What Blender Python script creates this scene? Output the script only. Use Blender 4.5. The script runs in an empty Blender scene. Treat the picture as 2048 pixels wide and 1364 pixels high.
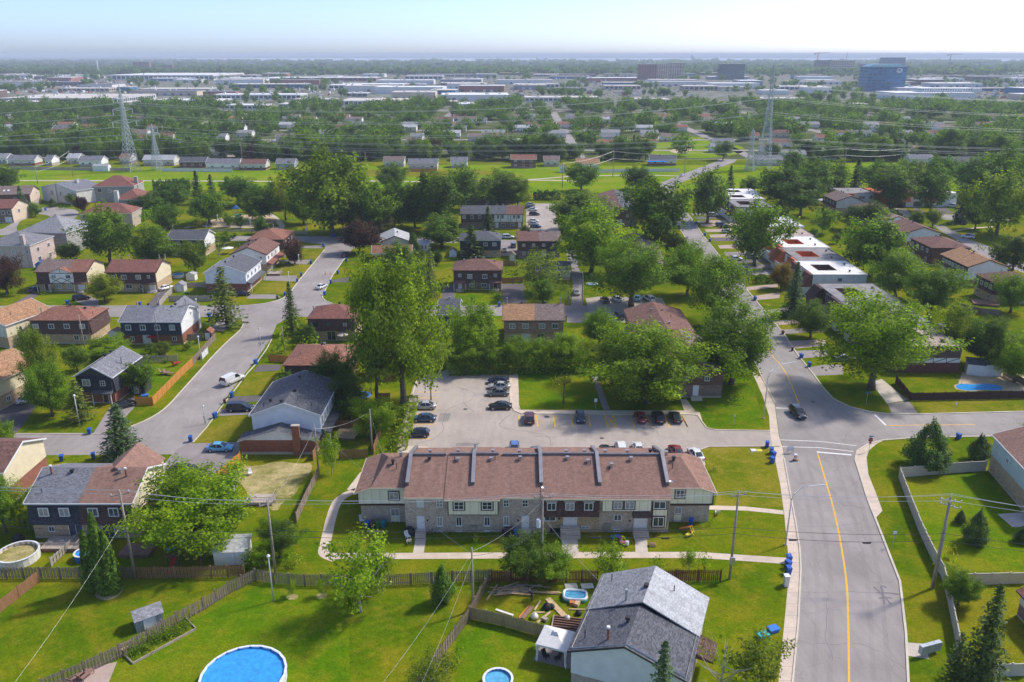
import bpy, math, random
import numpy as np
from mathutils import Vector, Matrix, noise as mnoise
D=bpy.data
SC=bpy.context.scene
COL=SC.collection
rad=math.radians
# --- camera, sky, sun, exposure
FPX=1620.
CAM_H=65.
PITCH=math.atan(574./FPX)
cam=D.cameras.new('camera')
cam.sensor_width=36.
cam.lens=36.*FPX/2048.
cam.clip_start=.5
cam.clip_end=200000.
cam_ob=D.objects.new('camera',cam)
COL.objects.link(cam_ob)
cam_ob.location=(0,0,CAM_H)
cam_ob.rotation_euler=(math.pi/2-PITCH,0,0)
SC.camera=cam_ob
SUN_EL=rad(47)
SUN_AZ=math.atan2(.9,.45)
world=D.worlds.new('World')
SC.world=world
world.use_nodes=True
nt=world.node_tree
sky=nt.nodes.new('ShaderNodeTexSky')
sky.sky_type='NISHITA'
sky.sun_disc=False
sky.sun_elevation=SUN_EL
sky.sun_rotation=SUN_AZ
sky.altitude=60
sky.air_density=.5
sky.dust_density=1.12
sky.ozone_density=3.6
bg=nt.nodes['Background']
bg.inputs['Strength'].default_value=.143
tint=nt.nodes.new('ShaderNodeMix')
tint.data_type='RGBA'
tint.blend_type='MULTIPLY'
tint.inputs[0].default_value=1.
tint.inputs[7].default_value=(.95,.945,1.,1)
nt.links.new(sky.outputs['Color'],tint.inputs[6])
nt.links.new(tint.outputs[2],bg.inputs['Color'])
sun=D.lights.new('sun','SUN')
sun.energy=2.
sun.angle=rad(4.5)
sun.color=(1.,.955,.88)
sun_ob=D.objects.new('sun',sun)
COL.objects.link(sun_ob)
sd=Vector((math.sin(SUN_AZ)*math.cos(SUN_EL),math.cos(SUN_AZ)*math.cos(SUN_EL),math.sin(SUN_EL)))
sun_ob.rotation_euler=(-sd).to_track_quat('-Z','Y').to_euler()
sun_ob.location=(0,0,120)
SC.view_settings.view_transform='Standard'
SC.view_settings.look='None'
SC.view_settings.gamma=1.
SC.view_settings.use_curve_mapping=False
SC.view_settings.exposure=.93
SC.render.engine='CYCLES'
SC.cycles.use_denoising=True
SC.cycles.use_adaptive_sampling=True
SC.cycles.adaptive_threshold=.02
SC.cycles.max_bounces=6
SC.cycles.diffuse_bounces=4
SC.cycles.glossy_bounces=2
SC.cycles.transmission_bounces=3
SC.cycles.transparent_max_bounces=8
SC.cycles.volume_bounces=0
SC.cycles.caustics_reflective=False
SC.cycles.caustics_refractive=False
# --- places: from survey coordinates to metres on the ground
_S, _C=math.sin(PITCH), math.cos(PITCH)
def at(x,y,z=.0):
 u=x-1024.
 v=y-682.
 t=(CAM_H-z)/(v*_C+FPX*_S)
 return Vector((u*t,(FPX*_C-v*_S)*t,z))
ZT={1:(0,80,700/2048),2:(680,80,700/2048),3:(1348,80,700/2048),4:(0,420,700/1989),
5:(680,420,700/1989),6:(1348,420,700/1989),7:(0,880,700/1973),8:(680,860,420/1975),
9:(1060,860,420/1975),10:(880,1100,600/2048),11:(1448,860,600/1624),
12:(0,320,420/2046),13:(400,420,420/2046),14:(380,640,420/2046),15:(1100,360,420/2046),
16:(1628,330,420/2046),0:(0,0,1.)}
def Q(k,x,y,z=.0):
 a, b, s=ZT[k]
 return at(a+x*s,b+y*s,z)
def QL(k,*pts):
 return[Q(k,*p)for p in pts]
random.seed(7)
# --- mesh helpers
class MB:
 def __init__(self):
  self.v=[]
  self.f=[]
  self.m=[]
 def face(self,pts,m=0):
  n=len(self.v)
  self.v.extend([tuple(p)for p in pts])
  self.f.append(tuple(range(n,n+len(pts))))
  self.m.append(m)
 def box(self,x0,y0,z0,x1,y1,z1,m=0):
  self.hexa([(x0,y0,z0),(x1,y0,z0),(x1,y1,z0),(x0,y1,z0),(x0,y0,z1),(x1,y0,z1),(x1,y1,z1),(x0,y1,z1)],m)
 def hexa(self,p,m=0):
  n=len(self.v)
  self.v.extend([tuple(q)for q in p])
  for q in((3,2,1,0),(4,5,6,7),(0,1,5,4),(1,2,6,5),(2,3,7,6),(3,0,4,7)):
   self.f.append(tuple(n+i for i in q))
   self.m.append(m)
 def prism(self,poly,z0,z1,m=0,bottom=True):
  n=len(self.v)
  k=len(poly)
  self.v.extend([(p[0],p[1],z0)for p in poly])
  self.v.extend([(p[0],p[1],z1)for p in poly])
  if bottom:
   self.f.append(tuple(n+i for i in reversed(range(k))))
   self.m.append(m)
  self.f.append(tuple(n+k+i for i in range(k)))
  self.m.append(m)
  for i in range(k):
   j=(i+1)%k
   self.f.append((n+i,n+j,n+k+j,n+k+i))
   self.m.append(m)
 def bar(self,a,b,w,h=None,m=0):
  a=Vector(a)
  b=Vector(b)
  h=h or w
  d=(b-a)
  if d.length<1e-6:
   return
  d.normalize()
  up=Vector((0,0,1))if abs(d.z)<.95 else Vector((0,1,0))
  s=d.cross(up).normalized()*(w/2)
  t=s.cross(d).normalized()*(h/2)
  self.hexa([a-s-t,a+s-t,b+s-t,b-s-t,a-s+t,a+s+t,b+s+t,b-s+t],m)
 def tube(self,pts,r,n=6,m=0,cap=True):
  pts=[Vector(p)for p in pts]
  k=len(pts)
  rs=r if isinstance(r,(list,tuple))else[r]*k
  base=len(self.v)
  for i, p in enumerate(pts):
   d=(pts[min(i+1,k-1)]-pts[max(i-1,0)])
   d.normalize()
   up=Vector((0,0,1))if abs(d.z)<.9 else Vector((1,0,0))
   s=d.cross(up).normalized()
   t=s.cross(d).normalized()
   for j in range(n):
    a=2*math.pi*j/n
    self.v.append(tuple(p+(s*math.cos(a)+t*math.sin(a))*rs[i]))
  for i in range(k-1):
   for j in range(n):
    j2=(j+1)%n
    self.f.append((base+i*n+j,base+i*n+j2,base+(i+1)*n+j2,base+(i+1)*n+j))
    self.m.append(m)
  if cap:
   self.f.append(tuple(base+j for j in reversed(range(n))))
   self.m.append(m)
   self.f.append(tuple(base+(k-1)*n+j for j in range(n)))
   self.m.append(m)
 def lathe(self,prof,n=16,c=(0,0,0),sx=1.,sy=1.,m=0):
  base=len(self.v)
  for(r,z)in prof:
   for j in range(n):
    a=2*math.pi*j/n
    self.v.append((c[0]+r*sx*math.cos(a),c[1]+r*sy*math.sin(a),c[2]+z))
  for i in range(len(prof)-1):
   for j in range(n):
    j2=(j+1)%n
    self.f.append((base+i*n+j,base+i*n+j2,base+(i+1)*n+j2,base+(i+1)*n+j))
    self.m.append(m)
 def mesh(self,name,mats,smooth=False,uv=True):
  me=D.meshes.new(name)
  me.from_pydata(self.v,[],self.f)
  if not isinstance(mats,(list,tuple)):
   mats=[mats]
  for mm in mats:
   me.materials.append(mm)
  if len(mats)>1:
   me.polygons.foreach_set('material_index',self.m)
  if smooth:
   me.polygons.foreach_set('use_smooth',[True]*len(self.f))
  if uv:
   auto_uv(me)
  me.update()
  return me
 def build(self,name,mats,parent=None,loc=None,rz=None,smooth=False,uv=True):
  return obj(name,self.mesh(name,mats,smooth,uv),parent,loc,rz)
def auto_uv(me):
 nl=len(me.loops)
 npoly=len(me.polygons)
 if nl==0:
  return
 co=np.empty(len(me.vertices)*3,'f')
 me.vertices.foreach_get('co',co)
 co=co.reshape(-1,3)
 li=np.empty(nl,'i')
 me.loops.foreach_get('vertex_index',li)
 nrm=np.empty(npoly*3,'f')
 me.polygons.foreach_get('normal',nrm)
 nrm=nrm.reshape(-1,3)
 tot=np.empty(npoly,'i')
 me.polygons.foreach_get('loop_total',tot)
 n=np.repeat(nrm,tot,axis=0)
 u=np.stack([-n[:,1],n[:,0],np.zeros(nl,'f')],1)
 ln=np.linalg.norm(u,axis=1)
 flat=ln<.05
 u[flat]=(1,0,0)
 ln[flat]=1
 u/=ln[:,None]
 w=np.cross(n,u)
 p=co[li]
 uvs=np.stack([(p*u).sum(1),(p*w).sum(1)],1).astype('f')
 layer=me.uv_layers.new(name='UVMap')
 layer.data.foreach_set('uv',uvs.ravel())
def obj(name,me,parent=None,loc=None,rz=None):
 o=D.objects.new(name,me)
 COL.objects.link(o)
 if parent is not None:
  o.parent=parent
 if loc is not None:
  o.location=loc
 if rz is not None:
  o.rotation_euler=(0,0,rz)
 return o
def tag(o,label=None,cat=None,group=None,kind=None):
 if label:
  o['label']=label
 if cat:
  o['category']=cat
 if group:
  o['group']=group
 if kind:
  o['kind']=kind
 return o
def thing(name,label,cat,loc=(0,0,0),rz=.0,group=None):
 o=D.objects.new(name,None)
 COL.objects.link(o)
 o.empty_display_size=.3
 o.location=loc
 o.rotation_euler=(0,0,rz)
 return tag(o,label,cat,group)
MCACHE={}
def cached(key,fn):
 if key not in MCACHE:
  MCACHE[key]=fn()
 return MCACHE[key]
def chaikin(pts,closed=False,it=2):
 pts=[Vector(p)for p in pts]
 for _ in range(it):
  out=[]
  n=len(pts)
  rng=range(n)if closed else range(n-1)
  if not closed:
   out.append(pts[0])
  for i in rng:
   a=pts[i]
   b=pts[(i+1)%n]
   out.append(a*.75+b*.25)
   out.append(a*.25+b*.75)
  if not closed:
   out.append(pts[-1])
  pts=out
 return pts
HARD=[]
def sheet(name,pts,mt,z,smooth=0,kind='structure',parent=None):
 if 'street' in name or 'lot' in name or 'lane' in name or name in('driveway','footpath','sidewalk','west_close'):
  HARD.append([(p[0],p[1])for p in pts])
 if smooth:
  pts=chaikin(pts,True,smooth)
 me=D.meshes.new(name)
 a=sum(pts[i][0]*pts[(i+1)%len(pts)][1]-pts[(i+1)%len(pts)][0]*pts[i][1]for i in range(len(pts)))
 if a<0:
  pts=list(reversed(pts))
 me.from_pydata([(p[0],p[1],z)for p in pts],[],[tuple(range(len(pts)))])
 me.materials.append(mt)
 auto_uv(me)
 o=obj(name,me,parent)
 if kind and parent is None:
  o['kind']=kind
 return o
def paved(x,y):
 for q in HARD:
  c=False
  j=len(q)-1
  for i in range(len(q)):
   if(q[i][1]>y)!=(q[j][1]>y)and x<(q[j][0]-q[i][0])*(y-q[i][1])/(q[j][1]-q[i][1])+q[i][0]:
    c=not c
   j=i
  if c:
   return True
 return False
def offset_line(pts,d):
 out=[]
 n=len(pts)
 for i in range(n):
  t=(Vector(pts[min(i+1,n-1)])-Vector(pts[max(i-1,0)]))
  t.z=0
  t.normalize()
  out.append(Vector((pts[i][0]+t.y*d,pts[i][1]-t.x*d,0)))
 return out
def ribbon(name,pts,d0,d1,z,mt,kind='structure',parent=None):
 a=offset_line(pts,d0)
 b=offset_line(pts,d1)
 mb=MB()
 for i in range(len(pts)-1):
  mb.face([(a[i].x,a[i].y,z),(a[i+1].x,a[i+1].y,z),(b[i+1].x,b[i+1].y,z),(b[i].x,b[i].y,z)]if d0>d1 else
[(b[i].x,b[i].y,z),(b[i+1].x,b[i+1].y,z),(a[i+1].x,a[i+1].y,z),(a[i].x,a[i].y,z)])
 o=mb.build(name,mt,parent)
 if parent is None and kind:
  o['kind']=kind
 return o
def kerb(pts,mt,w=.28,h=.12,smooth=0):
 if smooth:
  pts=chaikin(pts,False,smooth)
 a=offset_line(pts,-w/2)
 b=offset_line(pts,w/2)
 mb=MB()
 for i in range(len(pts)-1):
  mb.hexa([(a[i].x,a[i].y,-.02),(b[i].x,b[i].y,-.02),(b[i+1].x,b[i+1].y,-.02),(a[i+1].x,a[i+1].y,-.02),
(a[i].x,a[i].y,h),(b[i].x,b[i].y,h),(b[i+1].x,b[i+1].y,h),(a[i+1].x,a[i+1].y,h)])
 o=mb.build('kerb',mt)
 o['kind']='structure'
 return o
 # --- materials
def lin(r,g,b):
 f=lambda c:(c/255./12.92)if c<=10 else((c/255.+.055)/1.055)**2.4
 return(f(r),f(g),f(b))
class NT:
 def __init__(self,name):
  self.mat=D.materials.new(name)
  self.mat.use_nodes=True
  self.t=self.mat.node_tree
  self.b=self.t.nodes['Principled BSDF']
  self.out=self.t.nodes['Material Output']
 def n(self,kind,**kw):
  nd=self.t.nodes.new('ShaderNode'+kind)
  for k, v in kw.items():
   if k in nd.inputs:
    nd.inputs[k].default_value=v
   else:
    setattr(nd,k,v)
  return nd
 def l(self,a,b):
  self.t.links.new(a,b)
 def noise(self,vec,scale,detail=4,rough=.6):
  nd=self.n('TexNoise',Scale=scale,Detail=detail,Roughness=rough)
  self.l(vec,nd.inputs['Vector'])
  return nd.outputs['Fac']
 def ramp(self,fac,stops):
  nd=self.n('ValToRGB')
  el=nd.color_ramp.elements
  while len(el)>len(stops):
   el.remove(el[-1])
  while len(el)<len(stops):
   el.new(.5)
  for e,(p,c)in zip(el,stops):
   e.position=p
   e.color=(c[0],c[1],c[2],1)if not isinstance(c,(int,float))else(c,c,c,1)
  self.l(fac,nd.inputs['Fac'])
  return nd.outputs['Color']
 def mix(self,fac,a,b,mode='MIX'):
  nd=self.n('Mix',data_type='RGBA',blend_type=mode)
  for s, val in((nd.inputs[0],fac),(nd.inputs[6],a),(nd.inputs[7],b)):
   if isinstance(val,(int,float)):
    s.default_value=val
   elif isinstance(val,tuple):
    s.default_value=(val[0],val[1],val[2],1)
   else:
    self.l(val,s)
  return nd.outputs[2]
 def math(self,op,a,b=None):
  nd=self.n('Math',operation=op)
  for s, val in((nd.inputs[0],a),(nd.inputs[1],b)):
   if val is None:
    continue
   if isinstance(val,(int,float)):
    s.default_value=val
   else:
    self.l(val,s)
  return nd.outputs[0]
 def pos(self):
  return self.n('NewGeometry').outputs['Position']
 def objco(self):
  return self.n('TexCoord').outputs['Object']
 def uv(self):
  return self.n('TexCoord').outputs['UV']
 def scale(self,vec,x,y,z=1):
  nd=self.n('Mapping')
  nd.inputs['Scale'].default_value=(x,y,z)
  self.l(vec,nd.inputs['Vector'])
  return nd.outputs[0]
 def bump(self,h,strength=.3,dist=.05):
  nd=self.n('Bump',Strength=strength,Distance=dist)
  self.l(h,nd.inputs['Height'])
  self.l(nd.outputs[0],self.b.inputs['Normal'])
 def fin(self,col,rough=.8,spec=.3,metal=.0):
  if isinstance(col,tuple):
   self.b.inputs['Base Color'].default_value=(col[0],col[1],col[2],1)
  else:
   self.l(col,self.b.inputs['Base Color'])
  if isinstance(rough,(int,float)):
   self.b.inputs['Roughness'].default_value=rough
  else:
   self.l(rough,self.b.inputs['Roughness'])
  self.b.inputs['Specular IOR Level'].default_value=spec
  self.b.inputs['Metallic'].default_value=metal
  return self.mat
def mul(c,k):
 return(c[0]*k,c[1]*k,c[2]*k)
def M_plain(name,c,rough=.7,var=.25,scale=1.5,metal=.0,spec=.3):
 w=NT(name)
 f=w.noise(w.objco(),scale,5)
 col=w.ramp(f,[(.3,mul(c,1-var)),(.7,mul(c,1+var))])
 return w.fin(col,rough,spec,metal)
def M_shingle(name,c,var=.35):
 w=NT(name)
 uv=w.uv()
 br=w.n('TexBrick',Scale=1.)
 br.offset=.5
 br.inputs['Brick Width'].default_value=.34
 br.inputs['Row Height'].default_value=.15
 br.inputs['Mortar Size'].default_value=.012
 br.inputs['Color1'].default_value=(*mul(c,1-var),1)
 br.inputs['Color2'].default_value=(*mul(c,1+var),1)
 br.inputs['Mortar'].default_value=(*mul(c,.5),1)
 w.l(uv,br.inputs['Vector'])
 f=w.noise(uv,1.4,6,.7)
 streak=w.noise(w.scale(uv,.9,.12),1.,3)
 g=w.ramp(f,[(.25,.72),(.75,1.25)])
 g2=w.ramp(streak,[(.3,.86),(.7,1.1)])
 col=w.mix(1.,br.outputs['Color'],g,'MULTIPLY')
 col=w.mix(1.,col,g2,'MULTIPLY')
 w.bump(br.outputs['Fac'],.4,.02)
 return w.fin(col,.9,.2)
def M_brick(name,c,mortar=(.4,.37,.33),var=.3,bw=.24,bh=.075):
 w=NT(name)
 uv=w.uv()
 br=w.n('TexBrick',Scale=1.)
 br.inputs['Brick Width'].default_value=bw
 br.inputs['Row Height'].default_value=bh
 br.inputs['Mortar Size'].default_value=.008
 br.inputs['Color1'].default_value=(*mul(c,1-var),1)
 br.inputs['Color2'].default_value=(*mul(c,1+var),1)
 br.inputs['Mortar'].default_value=(*mortar,1)
 w.l(uv,br.inputs['Vector'])
 g=w.ramp(w.noise(uv,1.1,5,.7),[(.25,.78),(.75,1.2)])
 col=w.mix(1.,br.outputs['Color'],g,'MULTIPLY')
 w.bump(br.outputs['Fac'],.3,.01)
 return w.fin(col,.9,.2)
def M_siding(name,c,pitch=.2,vertical=False,var=.08):
 w=NT(name)
 uv=w.uv()
 sx=w.n('SeparateXYZ')
 w.l(uv,sx.inputs[0])
 s=w.math('FRACT',w.math('MULTIPLY',sx.outputs['X' if vertical else 'Y'],1./pitch))
 g=w.ramp(s,[(.0,.62),(.1,.97),(1.,1.03)])
 g2=w.ramp(w.noise(uv,.8,4),[(.3,1-var),(.7,1+var)])
 col=w.mix(1.,mulc(w,c,g),g2,'MULTIPLY')
 w.bump(s,.3,.02)
 return w.fin(col,.55,.3)
def mulc(w,c,g):
 return w.mix(1.,c,g,'MULTIPLY')
def M_wood(name,c,pitch=.14,var=.35):
 w=NT(name)
 uv=w.uv()
 f=w.noise(w.scale(uv,3.,.5),1.,5,.7)
 g=w.ramp(f,[(.25,1-var),(.75,1+var)])
 return w.fin(mulc(w,c,g),.85,.2)
def M_grass(name,a,b,c,d,seed=.0,fine=1.):
 w=NT(name)
 p=w.pos()
 mp=w.n('Mapping')
 mp.inputs['Location'].default_value=(seed*37.1,seed*11.7,0)
 w.l(p,mp.inputs['Vector'])
 p=mp.outputs[0]
 big=w.noise(p,.055,5,.62)
 mid=w.noise(p,.32,5,.65)
 fin=w.noise(p,4.,4,.7)
 col=w.ramp(big,[(.34,mul(a,.85)),(.44,a),(.53,b),(.63,c)])
 pat=w.ramp(mid,[(.47,.0),(.66,.85)])
 col=w.mix(pat,col,c)
 bare=w.ramp(w.noise(p,.7,6,.75),[(.6,.0),(.74,.65)])
 col=w.mix(bare,col,d)
 g=w.ramp(fin,[(.25,1-.4*fine),(.75,1+.42*fine)])
 col=w.mix(1.,col,g,'MULTIPLY')
 med=w.noise(p,1.3,5,.7)
 col=w.mix(1.,col,w.ramp(med,[(.3,1-.22*fine),(.7,1+.22*fine)]),'MULTIPLY')
 w.bump(fin,.5,.05)
 return w.fin(col,1.,.0)
def M_asphalt(name,c,var=.1,crack=.5,stain=.3):
 w=NT(name)
 p=w.pos()
 big=w.noise(p,.09,4,.6)
 fin=w.noise(p,9.,3,.7)
 mid=w.noise(w.scale(p,1.,.25),.9,5,.6)
 g=w.ramp(big,[(.3,1-var),(.7,1+var)])
 g2=w.ramp(mid,[(.3,1-var*.6),(.7,1+var*.5)])
 g3=w.ramp(fin,[(.3,.9),(.7,1.1)])
 col=mulc(w,c,g)
 col=w.mix(1.,col,g2,'MULTIPLY')
 col=w.mix(1.,col,g3,'MULTIPLY')
 vn=w.n('TexVoronoi',Scale=.13)
 vn.feature='DISTANCE_TO_EDGE'
 warp=w.n('TexNoise',Scale=.35,Detail=6.)
 w.l(p,warp.inputs['Vector'])
 add=w.n('VectorMath',operation='MULTIPLY_ADD')
 w.l(warp.outputs['Color'],add.inputs[0])
 add.inputs[1].default_value=(3.5,3.5,0)
 w.l(p,add.inputs[2])
 w.l(add.outputs[0],vn.inputs['Vector'])
 cr=w.ramp(vn.outputs['Distance'],[(.0,crack),(.003,crack*.5),(.007,.0)])
 col=w.mix(cr,col,mul(c,.35))
 st=w.ramp(w.noise(p,.45,5,.7),[(.62,.0),(.75,stain)])
 col=w.mix(st,col,mul(c,.6))
 return w.fin(col,.9,.2)
def M_concrete(name,c,joint=1.5):
 w=NT(name)
 p=w.pos()
 g=w.ramp(w.noise(p,.5,6,.7),[(.25,.8),(.75,1.15)])
 g2=w.ramp(w.noise(p,7.,3),[(.3,.92),(.7,1.08)])
 col=w.mix(1.,mulc(w,c,g),g2,'MULTIPLY')
 return w.fin(col,.9,.2)
def M_glass(name,c=(.03,.04,.05),rough=.08):
 w=NT(name)
 f=w.noise(w.objco(),.9,3)
 oi=w.n('ObjectInfo').outputs['Random']
 g=w.ramp(oi,[(.0,.5),(1.,2.2)])
 col=w.mix(1.,w.ramp(f,[(.3,mul(c,.6)),(.7,mul(c,1.8))]),g,'MULTIPLY')
 return w.fin(col,rough,.6)
def M_leaf(name,hue=(.06,.11,.022),trans=.35):
 w=NT(name)
 geo=w.n('NewGeometry')
 oi=w.n('ObjectInfo')
 isl=geo.outputs['Random Per Island']
 g=w.ramp(isl,[(.0,.7),(.5,1.),(1.,1.4)])
 c1=w.mix(isl,mul(hue,.8),(hue[0]*1.5,hue[1]*1.2,hue[2]*.8))
 cl=w.noise(w.objco(),.45,3)
 c2=w.mix(1.,c1,w.ramp(cl,[(.3,.75),(.7,1.25)]),'MULTIPLY')
 col=w.mix(1.,c2,g,'MULTIPLY')
 big=w.noise(w.objco(),.085,2)
 col=w.mix(1.,col,w.ramp(big,[(.32,(.6,.66,.8)),(.5,(.95,1.,.9)),(.68,(1.5,1.4,.8))]),'MULTIPLY')
 col=w.mix(1.,col,oi.outputs['Color'],'MULTIPLY')
 w.l(col,w.b.inputs['Base Color'])
 w.b.inputs['Roughness'].default_value=.6
 w.b.inputs['Specular IOR Level'].default_value=.25
 tr=w.n('BsdfTranslucent')
 tc=w.mix(1.,col,(1.25,1.35,.6),'MULTIPLY')
 w.l(tc,tr.inputs['Color'])
 mx=w.n('MixShader')
 mx.inputs[0].default_value=trans
 w.l(w.b.outputs[0],mx.inputs[1])
 w.l(tr.outputs[0],mx.inputs[2])
 w.l(mx.outputs[0],w.out.inputs['Surface'])
 return w.mat
def M_water(name,c,rough=.06):
 w=NT(name)
 p=w.objco()
 f=w.noise(p,1.8,4,.6)
 vn=w.n('TexVoronoi',Scale=1.3)
 vn.feature='SMOOTH_F1'
 w.l(p,vn.inputs['Vector'])
 col=w.ramp(f,[(.3,mul(c,.8)),(.7,mul(c,1.2))])
 w.bump(f,.25,.05)
 return w.fin(col,rough,.5)
M={}
M['grass']=M_grass('grass',(.088,.15,.002),(.135,.178,.003),(.215,.195,.01),(.3,.23,.06))
M['lawn']=M_grass('lawn_grass',(.085,.172,.002),(.12,.192,.003),(.19,.205,.008),(.27,.22,.05),1.)
M['lawn_dry']=M_grass('dry_lawn_grass',(.13,.168,.005),(.19,.188,.01),(.26,.215,.026),(.34,.26,.09),2.)
M['meadow']=M_grass('meadow_grass',(.14,.26,.002),(.18,.275,.004),(.25,.265,.02),(.34,.29,.08),3.,.6)
M['sand']=M_concrete('sand',(.56,.42,.26))
M['straw']=M_grass('straw_ground',(.19,.19,.04),(.4,.33,.14),(.56,.44,.22),(.6,.48,.27),4.)
M['road']=M_asphalt('road_asphalt',(.335,.295,.265),.16,.35,.25)
M['lot']=M_asphalt('lot_asphalt',(.44,.37,.31),.14,.4,.25)
M['drive_dark']=M_asphalt('driveway_asphalt',(.15,.13,.128),.15,.3)
M['drive_grey']=M_asphalt('worn_driveway_asphalt',(.31,.265,.245),.15,.4)
M['drive_pink']=M_concrete('paver_driveway',(.48,.36,.29))
M['concrete']=M_concrete('concrete',(.58,.5,.41))
M['walk']=M_concrete('sidewalk_concrete',(.66,.53,.41))
M['kerb']=M_concrete('kerb_concrete',(.66,.57,.45))
M['yellow']=M_plain('yellow_paint',(.85,.47,.04),.8,.15,3)
M['white_line']=M_plain('white_road_paint',(.8,.77,.72),.8,.2,3)
M['patch']=M_asphalt('sealed_asphalt',(.2,.175,.18),.1,.2)
M['iron']=M_plain('cast_iron',(.12,.1,.09),.7)
# --- ground, roads, water
V=lambda*a:[Vector((p[0],p[1],0))for p in a]
sheet('ground',V((-40000,-60),(40000,-60),(60000,60000),(-60000,60000)),M['grass'],.0)
M['town']=M_grass('town_ground',(.07,.1,.02),(.09,.12,.03),(.16,.16,.09),(.3,.27,.24),5.,.5)
M['yard']=M_grass('industrial_yard_ground',(.1,.13,.05),(.2,.19,.16),(.34,.31,.28),(.46,.42,.38),7.,.5)
M['farland']=M_grass('far_country',(.03,.06,.03),(.04,.075,.035),(.06,.09,.04),(.12,.13,.09),6.,.4)
M['lake']=M_water('lake_water',(.62,.68,.74),.4)
sheet('far_country',V((-40000,2950),(40000,2950),(56000,56000),(-56000,56000)),M['farland'],.05)
sheet('industrial_ground',V((-2500,1010),(-150,1010),(250,960),(700,1000),(3000,1300),(4200,2960),(-4200,2960)),M['yard'],.02)
sheet('town_ground',V((-1200,540),(1200,540),(2200,1050),(-2200,1050)),M['town'],.012)
sheet('lake',V((-3000,9300),(2000,8300),(16000,8300),(26000,14500),(-6000,14500)),M['lake'],.4)
sheet('meadow',V((-900,405),(-120,398),(0,402),(60,405),(150,410),(700,395),(700,520),(240,528),(150,512),(60,507),(-40,512),(-150,500),(-900,506)),M['meadow'],.003)
pth=[at(-200,361),at(0,361),at(300,361.5),at(620,363),at(740,362),at(900,364),at(1060,360),at(1120,361),at(1170,364)]
ribbon('park_path',pth,-1.4,1.4,.022,M['concrete'])
ribbon('park_path',[at(1050,360),at(1150,352),at(1290,350),at(1360,352)],-1.2,1.2,.026,M['concrete'])
sheet('field',[at(560,340),at(900,338),at(1010,343),at(960,354),at(600,352)],M['lawn_dry'],.021,2)
sheet('field',[at(1390,270),at(1290,275),at(1250,300),at(1400,322),at(1520,300)],M['meadow'],.03,2)
sheet('sand_pitch',[at(1275,271),at(1330,272),at(1312,281),at(1280,280)],M['sand'],.04,2)
sheet('sand_pitch',[at(1335,300),at(1375,293),at(1392,300),at(1350,308)],M['sand'],.04,2)
mainL=V((25,55),(30.8,71.3),(34.6,80.9),(38.7,92.1),(40.15,96.9),(42,104.5),(44,113.2),(46.4,123.5),(47.7,128.6),(48.2,131.7),(51.9,146.5),(53.3,160.3),(55.6,180),(58.2,210),(61,245),(65.2,302),(67.5,333),(69.5,372),(73,410),(80,438),(100,474),(132,530),(150,580))
mainR_lo=V((38,55),(43.5,71.3),(46.9,79.3),(50.7,89.3),(53.4,102),(55,109.8),(57.2,118.5),(58.3,123),(60.,126.3),(62.9,128.8),(66,130.3),(73.5,131.5),(92.4,132.1),(160,133))
mainR_hi=V((160,143.6),(98.8,142.7),(78,141.5),(73,141.4),(69.1,142.4),(66,144.9),(64.2,149),(64.3,155),(64.8,160.3),(65.5,174.3),(67,189),(67.4,200),(68.5,223.4),(72.5,302),(75,333),(77,372),(81,408),(88,434),(108,468),(142,525),(162,580))
sheet('main_street',mainL+list(reversed(mainR_hi))+list(reversed(mainR_lo)),M['road'],.006)
kerb(mainR_lo,M['kerb'])
kerb(mainR_hi[:17],M['kerb'])
kerb(mainL[:8],M['kerb'],.2)
kerb(mainL[10:17],M['kerb'],.2)
swo=QL(11,(285,1400),(295,1364),(330,1010),(345,850),(352,720),(325,450),(305,300),(262,90),(246,0))+QL(6,(545,1250),(540,1170),(505,1060),(470,980),(440,915))
swi=mainL[:8]+V((47.5,128),(48.1,131.7),(51.8,146.5),(53.2,160.3))
sheet('sidewalk',V((23.4,55))+swo[1:]+list(reversed(swi)),M['walk'],.014)
sheet('sidewalk',QL(11,(895,45),(830,72),(785,110),(772,150),(782,240),(820,335),(858,437))+V((54.,104.6),(55.,109.8),(57.2,118.5),(58.3,123),(60.,126.3),(62.9,128.8),(66,130.35)),M['walk'],.014)
for i in range(26):
 t=i/25
 y=71.5+t*55
 xo=np.interp(y,[p.y for p in swo[:9]],[p.x for p in swo[:9]])
 xi=np.interp(y,[p.y for p in mainL[:9]],[p.x for p in mainL[:9]])
 if xi-xo>.4:
  sheet('sidewalk_joint',V((xo+.03,y),(xi-.12,y),(xi-.12,y+.045),(xo+.03,y+.045)),M['drive_grey'],.018)
cl=QL(11,(677,1420),(677,1364),(674,1100),(668,860),(650,720),(630,600),(600,450),(570,340),(540,240),(508,128))
ribbon('centre_line',chaikin(cl),-.11,.11,.012,M['yellow'])
cl2=QL(6,(728,1150),(690,1050),(650,950),(600,870),(565,840))+V((60.6,185),(63,215),(66,260))
ribbon('centre_line',chaikin(cl2),-.1,.1,.012,M['yellow'])
ribbon('stop_line',QL(11,(502,119),(690,135)),-.22,.22,.012,M['white_line'])
ribbon('crossing_line',QL(11,(300,53),(520,62),(716,85)),-.1,.1,.012,M['white_line'])
ribbon('crossing_line',QL(11,(312,90),(520,96),(700,116)),-.1,.1,.012,M['white_line'])
ribbon('stop_line',QL(6,(578,1125),(662,1128)),-.2,.2,.012,M['white_line'])
ribbon('stop_line',QL(6,(1140,1163),(1205,1224)),-.2,.2,.012,M['white_line'])
ribbon('centre_line',QL(6,(1208,1224),(1450,1222),(1712,1219)),-.1,.1,.012,M['yellow'])
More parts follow.
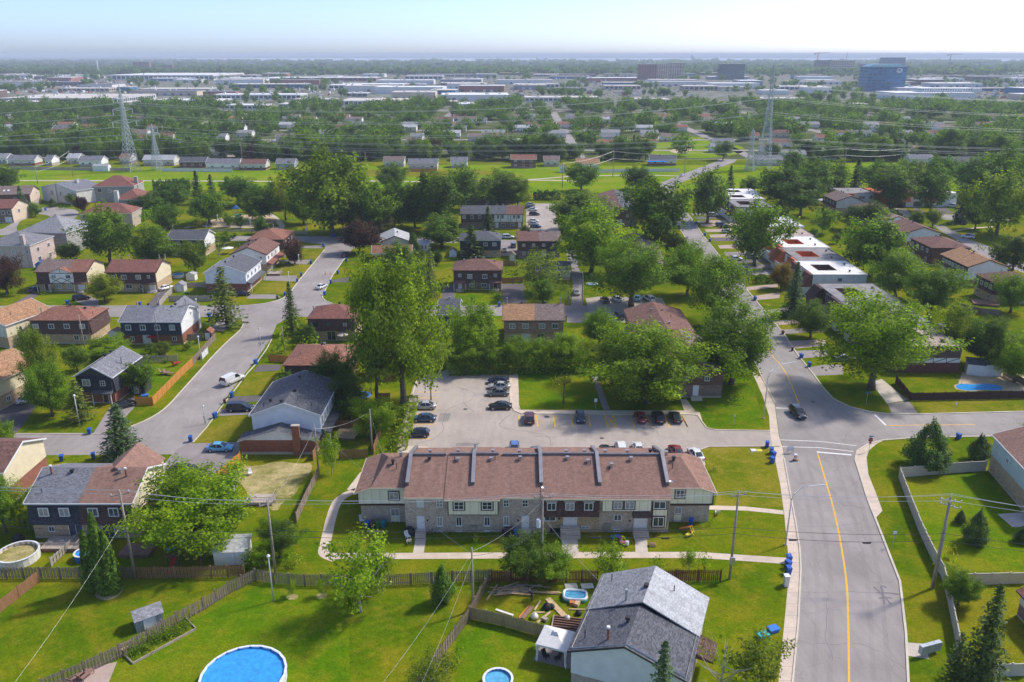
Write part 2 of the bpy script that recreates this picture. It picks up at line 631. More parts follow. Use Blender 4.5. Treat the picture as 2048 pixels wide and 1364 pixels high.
for a, b in(((810,850),(905,945)),((850,848),(868,945)),((822,882),(950,890)),((838,912),(910,910)),((845,845),(880,855))):
 p, q=Q(11,*a), Q(11,*b)
 ribbon('tar_mark',[p,(p+q)/2+Vector((.1,.15,0)),q],-.13,.13,.011+random.random()*.006,M['patch'])
for pts in(((420,870),(560,884),(760,872),(950,890)),((560,905),(545,1100),(590,1250)),((380,1140),(520,1165),(660,1150)),((700,1150),(830,1190),(985,1290)),((690,0),(640,60)),((560,10),(610,130),(660,270)),((745,500),(640,520),(420,525))):
 ribbon('road_crack',chaikin([p+Vector((random.uniform(-.25,.25),random.uniform(-.25,.25),0))for p in chaikin(QL(11,*pts),False,2)],False,1),-.03,.03,.01,M['drive_grey']if pts[0][0]==560 and pts[0][1]==10 else M['patch'])
M['road_worn']=M_asphalt('worn_asphalt',(.312,.274,.247),.16,.3,.2)
M['road_pale']=M_asphalt('pale_asphalt_patch',(.36,.317,.286),.14,.3,.2)
for o_ in(-4.2,-2.5,2.3,4.):
 ribbon('tyre_track',[p+Vector((o_+.4,0,0))for p in chaikin(cl,False,1)],-.3,.3,.0085,M['road_worn'])
for x, y, w_, l_, a_ in((40,84,2.2,3.4,0),(47,96,1.6,5,1),(50,112,2.5,2,0),(54,136,3,2.4,1),(59,139,1.8,4,0),(62,180,2,5,0),(-66,150,2,4,1),(-62,165,1.5,6,0),(-64,185,3,2,0),(-66,208,4,2,1),(-90,128,3,1.6,0),(-8,150,3,2,1),(-14,138,2,4,0),(12,133,5,1.6,1),(26,136,2,2.6,0),(-10,128,4,1.4,0),(80,137,4,1.5,0),(-63,240,2,4,1)):
 sheet('asphalt_patch',V((x,y),(x+w_,y+.2),(x+w_+.3,y+l_),(x+.2,y+l_)),M['road_pale' if a_ else 'road_worn'],.0107)
lot=QL(5,(440,960),(640,908),(800,908),(966,912),(966,1060),(972,1110),(992,1142),(1030,1158),(1500,1163),(1989,1163))+QL(6,(100,1163),(138,1170),(160,1205),(185,1238),(230,1250),(545,1256))+V((48.,134.1),(47.5,128.2))+V((34.5,127.9),(32.8,126.6),(32.4,121),(-12.5,121),(-13.5,125.5),(-19.5,127.6))+QL(5,(345,1340),(395,1120),(425,1000))
sheet('parking_lot',lot,M['lot'],.009)
kerb(lot[2:16],M['kerb'],.22)
kerb(V((47.,128.),(34.5,127.8),(32.7,126.6),(32.3,121)),M['kerb'],.22)
kerb(QL(5,(640,906),(440,958),(425,998),(395,1118),(343,1342)),M['kerb'],.25)
sheet('sidewalk',QL(5,(968,905),(1010,908),(1016,1040),(1018,1110),(1030,1136),(1500,1139),(1989,1140))+QL(6,(100,1142),(146,1150),(160,1195))+QL(6,(138,1166),(100,1160))+QL(5,(1989,1160),(1500,1160),(1032,1155),(995,1140),(975,1108),(969,1060)),M['walk'],.016)
sheet('gravel_strip',QL(5,(420,990),(445,955),(432,1000),(400,1120),(350,1345),(325,1345),(375,1130)),M['sand'],.005)
sheet('concrete_pad',QL(8,(540,190),(600,150),(800,155),(880,185),(840,215),(540,212)),M['walk'],.014)
for x in(1020,1120,1218,1318,1418):
 ribbon('parking_line',QL(5,(x-4,1165),(x+4,1232)),-.13,.13,.015,M['yellow'])
for x0, x1 in((1648,1675),(1744,1772),(1845,1875),(1942,1975)):
 ribbon('parking_line',QL(5,(x0,1166),(x1,1234)),-.13,.13,.015,M['yellow'])
ribbon('parking_line',QL(6,(42,1168),(76,1232)),-.13,.13,.015,M['yellow'])
for a, b in(((1503,1160),(1520,1234)),((1555,1160),(1572,1234)),((1503,1160),(1572,1234)),((1555,1160),(1520,1234)),((1503,1160),(1555,1160)),((1520,1234),(1572,1234)),((1510,1197),(1565,1197))):
 ribbon('hatched_bay_line',QL(5,a,b),-.11,.11,.0145+random.random()*.005,M['yellow'])
for y in(1035,1068,1140,1217,1300):
 sl=(y-1035)*.18
 ribbon('parking_line',QL(5,(432-sl,y),(565-sl,y)),-.12,.12,.015,M['yellow'])
for y in(940,985,1062,1105):
 ribbon('parking_line',QL(5,(835,y),(962,y)),-.12,.12,.015,M['yellow'])
for x in(-10,-7.4,-4.8,-2.2,.4,3,5.6,8.2,10.8,13.4,16,18.6,21.2,23.8,26.4,29):
 ribbon('parking_line',V((x,121.2),(x,126)),-.12,.12,.015,M['yellow'])
for k, x, y, r in((5,712,1132,.45),(5,1175,1175,.5),(5,1488,1297,.4),(6,790,1090,.4),(13,960,975,.9)):
 c=Q(k,x,y)
 mb=MB()
 mb.lathe([(r,0),(r,.018),(r*.8,.02),(.001,.02)],14)
 tag(mb.build('manhole_cover',M['iron'],None,(c.x,c.y,.004)),{712:'dark manhole cover in the middle of the upper parking lot',1175:'rusty drain cover behind the first empty marked parking bay',1488:'dark manhole cover in the parking lot near the row house roof',790:'small pale manhole cover in the street beside the grey car',960:'wide dark drain patch on the street beside the tall thin spruce'}[x],'manhole cover')
for pts in(((760,1075),(600,1130),(585,1200),(580,1290),(420,1330)),((970,1160),(880,1230),(1000,1250),(1190,1280),(1200,1340)),((700,1090),(760,1150)),((620,940),(900,945))):
 ribbon('lot_crack',chaikin([p+Vector((random.uniform(-.2,.2),random.uniform(-.2,.2),0))for p in chaikin(QL(5,*pts))],False,1),-.035,.035,.0125,M['drive_dark'])
ribbon('footpath',[Vector((-24.3,118.5,0)),Vector((-25.4,113,0))]+chaikin([at(720,978),at(688,990),at(668,1010),at(650,1090),at(645,1108),at(672,1118)],False,2),-.75,.75,.011,M['walk'])
ribbon('footpath',[at(660,1112),at(790,1112),at(1000,1111),at(1200,1110),at(1400,1110),at(1575,1122)],-.72,.72,.015,M['walk'])
ribbon('footpath',[at(1415,1015),at(1490,1017),at(1567,1025)],-.6,.6,.015,M['walk'])
for a, b, w in((Q(8,762,1010),Q(8,735,1165),1.5),(Q(8,1745,1020),Q(8,1760,1170),1.5),(Q(9,370,985),Q(9,380,1165),2.3),(Q(9,1045,1020),Q(9,1050,1160),1.7)):
 ribbon('front_walk',[a,(a+b)/2,b],-w/2,w/2,.019,M['concrete'])
ribbon('footpath',QL(5,(1445,940),(1480,1040),(1515,1135)),-.65,.65,.011,M['drive_grey'])
sheet('footpath',QL(6,(35,1075),(70,1075),(120,1140),(60,1145)),M['walk'],.011)
sl_left=V((-72.,133.),(-70.3,136))+QL(4,(720,1240),(800,1210),(880,1170),(950,1120),(1040,1020),(1130,920),(1210,830),(1300,740),(1360,690),(1386,650),(1375,622),(1345,612),(1290,608))
sl_left=chaikin(sl_left,False,1)
sheet('west_street',V((-260,122.5),(-57.5,125.))+QL(4,(1090,1325),(1165,1235),(1290,1060),(1390,930),(1470,830),(1540,730))+V((-60.,196),(-58.5,202),(-50,203),(24,203.5),(24,212.6),(-44,212.8))+QL(13,(1290,912),(1220,885),(1190,850),(1230,760),(1290,640),(1340,570),(1390,500),(1480,380))+V((-50,290),(-20,291),(-20,300),(-60,302),(-120,303),(-120,294))+QL(13,(900,300),(1180,330),(1222,345),(1215,385))+QL(13,(1130,490),(1020,620),(940,720),(890,790),(830,850))+QL(4,(1560,515),(1500,530),(1400,540),(1000,545),(0,545))+V((-260,213),(-260,203))+list(reversed(sl_left))+V((-90,132.9),(-260,132)),M['road'],.007)
kerb(sl_left,M['kerb'],.22)
kerb(QL(14,(30,1195),(160,1050),(290,870),(430,690),(560,520),(650,420),(750,280),(800,180)),M['kerb'],.2)
kerb(QL(13,(1215,385),(1130,490),(1020,620),(940,720),(890,790),(830,850),(740,890),(560,925),(430,935)),M['kerb'],.25,.12,1)
kerb(QL(13,(1290,912),(1220,885),(1190,850),(1230,760),(1290,640),(1340,570),(1390,500),(1470,395)),M['kerb'],.25)
kerb(QL(4,(1000,545),(600,546),(200,545)),M['kerb'],.22)
kerb(V((-90,132.9),(-72,133.)),M['kerb'],.22)
sheet('west_close',QL(12,(290,480),(500,450),(640,470),(770,490),(760,540),(690,605),(560,575),(420,525),(260,525),(160,640),(170,700),(90,730),(-60,735),(-60,690),(60,660),(190,560)),M['road'],.008,1)
sheet('upper_lot',[at(1052,407),at(1108,407),at(1118,462),at(1052,462)],M['lot'],.008)
sheet('upper_lot',QL(5,(1395,502),(1470,492),(1830,498),(1860,560),(1700,640),(1580,640),(1440,600),(1415,575)),M['lot'],.008)
ribbon('lane',QL(5,(1310,230),(1330,330),(1355,420),(1350,500),(1340,600)),-1.6,1.6,.011,M['drive_grey'])
sheet('service_lane',QL(5,(1290,545),(1400,545),(1415,600),(1400,640),(1290,640)),M['drive_grey'],.012)
sheet('service_lane',QL(5,(915,170),(1000,170),(1010,260),(910,260)),M['drive_grey'],.011)
sheet('east_street',QL(16,(1165,585),(1265,590),(1500,722),(1760,812),(2100,985),(2100,1070),(1800,965),(1600,862),(1380,722),(1230,640)),M['road'],.007)
sheet('east_street',QL(16,(1190,478),(1400,485),(1640,500),(1900,520),(1900,545),(1400,535),(1225,530),(1180,560),(1150,570)),M['road'],.009)
ribbon('footpath',QL(16,(1350,645),(1500,620),(1740,600)),-.7,.7,.011,M['walk'])
def drive(k,pts,m,z=.011):
 return sheet('driveway',QL(k,*pts),M[m],z)
drive(4,((0,1130),(90,1080),(200,1040),(205,1110),(150,1200),(85,1275),(0,1280)),'drive_dark')
drive(4,((640,1100),(760,1060),(775,1110),(700,1190),(585,1270),(530,1270),(585,1180)),'drive_grey')
drive(4,((60,540),(110,510),(190,470),(225,480),(160,520),(110,545)),'drive_dark')
drive(4,((500,545),(420,515),(505,490),(560,510),(560,545)),'drive_grey')
drive(4,((830,548),(920,440),(965,470),(905,548)),'drive_dark')
drive(4,((1190,680),(1260,615),(1330,615),(1345,625),(1270,690)),'drive_grey')
drive(4,((1420,480),(1560,480),(1600,492),(1555,505),(1400,503)),'drive_grey')
drive(4,((1500,375),(1690,372),(1680,405),(1495,400)),'drive_grey')
drive(4,((1590,285),(1765,282),(1745,308),(1590,305)),'drive_grey')
drive(4,((1690,205),(1840,200),(1830,218),(1690,216)),'drive_grey')
drive(4,((1900,395),(1989,380),(1989,410),(1885,410)),'drive_dark')
drive(4,((1470,880),(1600,880),(1590,912),(1440,920)),'drive_dark')
drive(14,((390,745),(700,735),(690,790),(350,815)),'drive_dark')
drive(14,((290,875),(640,830),(640,920),(280,935)),'drive_grey')
drive(7,((900,160),(1000,50),(1060,20),(1350,10),(1350,60),(1220,200),(1080,230),(940,230)),'drive_grey')
drive(7,((130,200),(150,170),(330,200),(300,230)),'drive_grey')
drive(5,((585,430),(645,418),(655,530),(575,530)),'drive_dark')
drive(5,((920,420),(1045,420),(1060,530),(925,530)),'drive_dark')
drive(6,((1100,985),(1180,960),(1330,1080),(1210,1100),(1150,1020)),'concrete')
drive(6,((1215,1102),(1335,1085),(1390,1158),(1240,1162)),'drive_grey')
drive(6,((700,905),(850,880),(960,880),(960,935),(810,942)),'drive_grey')
drive(6,((680,800),(870,795),(870,830),(715,845)),'drive_grey')
drive(6,((635,745),(860,735),(860,770),(670,790)),'drive_pink')
drive(6,((600,680),(860,665),(860,690),(610,705)),'drive_grey')
drive(6,((560,632),(800,612),(800,640),(575,655)),'drive_pink')
drive(6,((530,570),(690,550),(690,575),(545,585)),'drive_grey')
drive(6,((445,490),(600,468),(600,500),(470,512)),'drive_pink')
drive(6,((390,440),(590,418),(590,438),(410,458)),'drive_pink')
for y in(345,312,280,240,200,160,140,110,80,62,40,18):
 w=10+16*y/345
 x0=60+y*.84
 drive(6,((x0+22,y),(x0+260,y-8),(x0+262,y+w*.85),(x0+22+w*.6,y+w)),('drive_grey','drive_dark','drive_pink')[y%3])
drive(16,((780,420),(900,430),(980,510),(900,510)),'concrete')
drive(16,((960,410),(1060,440),(1080,470),(1000,478)),'drive_dark')
drive(16,((1150,410),(1300,420),(1350,470),(1230,480)),'drive_dark')
sheet('lawn',QL(5,(1016,890),(1440,895),(1510,1135),(1022,1132)),M['lawn'],.008)
sheet('lawn',QL(6,(70,1075),(190,860),(420,910),(520,1240),(195,1238),(150,1150)),M['lawn'],.005)
sheet('lawn',QL(4,(150,500),(230,478),(430,478),(430,538),(140,538)),M['lawn'],.005)
sheet('lawn',QL(4,(560,540),(640,490),(830,470),(880,490),(820,545)),M['lawn_dry'],.005)
sheet('lawn',QL(5,(660,470),(915,470),(920,530),(655,530)),M['lawn'],.005)
sheet('lawn',QL(13,(600,700),(950,700),(870,815),(560,820)),M['lawn_dry'],.005)
sheet('lawn',QL(13,(790,530),(1090,530),(1000,640),(740,630)),M['lawn_dry'],.005)
sheet('lawn',QL(13,(1000,380),(1215,380),(1130,475),(990,470)),M['lawn_dry'],.005)
sheet('lawn',QL(14,(570,530),(860,500),(860,600),(720,720),(430,750)),M['lawn_dry'],.005)
sheet('lawn',QL(14,(290,940),(600,930),(500,1150),(150,1220),(50,1190)),M['lawn_dry'],.005)
sheet('lawn',QL(4,(800,880),(1090,870),(870,1060),(790,1010)),M['lawn'],.005)
sheet('lawn',QL(7,(650,1250),(1500,800),(1960,830),(1973,1364),(600,1364)),M['lawn'],.005)
sheet('lawn',QL(10,(200,480),(640,600),(890,840),(880,901),(120,901),(100,660)),M['lawn'],.005)
sheet('lawn',QL(11,(935,260),(1400,225),(1624,460),(1624,755),(1250,770),(1160,690),(1050,480)),M['lawn'],.005)
sheet('lawn',QL(9,(1600,165),(1975,150),(2340,160),(2420,720),(1740,715),(1760,550)),M['lawn_dry'],.005)
sheet('lawn',QL(6,(1330,1085),(1989,1070),(1989,1140),(1400,1155)),M['lawn_dry'],.005)
sheet('dirt_yard',QL(7,(1330,140),(1450,150),(1560,118),(1690,135),(1765,128),(1750,190),(1700,230),(1660,320),(1590,350),(1560,410),(1480,360),(1400,340),(1385,270),(1310,215)),M['straw'],.008,1)
sheet('playground_sand',QL(1,(1210,1060),(1290,1040),(1450,1020),(1580,1025),(1640,1060),(1480,1095),(1200,1092)),M['sand'],.03,1)
ribbon('park_path',QL(1,(1570,1015),(1610,1040),(1650,1085),(1640,1110)),-1.2,1.2,.02,M['concrete'])
ribbon('park_path',QL(1,(1080,1100),(1150,1080),(1220,1092),(1480,1096),(1640,1098)),-1,1,.02,M['concrete'])
sheet('bare_soil',QL(13,(1400,165),(1460,140),(1480,160),(1440,210),(1370,215)),M['sand'],.008,2)
sheet('patio',QL(6,(1600,1020),(1640,920),(1989,930),(1989,1030)),M['sand'],.006)
sheet('patio',QL(11,(1480,455),(1624,445),(1700,500),(1600,525),(1560,525)),M['concrete'],.011)
sheet('mulch_bed',QL(7,(520,860),(680,790),(700,850),(640,900),(560,905)),M['straw'],.007,2)
sheet('concrete_pad',QL(11,(990,1150),(1090,1158),(1110,1240),(995,1222)),M['concrete'],.008)
sheet('patio',QL(7,(280,1400),(480,1290),(660,1250),(600,1400)),M['drive_pink'],.009)
# --- trees, shrubs, hedges
M['leaf']=M_leaf('leaves',(.165,.25,.022),.55)
M['needle']=M_leaf('needles',(.1,.145,.04),.3)
M['bark']=M_plain('bark',(.16,.125,.1),.9,.4,3)
M['bark_pale']=M_plain('pale_bark',(.42,.38,.33),.9,.35,4)
def leaf_mesh(name,c,n,size,mt,seed,aspect=.62):
 rg=np.random.default_rng(seed)
 N=len(c)
 nn=n+rg.normal(0,.55,(N,3))
 nn/=np.linalg.norm(nn,axis=1)[:,None]+1e-9
 r=rg.normal(0,1,(N,3))
 t=np.cross(nn,r)
 t/=np.linalg.norm(t,axis=1)[:,None]+1e-9
 s=np.cross(nn,t)
 L=(size*rg.uniform(.65,1.35,N))[:,None]
 b=nn*L*.12
 v=np.empty((N,4,3),'f')
 v[:,0]=c-t*L
 v[:,1]=c+s*L*aspect+b
 v[:,2]=c+t*L
 v[:,3]=c-s*L*aspect+b
 me=D.meshes.new(name)
 me.vertices.add(N*4)
 me.vertices.foreach_set('co',v.ravel())
 me.loops.add(N*4)
 me.loops.foreach_set('vertex_index',np.arange(N*4,dtype='i'))
 me.polygons.add(N)
 me.polygons.foreach_set('loop_start',np.arange(0,N*4,4,dtype='i'))
 me.materials.append(mt)
 me.update(calc_edges=True)
 return me
def broad_points(seed,nclump,per,H=10.,R=4.,base=.2,rc=(.9,1.5),egg=.45,lump=.3,hollow=.35,stretch=.75):
 rg=np.random.default_rng(seed)
 zc=base*H+(H-base*H)*egg
 cs, ns=[],[]
 k=0
 ph=rg.uniform(0,6.28,6)
 while k<nclump:
  d=rg.normal(0,1,3)
  d/=np.linalg.norm(d)
  rr=rg.uniform(hollow,1.)**.6
  az=math.atan2(d[1],d[0])
  l=1+lump*(.6*math.sin(2*az+ph[0]+2*d[2])+.5*math.sin(3*az+ph[1]-3*d[2])+.4*math.sin(5*az+ph[2]+4*d[2]))
  up=(H-zc)if d[2]>0 else(zc-base*H)
  rcl=rg.uniform(*rc)
  p=np.array([d[0]*(R-rcl*.7)*l*rr,d[1]*(R-rcl*.7)*l*rr,zc+d[2]*(up-rcl*.6)*rr*(.85+.15*l)])
  out=np.array([d[0],d[1],d[2]*.8+.25])
  m=int(per*(rcl/1.2)**2)
  q=rg.normal(0,1,(m,3))
  q/=np.linalg.norm(q,axis=1)[:,None]
  rad_=rcl*rg.uniform(.15,1.,m)**.5
  spray=np.array([d[0]*.8,d[1]*.8,.55+.4*d[2]])+rg.normal(0,.25,3)
  spray/=np.linalg.norm(spray)
  along=(q@spray)[:,None]
  qq=q+spray[None]*along*stretch
  qq-=(q-along*spray[None])*np.clip(along,0,1)*.45
  cs.append(p+qq*rad_[:,None])
  ns.append(q*.45+out*.45+np.array([.1,.05,.6]))
  k+=1
 return np.concatenate(cs), np.concatenate(ns)
def trunk_mesh(name,seed,H,R,base,r0,mt,limbs=7,n=7):
 rg=random.Random(seed)
 mb=MB()
 top=H*.72
 p=[Vector((0,0,-.1)),Vector((rg.uniform(-.1,.1),rg.uniform(-.1,.1),H*base*.6)),Vector((rg.uniform(-.25,.25),rg.uniform(-.25,.25),H*(base+.12))),Vector((rg.uniform(-.4,.4),rg.uniform(-.4,.4),top))]
 mb.tube(p,[r0*1.25,r0*.9,r0*.65,r0*.14],n)
 for i in range(limbs):
  a=2*math.pi*(i+rg.random()*.6)/limbs
  z0=H*(base+.02+.3*rg.random())
  st=Vector((0,0,z0))
  L=R*rg.uniform(.55,.85)
  e=st+Vector((math.cos(a)*L,math.sin(a)*L,H*rg.uniform(.12,.28)))
  mid=st.lerp(e,.5)+Vector((0,0,-.05*H*rg.random()))
  mb.tube([st,mid,e],[r0*.42,r0*.26,r0*.06],5)
 return mb.mesh(name,mt,True,False)
def proto_broad(i,lod):
 kw=[dict(base=.13,egg=.42,lump=.38),dict(base=.15,egg=.5,lump=.5),dict(base=.12,egg=.38,lump=.34),dict(base=.17,egg=.55,lump=.55)][i%4]
 if lod==0:
  c, n=broad_points(100+i,(185,135,170,120)[i%4],340,rc=(.5,1.15),**kw)
  me=leaf_mesh('broadleaf_crown',c,n,.108,M['leaf'],i)
 elif lod==1:
  c, n=broad_points(100+i,105,135,rc=(.65,1.3),**kw)
  me=leaf_mesh('broadleaf_crown',c,n,.19,M['leaf'],i)
 else:
  c, n=broad_points(100+i,36,36,rc=(1.,1.7),**kw)
  me=leaf_mesh('broadleaf_crown',c,n,.52,M['leaf'],i)
 return me, kw['base']
def wispy_points(i,n=2600):
 c, nn=broad_points(300+i,60,95,base=.12,egg=.5,lump=.5,rc=(.6,1.2),hollow=.2)
 return c, nn
def spruce_pts(seed,H=10.,R=2.2,dens=1.,droop=.25,gap=.5,skirt=.04):
 rg=np.random.default_rng(seed)
 cs, ns=[],[]
 z=H*skirt
 while z<H*.985:
  f=1-(z/H)
  L0=R*(f**.8)+.12
  nb=max(4,int((5+9*f)*dens))
  a0=rg.uniform(0,6.28)
  for b in range(nb):
   a=a0+2*math.pi*b/nb+rg.normal(0,.12)
   L=L0*rg.uniform(.72,1.12)
   m=max(3,int(L/.15))
   t=(np.arange(m)+rg.uniform(.2,.8,m))/m
   rr=L*t
   dz=-droop*L*t+.1*L*t*t+rg.normal(0,.05,m)
   side=rg.normal(0,.16,m)*(1.15-t)*L**.5
   x=math.cos(a)*rr-math.sin(a)*side
   y=math.sin(a)*rr+math.cos(a)*side
   cs.append(np.stack([x,y,z+dz],1))
   ns.append(np.stack([math.cos(a)*.45*np.ones(m),math.sin(a)*.45*np.ones(m),np.ones(m)],1))
  z+=gap*(.45+.55*f)*rg.uniform(.8,1.2)*.75
 return np.concatenate(cs), np.concatenate(ns)
def cedar_pts(seed,H=6.,R=1.,N=2600):
 rg=np.random.default_rng(seed)
 t=rg.uniform(0,1,N)**1.2
 a=rg.uniform(0,6.28,N)
 prof=np.minimum(1,(t+.06)*6)*(1-t)**.55
 r=R*prof*rg.uniform(.72,1.05,N)*(1+.12*np.sin(3*a+9*t)+.08*np.sin(7*a-14*t))
 c=np.stack([r*np.cos(a),r*np.sin(a),H*t+.05],1)
 n=np.stack([np.cos(a),np.sin(a),.35*np.ones(N)],1)
 return c, n
def bush_pts(seed,N=900,R=1.,H=1.3):
 c, n=broad_points(seed,16,70,H=H,R=R,base=.0,rc=(.28,.5),egg=.4,lump=.35)
 c[:,2]=np.maximum(c[:,2],.03)
 return c, n
CROWN={}
def crown_mesh(kind,i,lod=0):
 key=(kind,i,lod)
 if key in CROWN:
  return CROWN[key]
 if kind=='broad':
  me, base=proto_broad(i,lod)
  tm=cached(('trunk',i,lod>1),lambda:trunk_mesh('tree_trunk',i,10,4,base,.27,M['bark'],7 if lod<2 else 0,7 if lod<2 else 5))
  r=(me,tm,10.,4.)
 elif kind=='wispy':
  c, n=wispy_points(i)
  me=leaf_mesh('wispy_crown',c,n,.17 if lod==0 else .3,M['leaf'],i)
  tm=cached(('wtrunk',i),lambda:trunk_mesh('tree_trunk',50+i,10,4,.1,.16,M['bark_pale'],10,5))
  r=(me,tm,10.,4.)
 elif kind=='spruce':
  c, n=spruce_pts(500+i,dens=1. if lod==0 else .55,gap=.42 if lod==0 else .7)
  me=leaf_mesh('spruce_crown',c,n,.17 if lod==0 else .32,M['needle'],i,.55)
  tm=cached(('strunk',i),lambda:trunk_mesh('tree_trunk',80+i,10,2,.05,.17,M['bark'],0,6))
  r=(me,tm,10.,2.2)
 elif kind=='fir':
  c, n=spruce_pts(550+i,dens=.8,gap=.85,droop=.1,skirt=.1)
  me=leaf_mesh('fir_crown',c,n,.22,M['needle'],i,.5)
  tm=cached(('strunk',i),lambda:trunk_mesh('tree_trunk',80+i,10,2,.05,.17,M['bark'],0,6))
  r=(me,tm,10.,2.2)
 elif kind=='cedar':
  c, n=cedar_pts(600+i)
  me=leaf_mesh('cedar_crown',c,n,.15,M['needle'],i,.5)
  tm=cached(('ctrunk',i),lambda:trunk_mesh('tree_trunk',90+i,6,1,.03,.1,M['bark'],0,5))
  r=(me,tm,6.,1.)
 elif kind=='dome':
  c, n=broad_points(650+i,110,330,H=6,R=2.6,base=.0,rc=(.5,.85),egg=.3,lump=.2,hollow=.6)
  k=np.clip(1-(c[:,2]/6)**1.6,.1,1)
  c[:,0]*=k**.6
  c[:,1]*=k**.6
  c[:,2]=np.maximum(c[:,2],.05)
  me=leaf_mesh('dense_crown',c,n,.1,M['needle'],i)
  tm=cached(('ctrunk',i),lambda:trunk_mesh('tree_trunk',90+i,6,1,.03,.1,M['bark'],0,5))
  r=(me,tm,6.,2.6)
 elif kind=='flat':
  c, n=broad_points(700+i,40,60,H=4,R=2.6,base=.62,rc=(.35,.6),egg=.55,lump=.3,hollow=.1)
  me=leaf_mesh('flat_crown',c,n,.14,M['leaf'],i)
  tm=cached(('ftrunk',i),lambda:trunk_mesh('tree_trunk',95+i,4,2.4,.5,.14,M['bark'],6,6))
  r=(me,tm,4.,2.6)
 elif kind=='bush':
  c, n=bush_pts(800+i)
  me=leaf_mesh('bush_crown',c,n,.1 if lod==0 else .15,M['leaf'],i)
  r=(me,None,1.3,1.)
 elif kind=='bare':
  c, n=broad_points(850+i,26,14,base=.1,egg=.55,lump=.5,rc=(.6,1.2))
  me=leaf_mesh('sparse_crown',c,n,.16,M['leaf'],i)
  tm=cached(('btrunk',i),lambda:trunk_mesh('tree_trunk',60+i,10,4.2,.08,.15,M['bark_pale'],16,5))
  r=(me,tm,10.,4.)
 CROWN[key]=r
 return r
def elev_at(py,Y):
 v=py-682.
 return CAM_H-Y*(v*_C+FPX*_S)/(FPX*_C-v*_S)
TREES=[]
def plant(kind,label,loc,H,R,tint=(1,1,1),i=None,lod=0,name=None,cat=None,group=None):
 if i is None:
  i=random.randrange(4)
 me, tm, h0, r0=crown_mesh(kind,i%4,lod)
 nm=name or{'broad':'leafy_tree','wispy':'slender_tree','spruce':'spruce_tree','fir':'fir_tree','cedar':'cedar_tree','dome':'evergreen_tree','flat':'ornamental_tree','bush':'bush','bare':'sparse_tree'}[kind]
 t=thing(nm,label,cat or('bush' if kind=='bush' else 'tree'),(loc[0],loc[1],0),random.uniform(0,6.28),group)
 sx=R/r0
 t.scale=(sx,sx,H/h0)
 cr=obj('crown',me,t)
 j=random.uniform(.92,1.08)
 cr.color=(tint[0]*j,tint[1]*j,tint[2]*j,1)
 if tm is not None:
  obj('trunk',tm,t)
 TREES.append((loc[0],loc[1],R))
 return t
def tree_px(kind,label,bx,by,ty,W,tint=(1,1,1),i=None,lod=0,**kw):
 b=at(bx,by)
 zc=b.y*_C+CAM_H*_S
 H=max(.6,elev_at(ty,b.y))
 return plant(kind,label,b,H,W/2*zc/FPX,tint,i,lod,**kw)
def hedge(label,pts,w,h,tint=(1,1,1),size=.16,dens=34,lod=0):
 rg=np.random.default_rng(int(abs(pts[0][0]*7+pts[0][1]*13)))
 cs, ns=[],[]
 for a, b in zip(pts[:-1],pts[1:]):
  a=np.array([a[0],a[1]])
  b=np.array([b[0],b[1]])
  L=np.linalg.norm(b-a)
  d=(b-a)/L
  s=np.array([-d[1],d[0]])
  N=int(L*(w+2*h)*dens)
  u=rg.uniform(-.02,1.02,N)*L
  f=rg.uniform(0,w+2*h,N)
  off=np.where(f<h,-w/2,np.where(f<h+w,f-h-w/2,w/2))
  z=np.where(f<h,f,np.where(f<h+w,h,w+2*h-f))
  nx=np.where(f<h,-1.,np.where(f<h+w,.0,1.))
  nz=np.where((f>=h)&(f<h+w),1.,.25)
  wob=1+.13*np.sin(u*1.7+a[0])+.08*np.sin(u*4.1)
  q=a[None]+d[None]*u[:,None]+s[None]*(off*wob+rg.normal(0,.07,N))[:,None]
  cs.append(np.concatenate([q,(np.maximum(.03,z*wob+rg.normal(0,.06,N)))[:,None]],1))
  ns.append(np.stack([s[0]*nx,s[1]*nx,nz],1))
 o0=Vector((pts[0][0],pts[0][1],0))
 c=np.concatenate(cs)-np.array([o0.x,o0.y,0])
 me=leaf_mesh('hedge',c,np.concatenate(ns),size,M['leaf'],3)
 o=obj('hedge',me,None,o0)
 o.color=(*tint,1)
 return tag(o,label,'hedge')
 # --- building materials
SH={
'brown':M_shingle('brown_shingles',(.235,.125,.095)),
'rust':M_shingle('rust_shingles',(.33,.15,.1)),
'redbrown':M_shingle('red_brown_shingles',(.28,.12,.09)),
'rose':M_shingle('rose_brown_shingles',(.33,.19,.14),.14),
'tan':M_shingle('tan_shingles',(.45,.25,.13)),
'taupe':M_shingle('taupe_shingles',(.26,.19,.16)),
'charcoal':M_shingle('charcoal_shingles',(.14,.14,.15)),
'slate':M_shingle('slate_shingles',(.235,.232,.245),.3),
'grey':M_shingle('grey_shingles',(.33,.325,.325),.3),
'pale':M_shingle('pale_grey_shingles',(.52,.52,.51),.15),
'dark':M_shingle('dark_brown_shingles',(.135,.08,.066)),
'navy':M_shingle('navy_shingles',(.06,.064,.08)),
'pinkish':M_shingle('pinkish_shingles',(.42,.28,.22)),
}
BR={
'taupe':M_brick('taupe_brick',(.56,.45,.35)),
'tan':M_brick('tan_brick',(.52,.36,.2),(.5,.42,.32)),
'red':M_brick('red_brick',(.3,.095,.055),(.32,.2,.15)),
'brown':M_brick('brown_brick',(.22,.12,.085)),
'grey':M_brick('grey_stone',(.38,.35,.33)),
'pink':M_brick('pink_stone',(.62,.46,.4),(.6,.5,.45),.15),
'maroon':M_brick('maroon_brick',(.17,.055,.045),(.2,.1,.08)),
'beige':M_brick('beige_brick',(.5,.4,.3),(.5,.44,.36)),
}
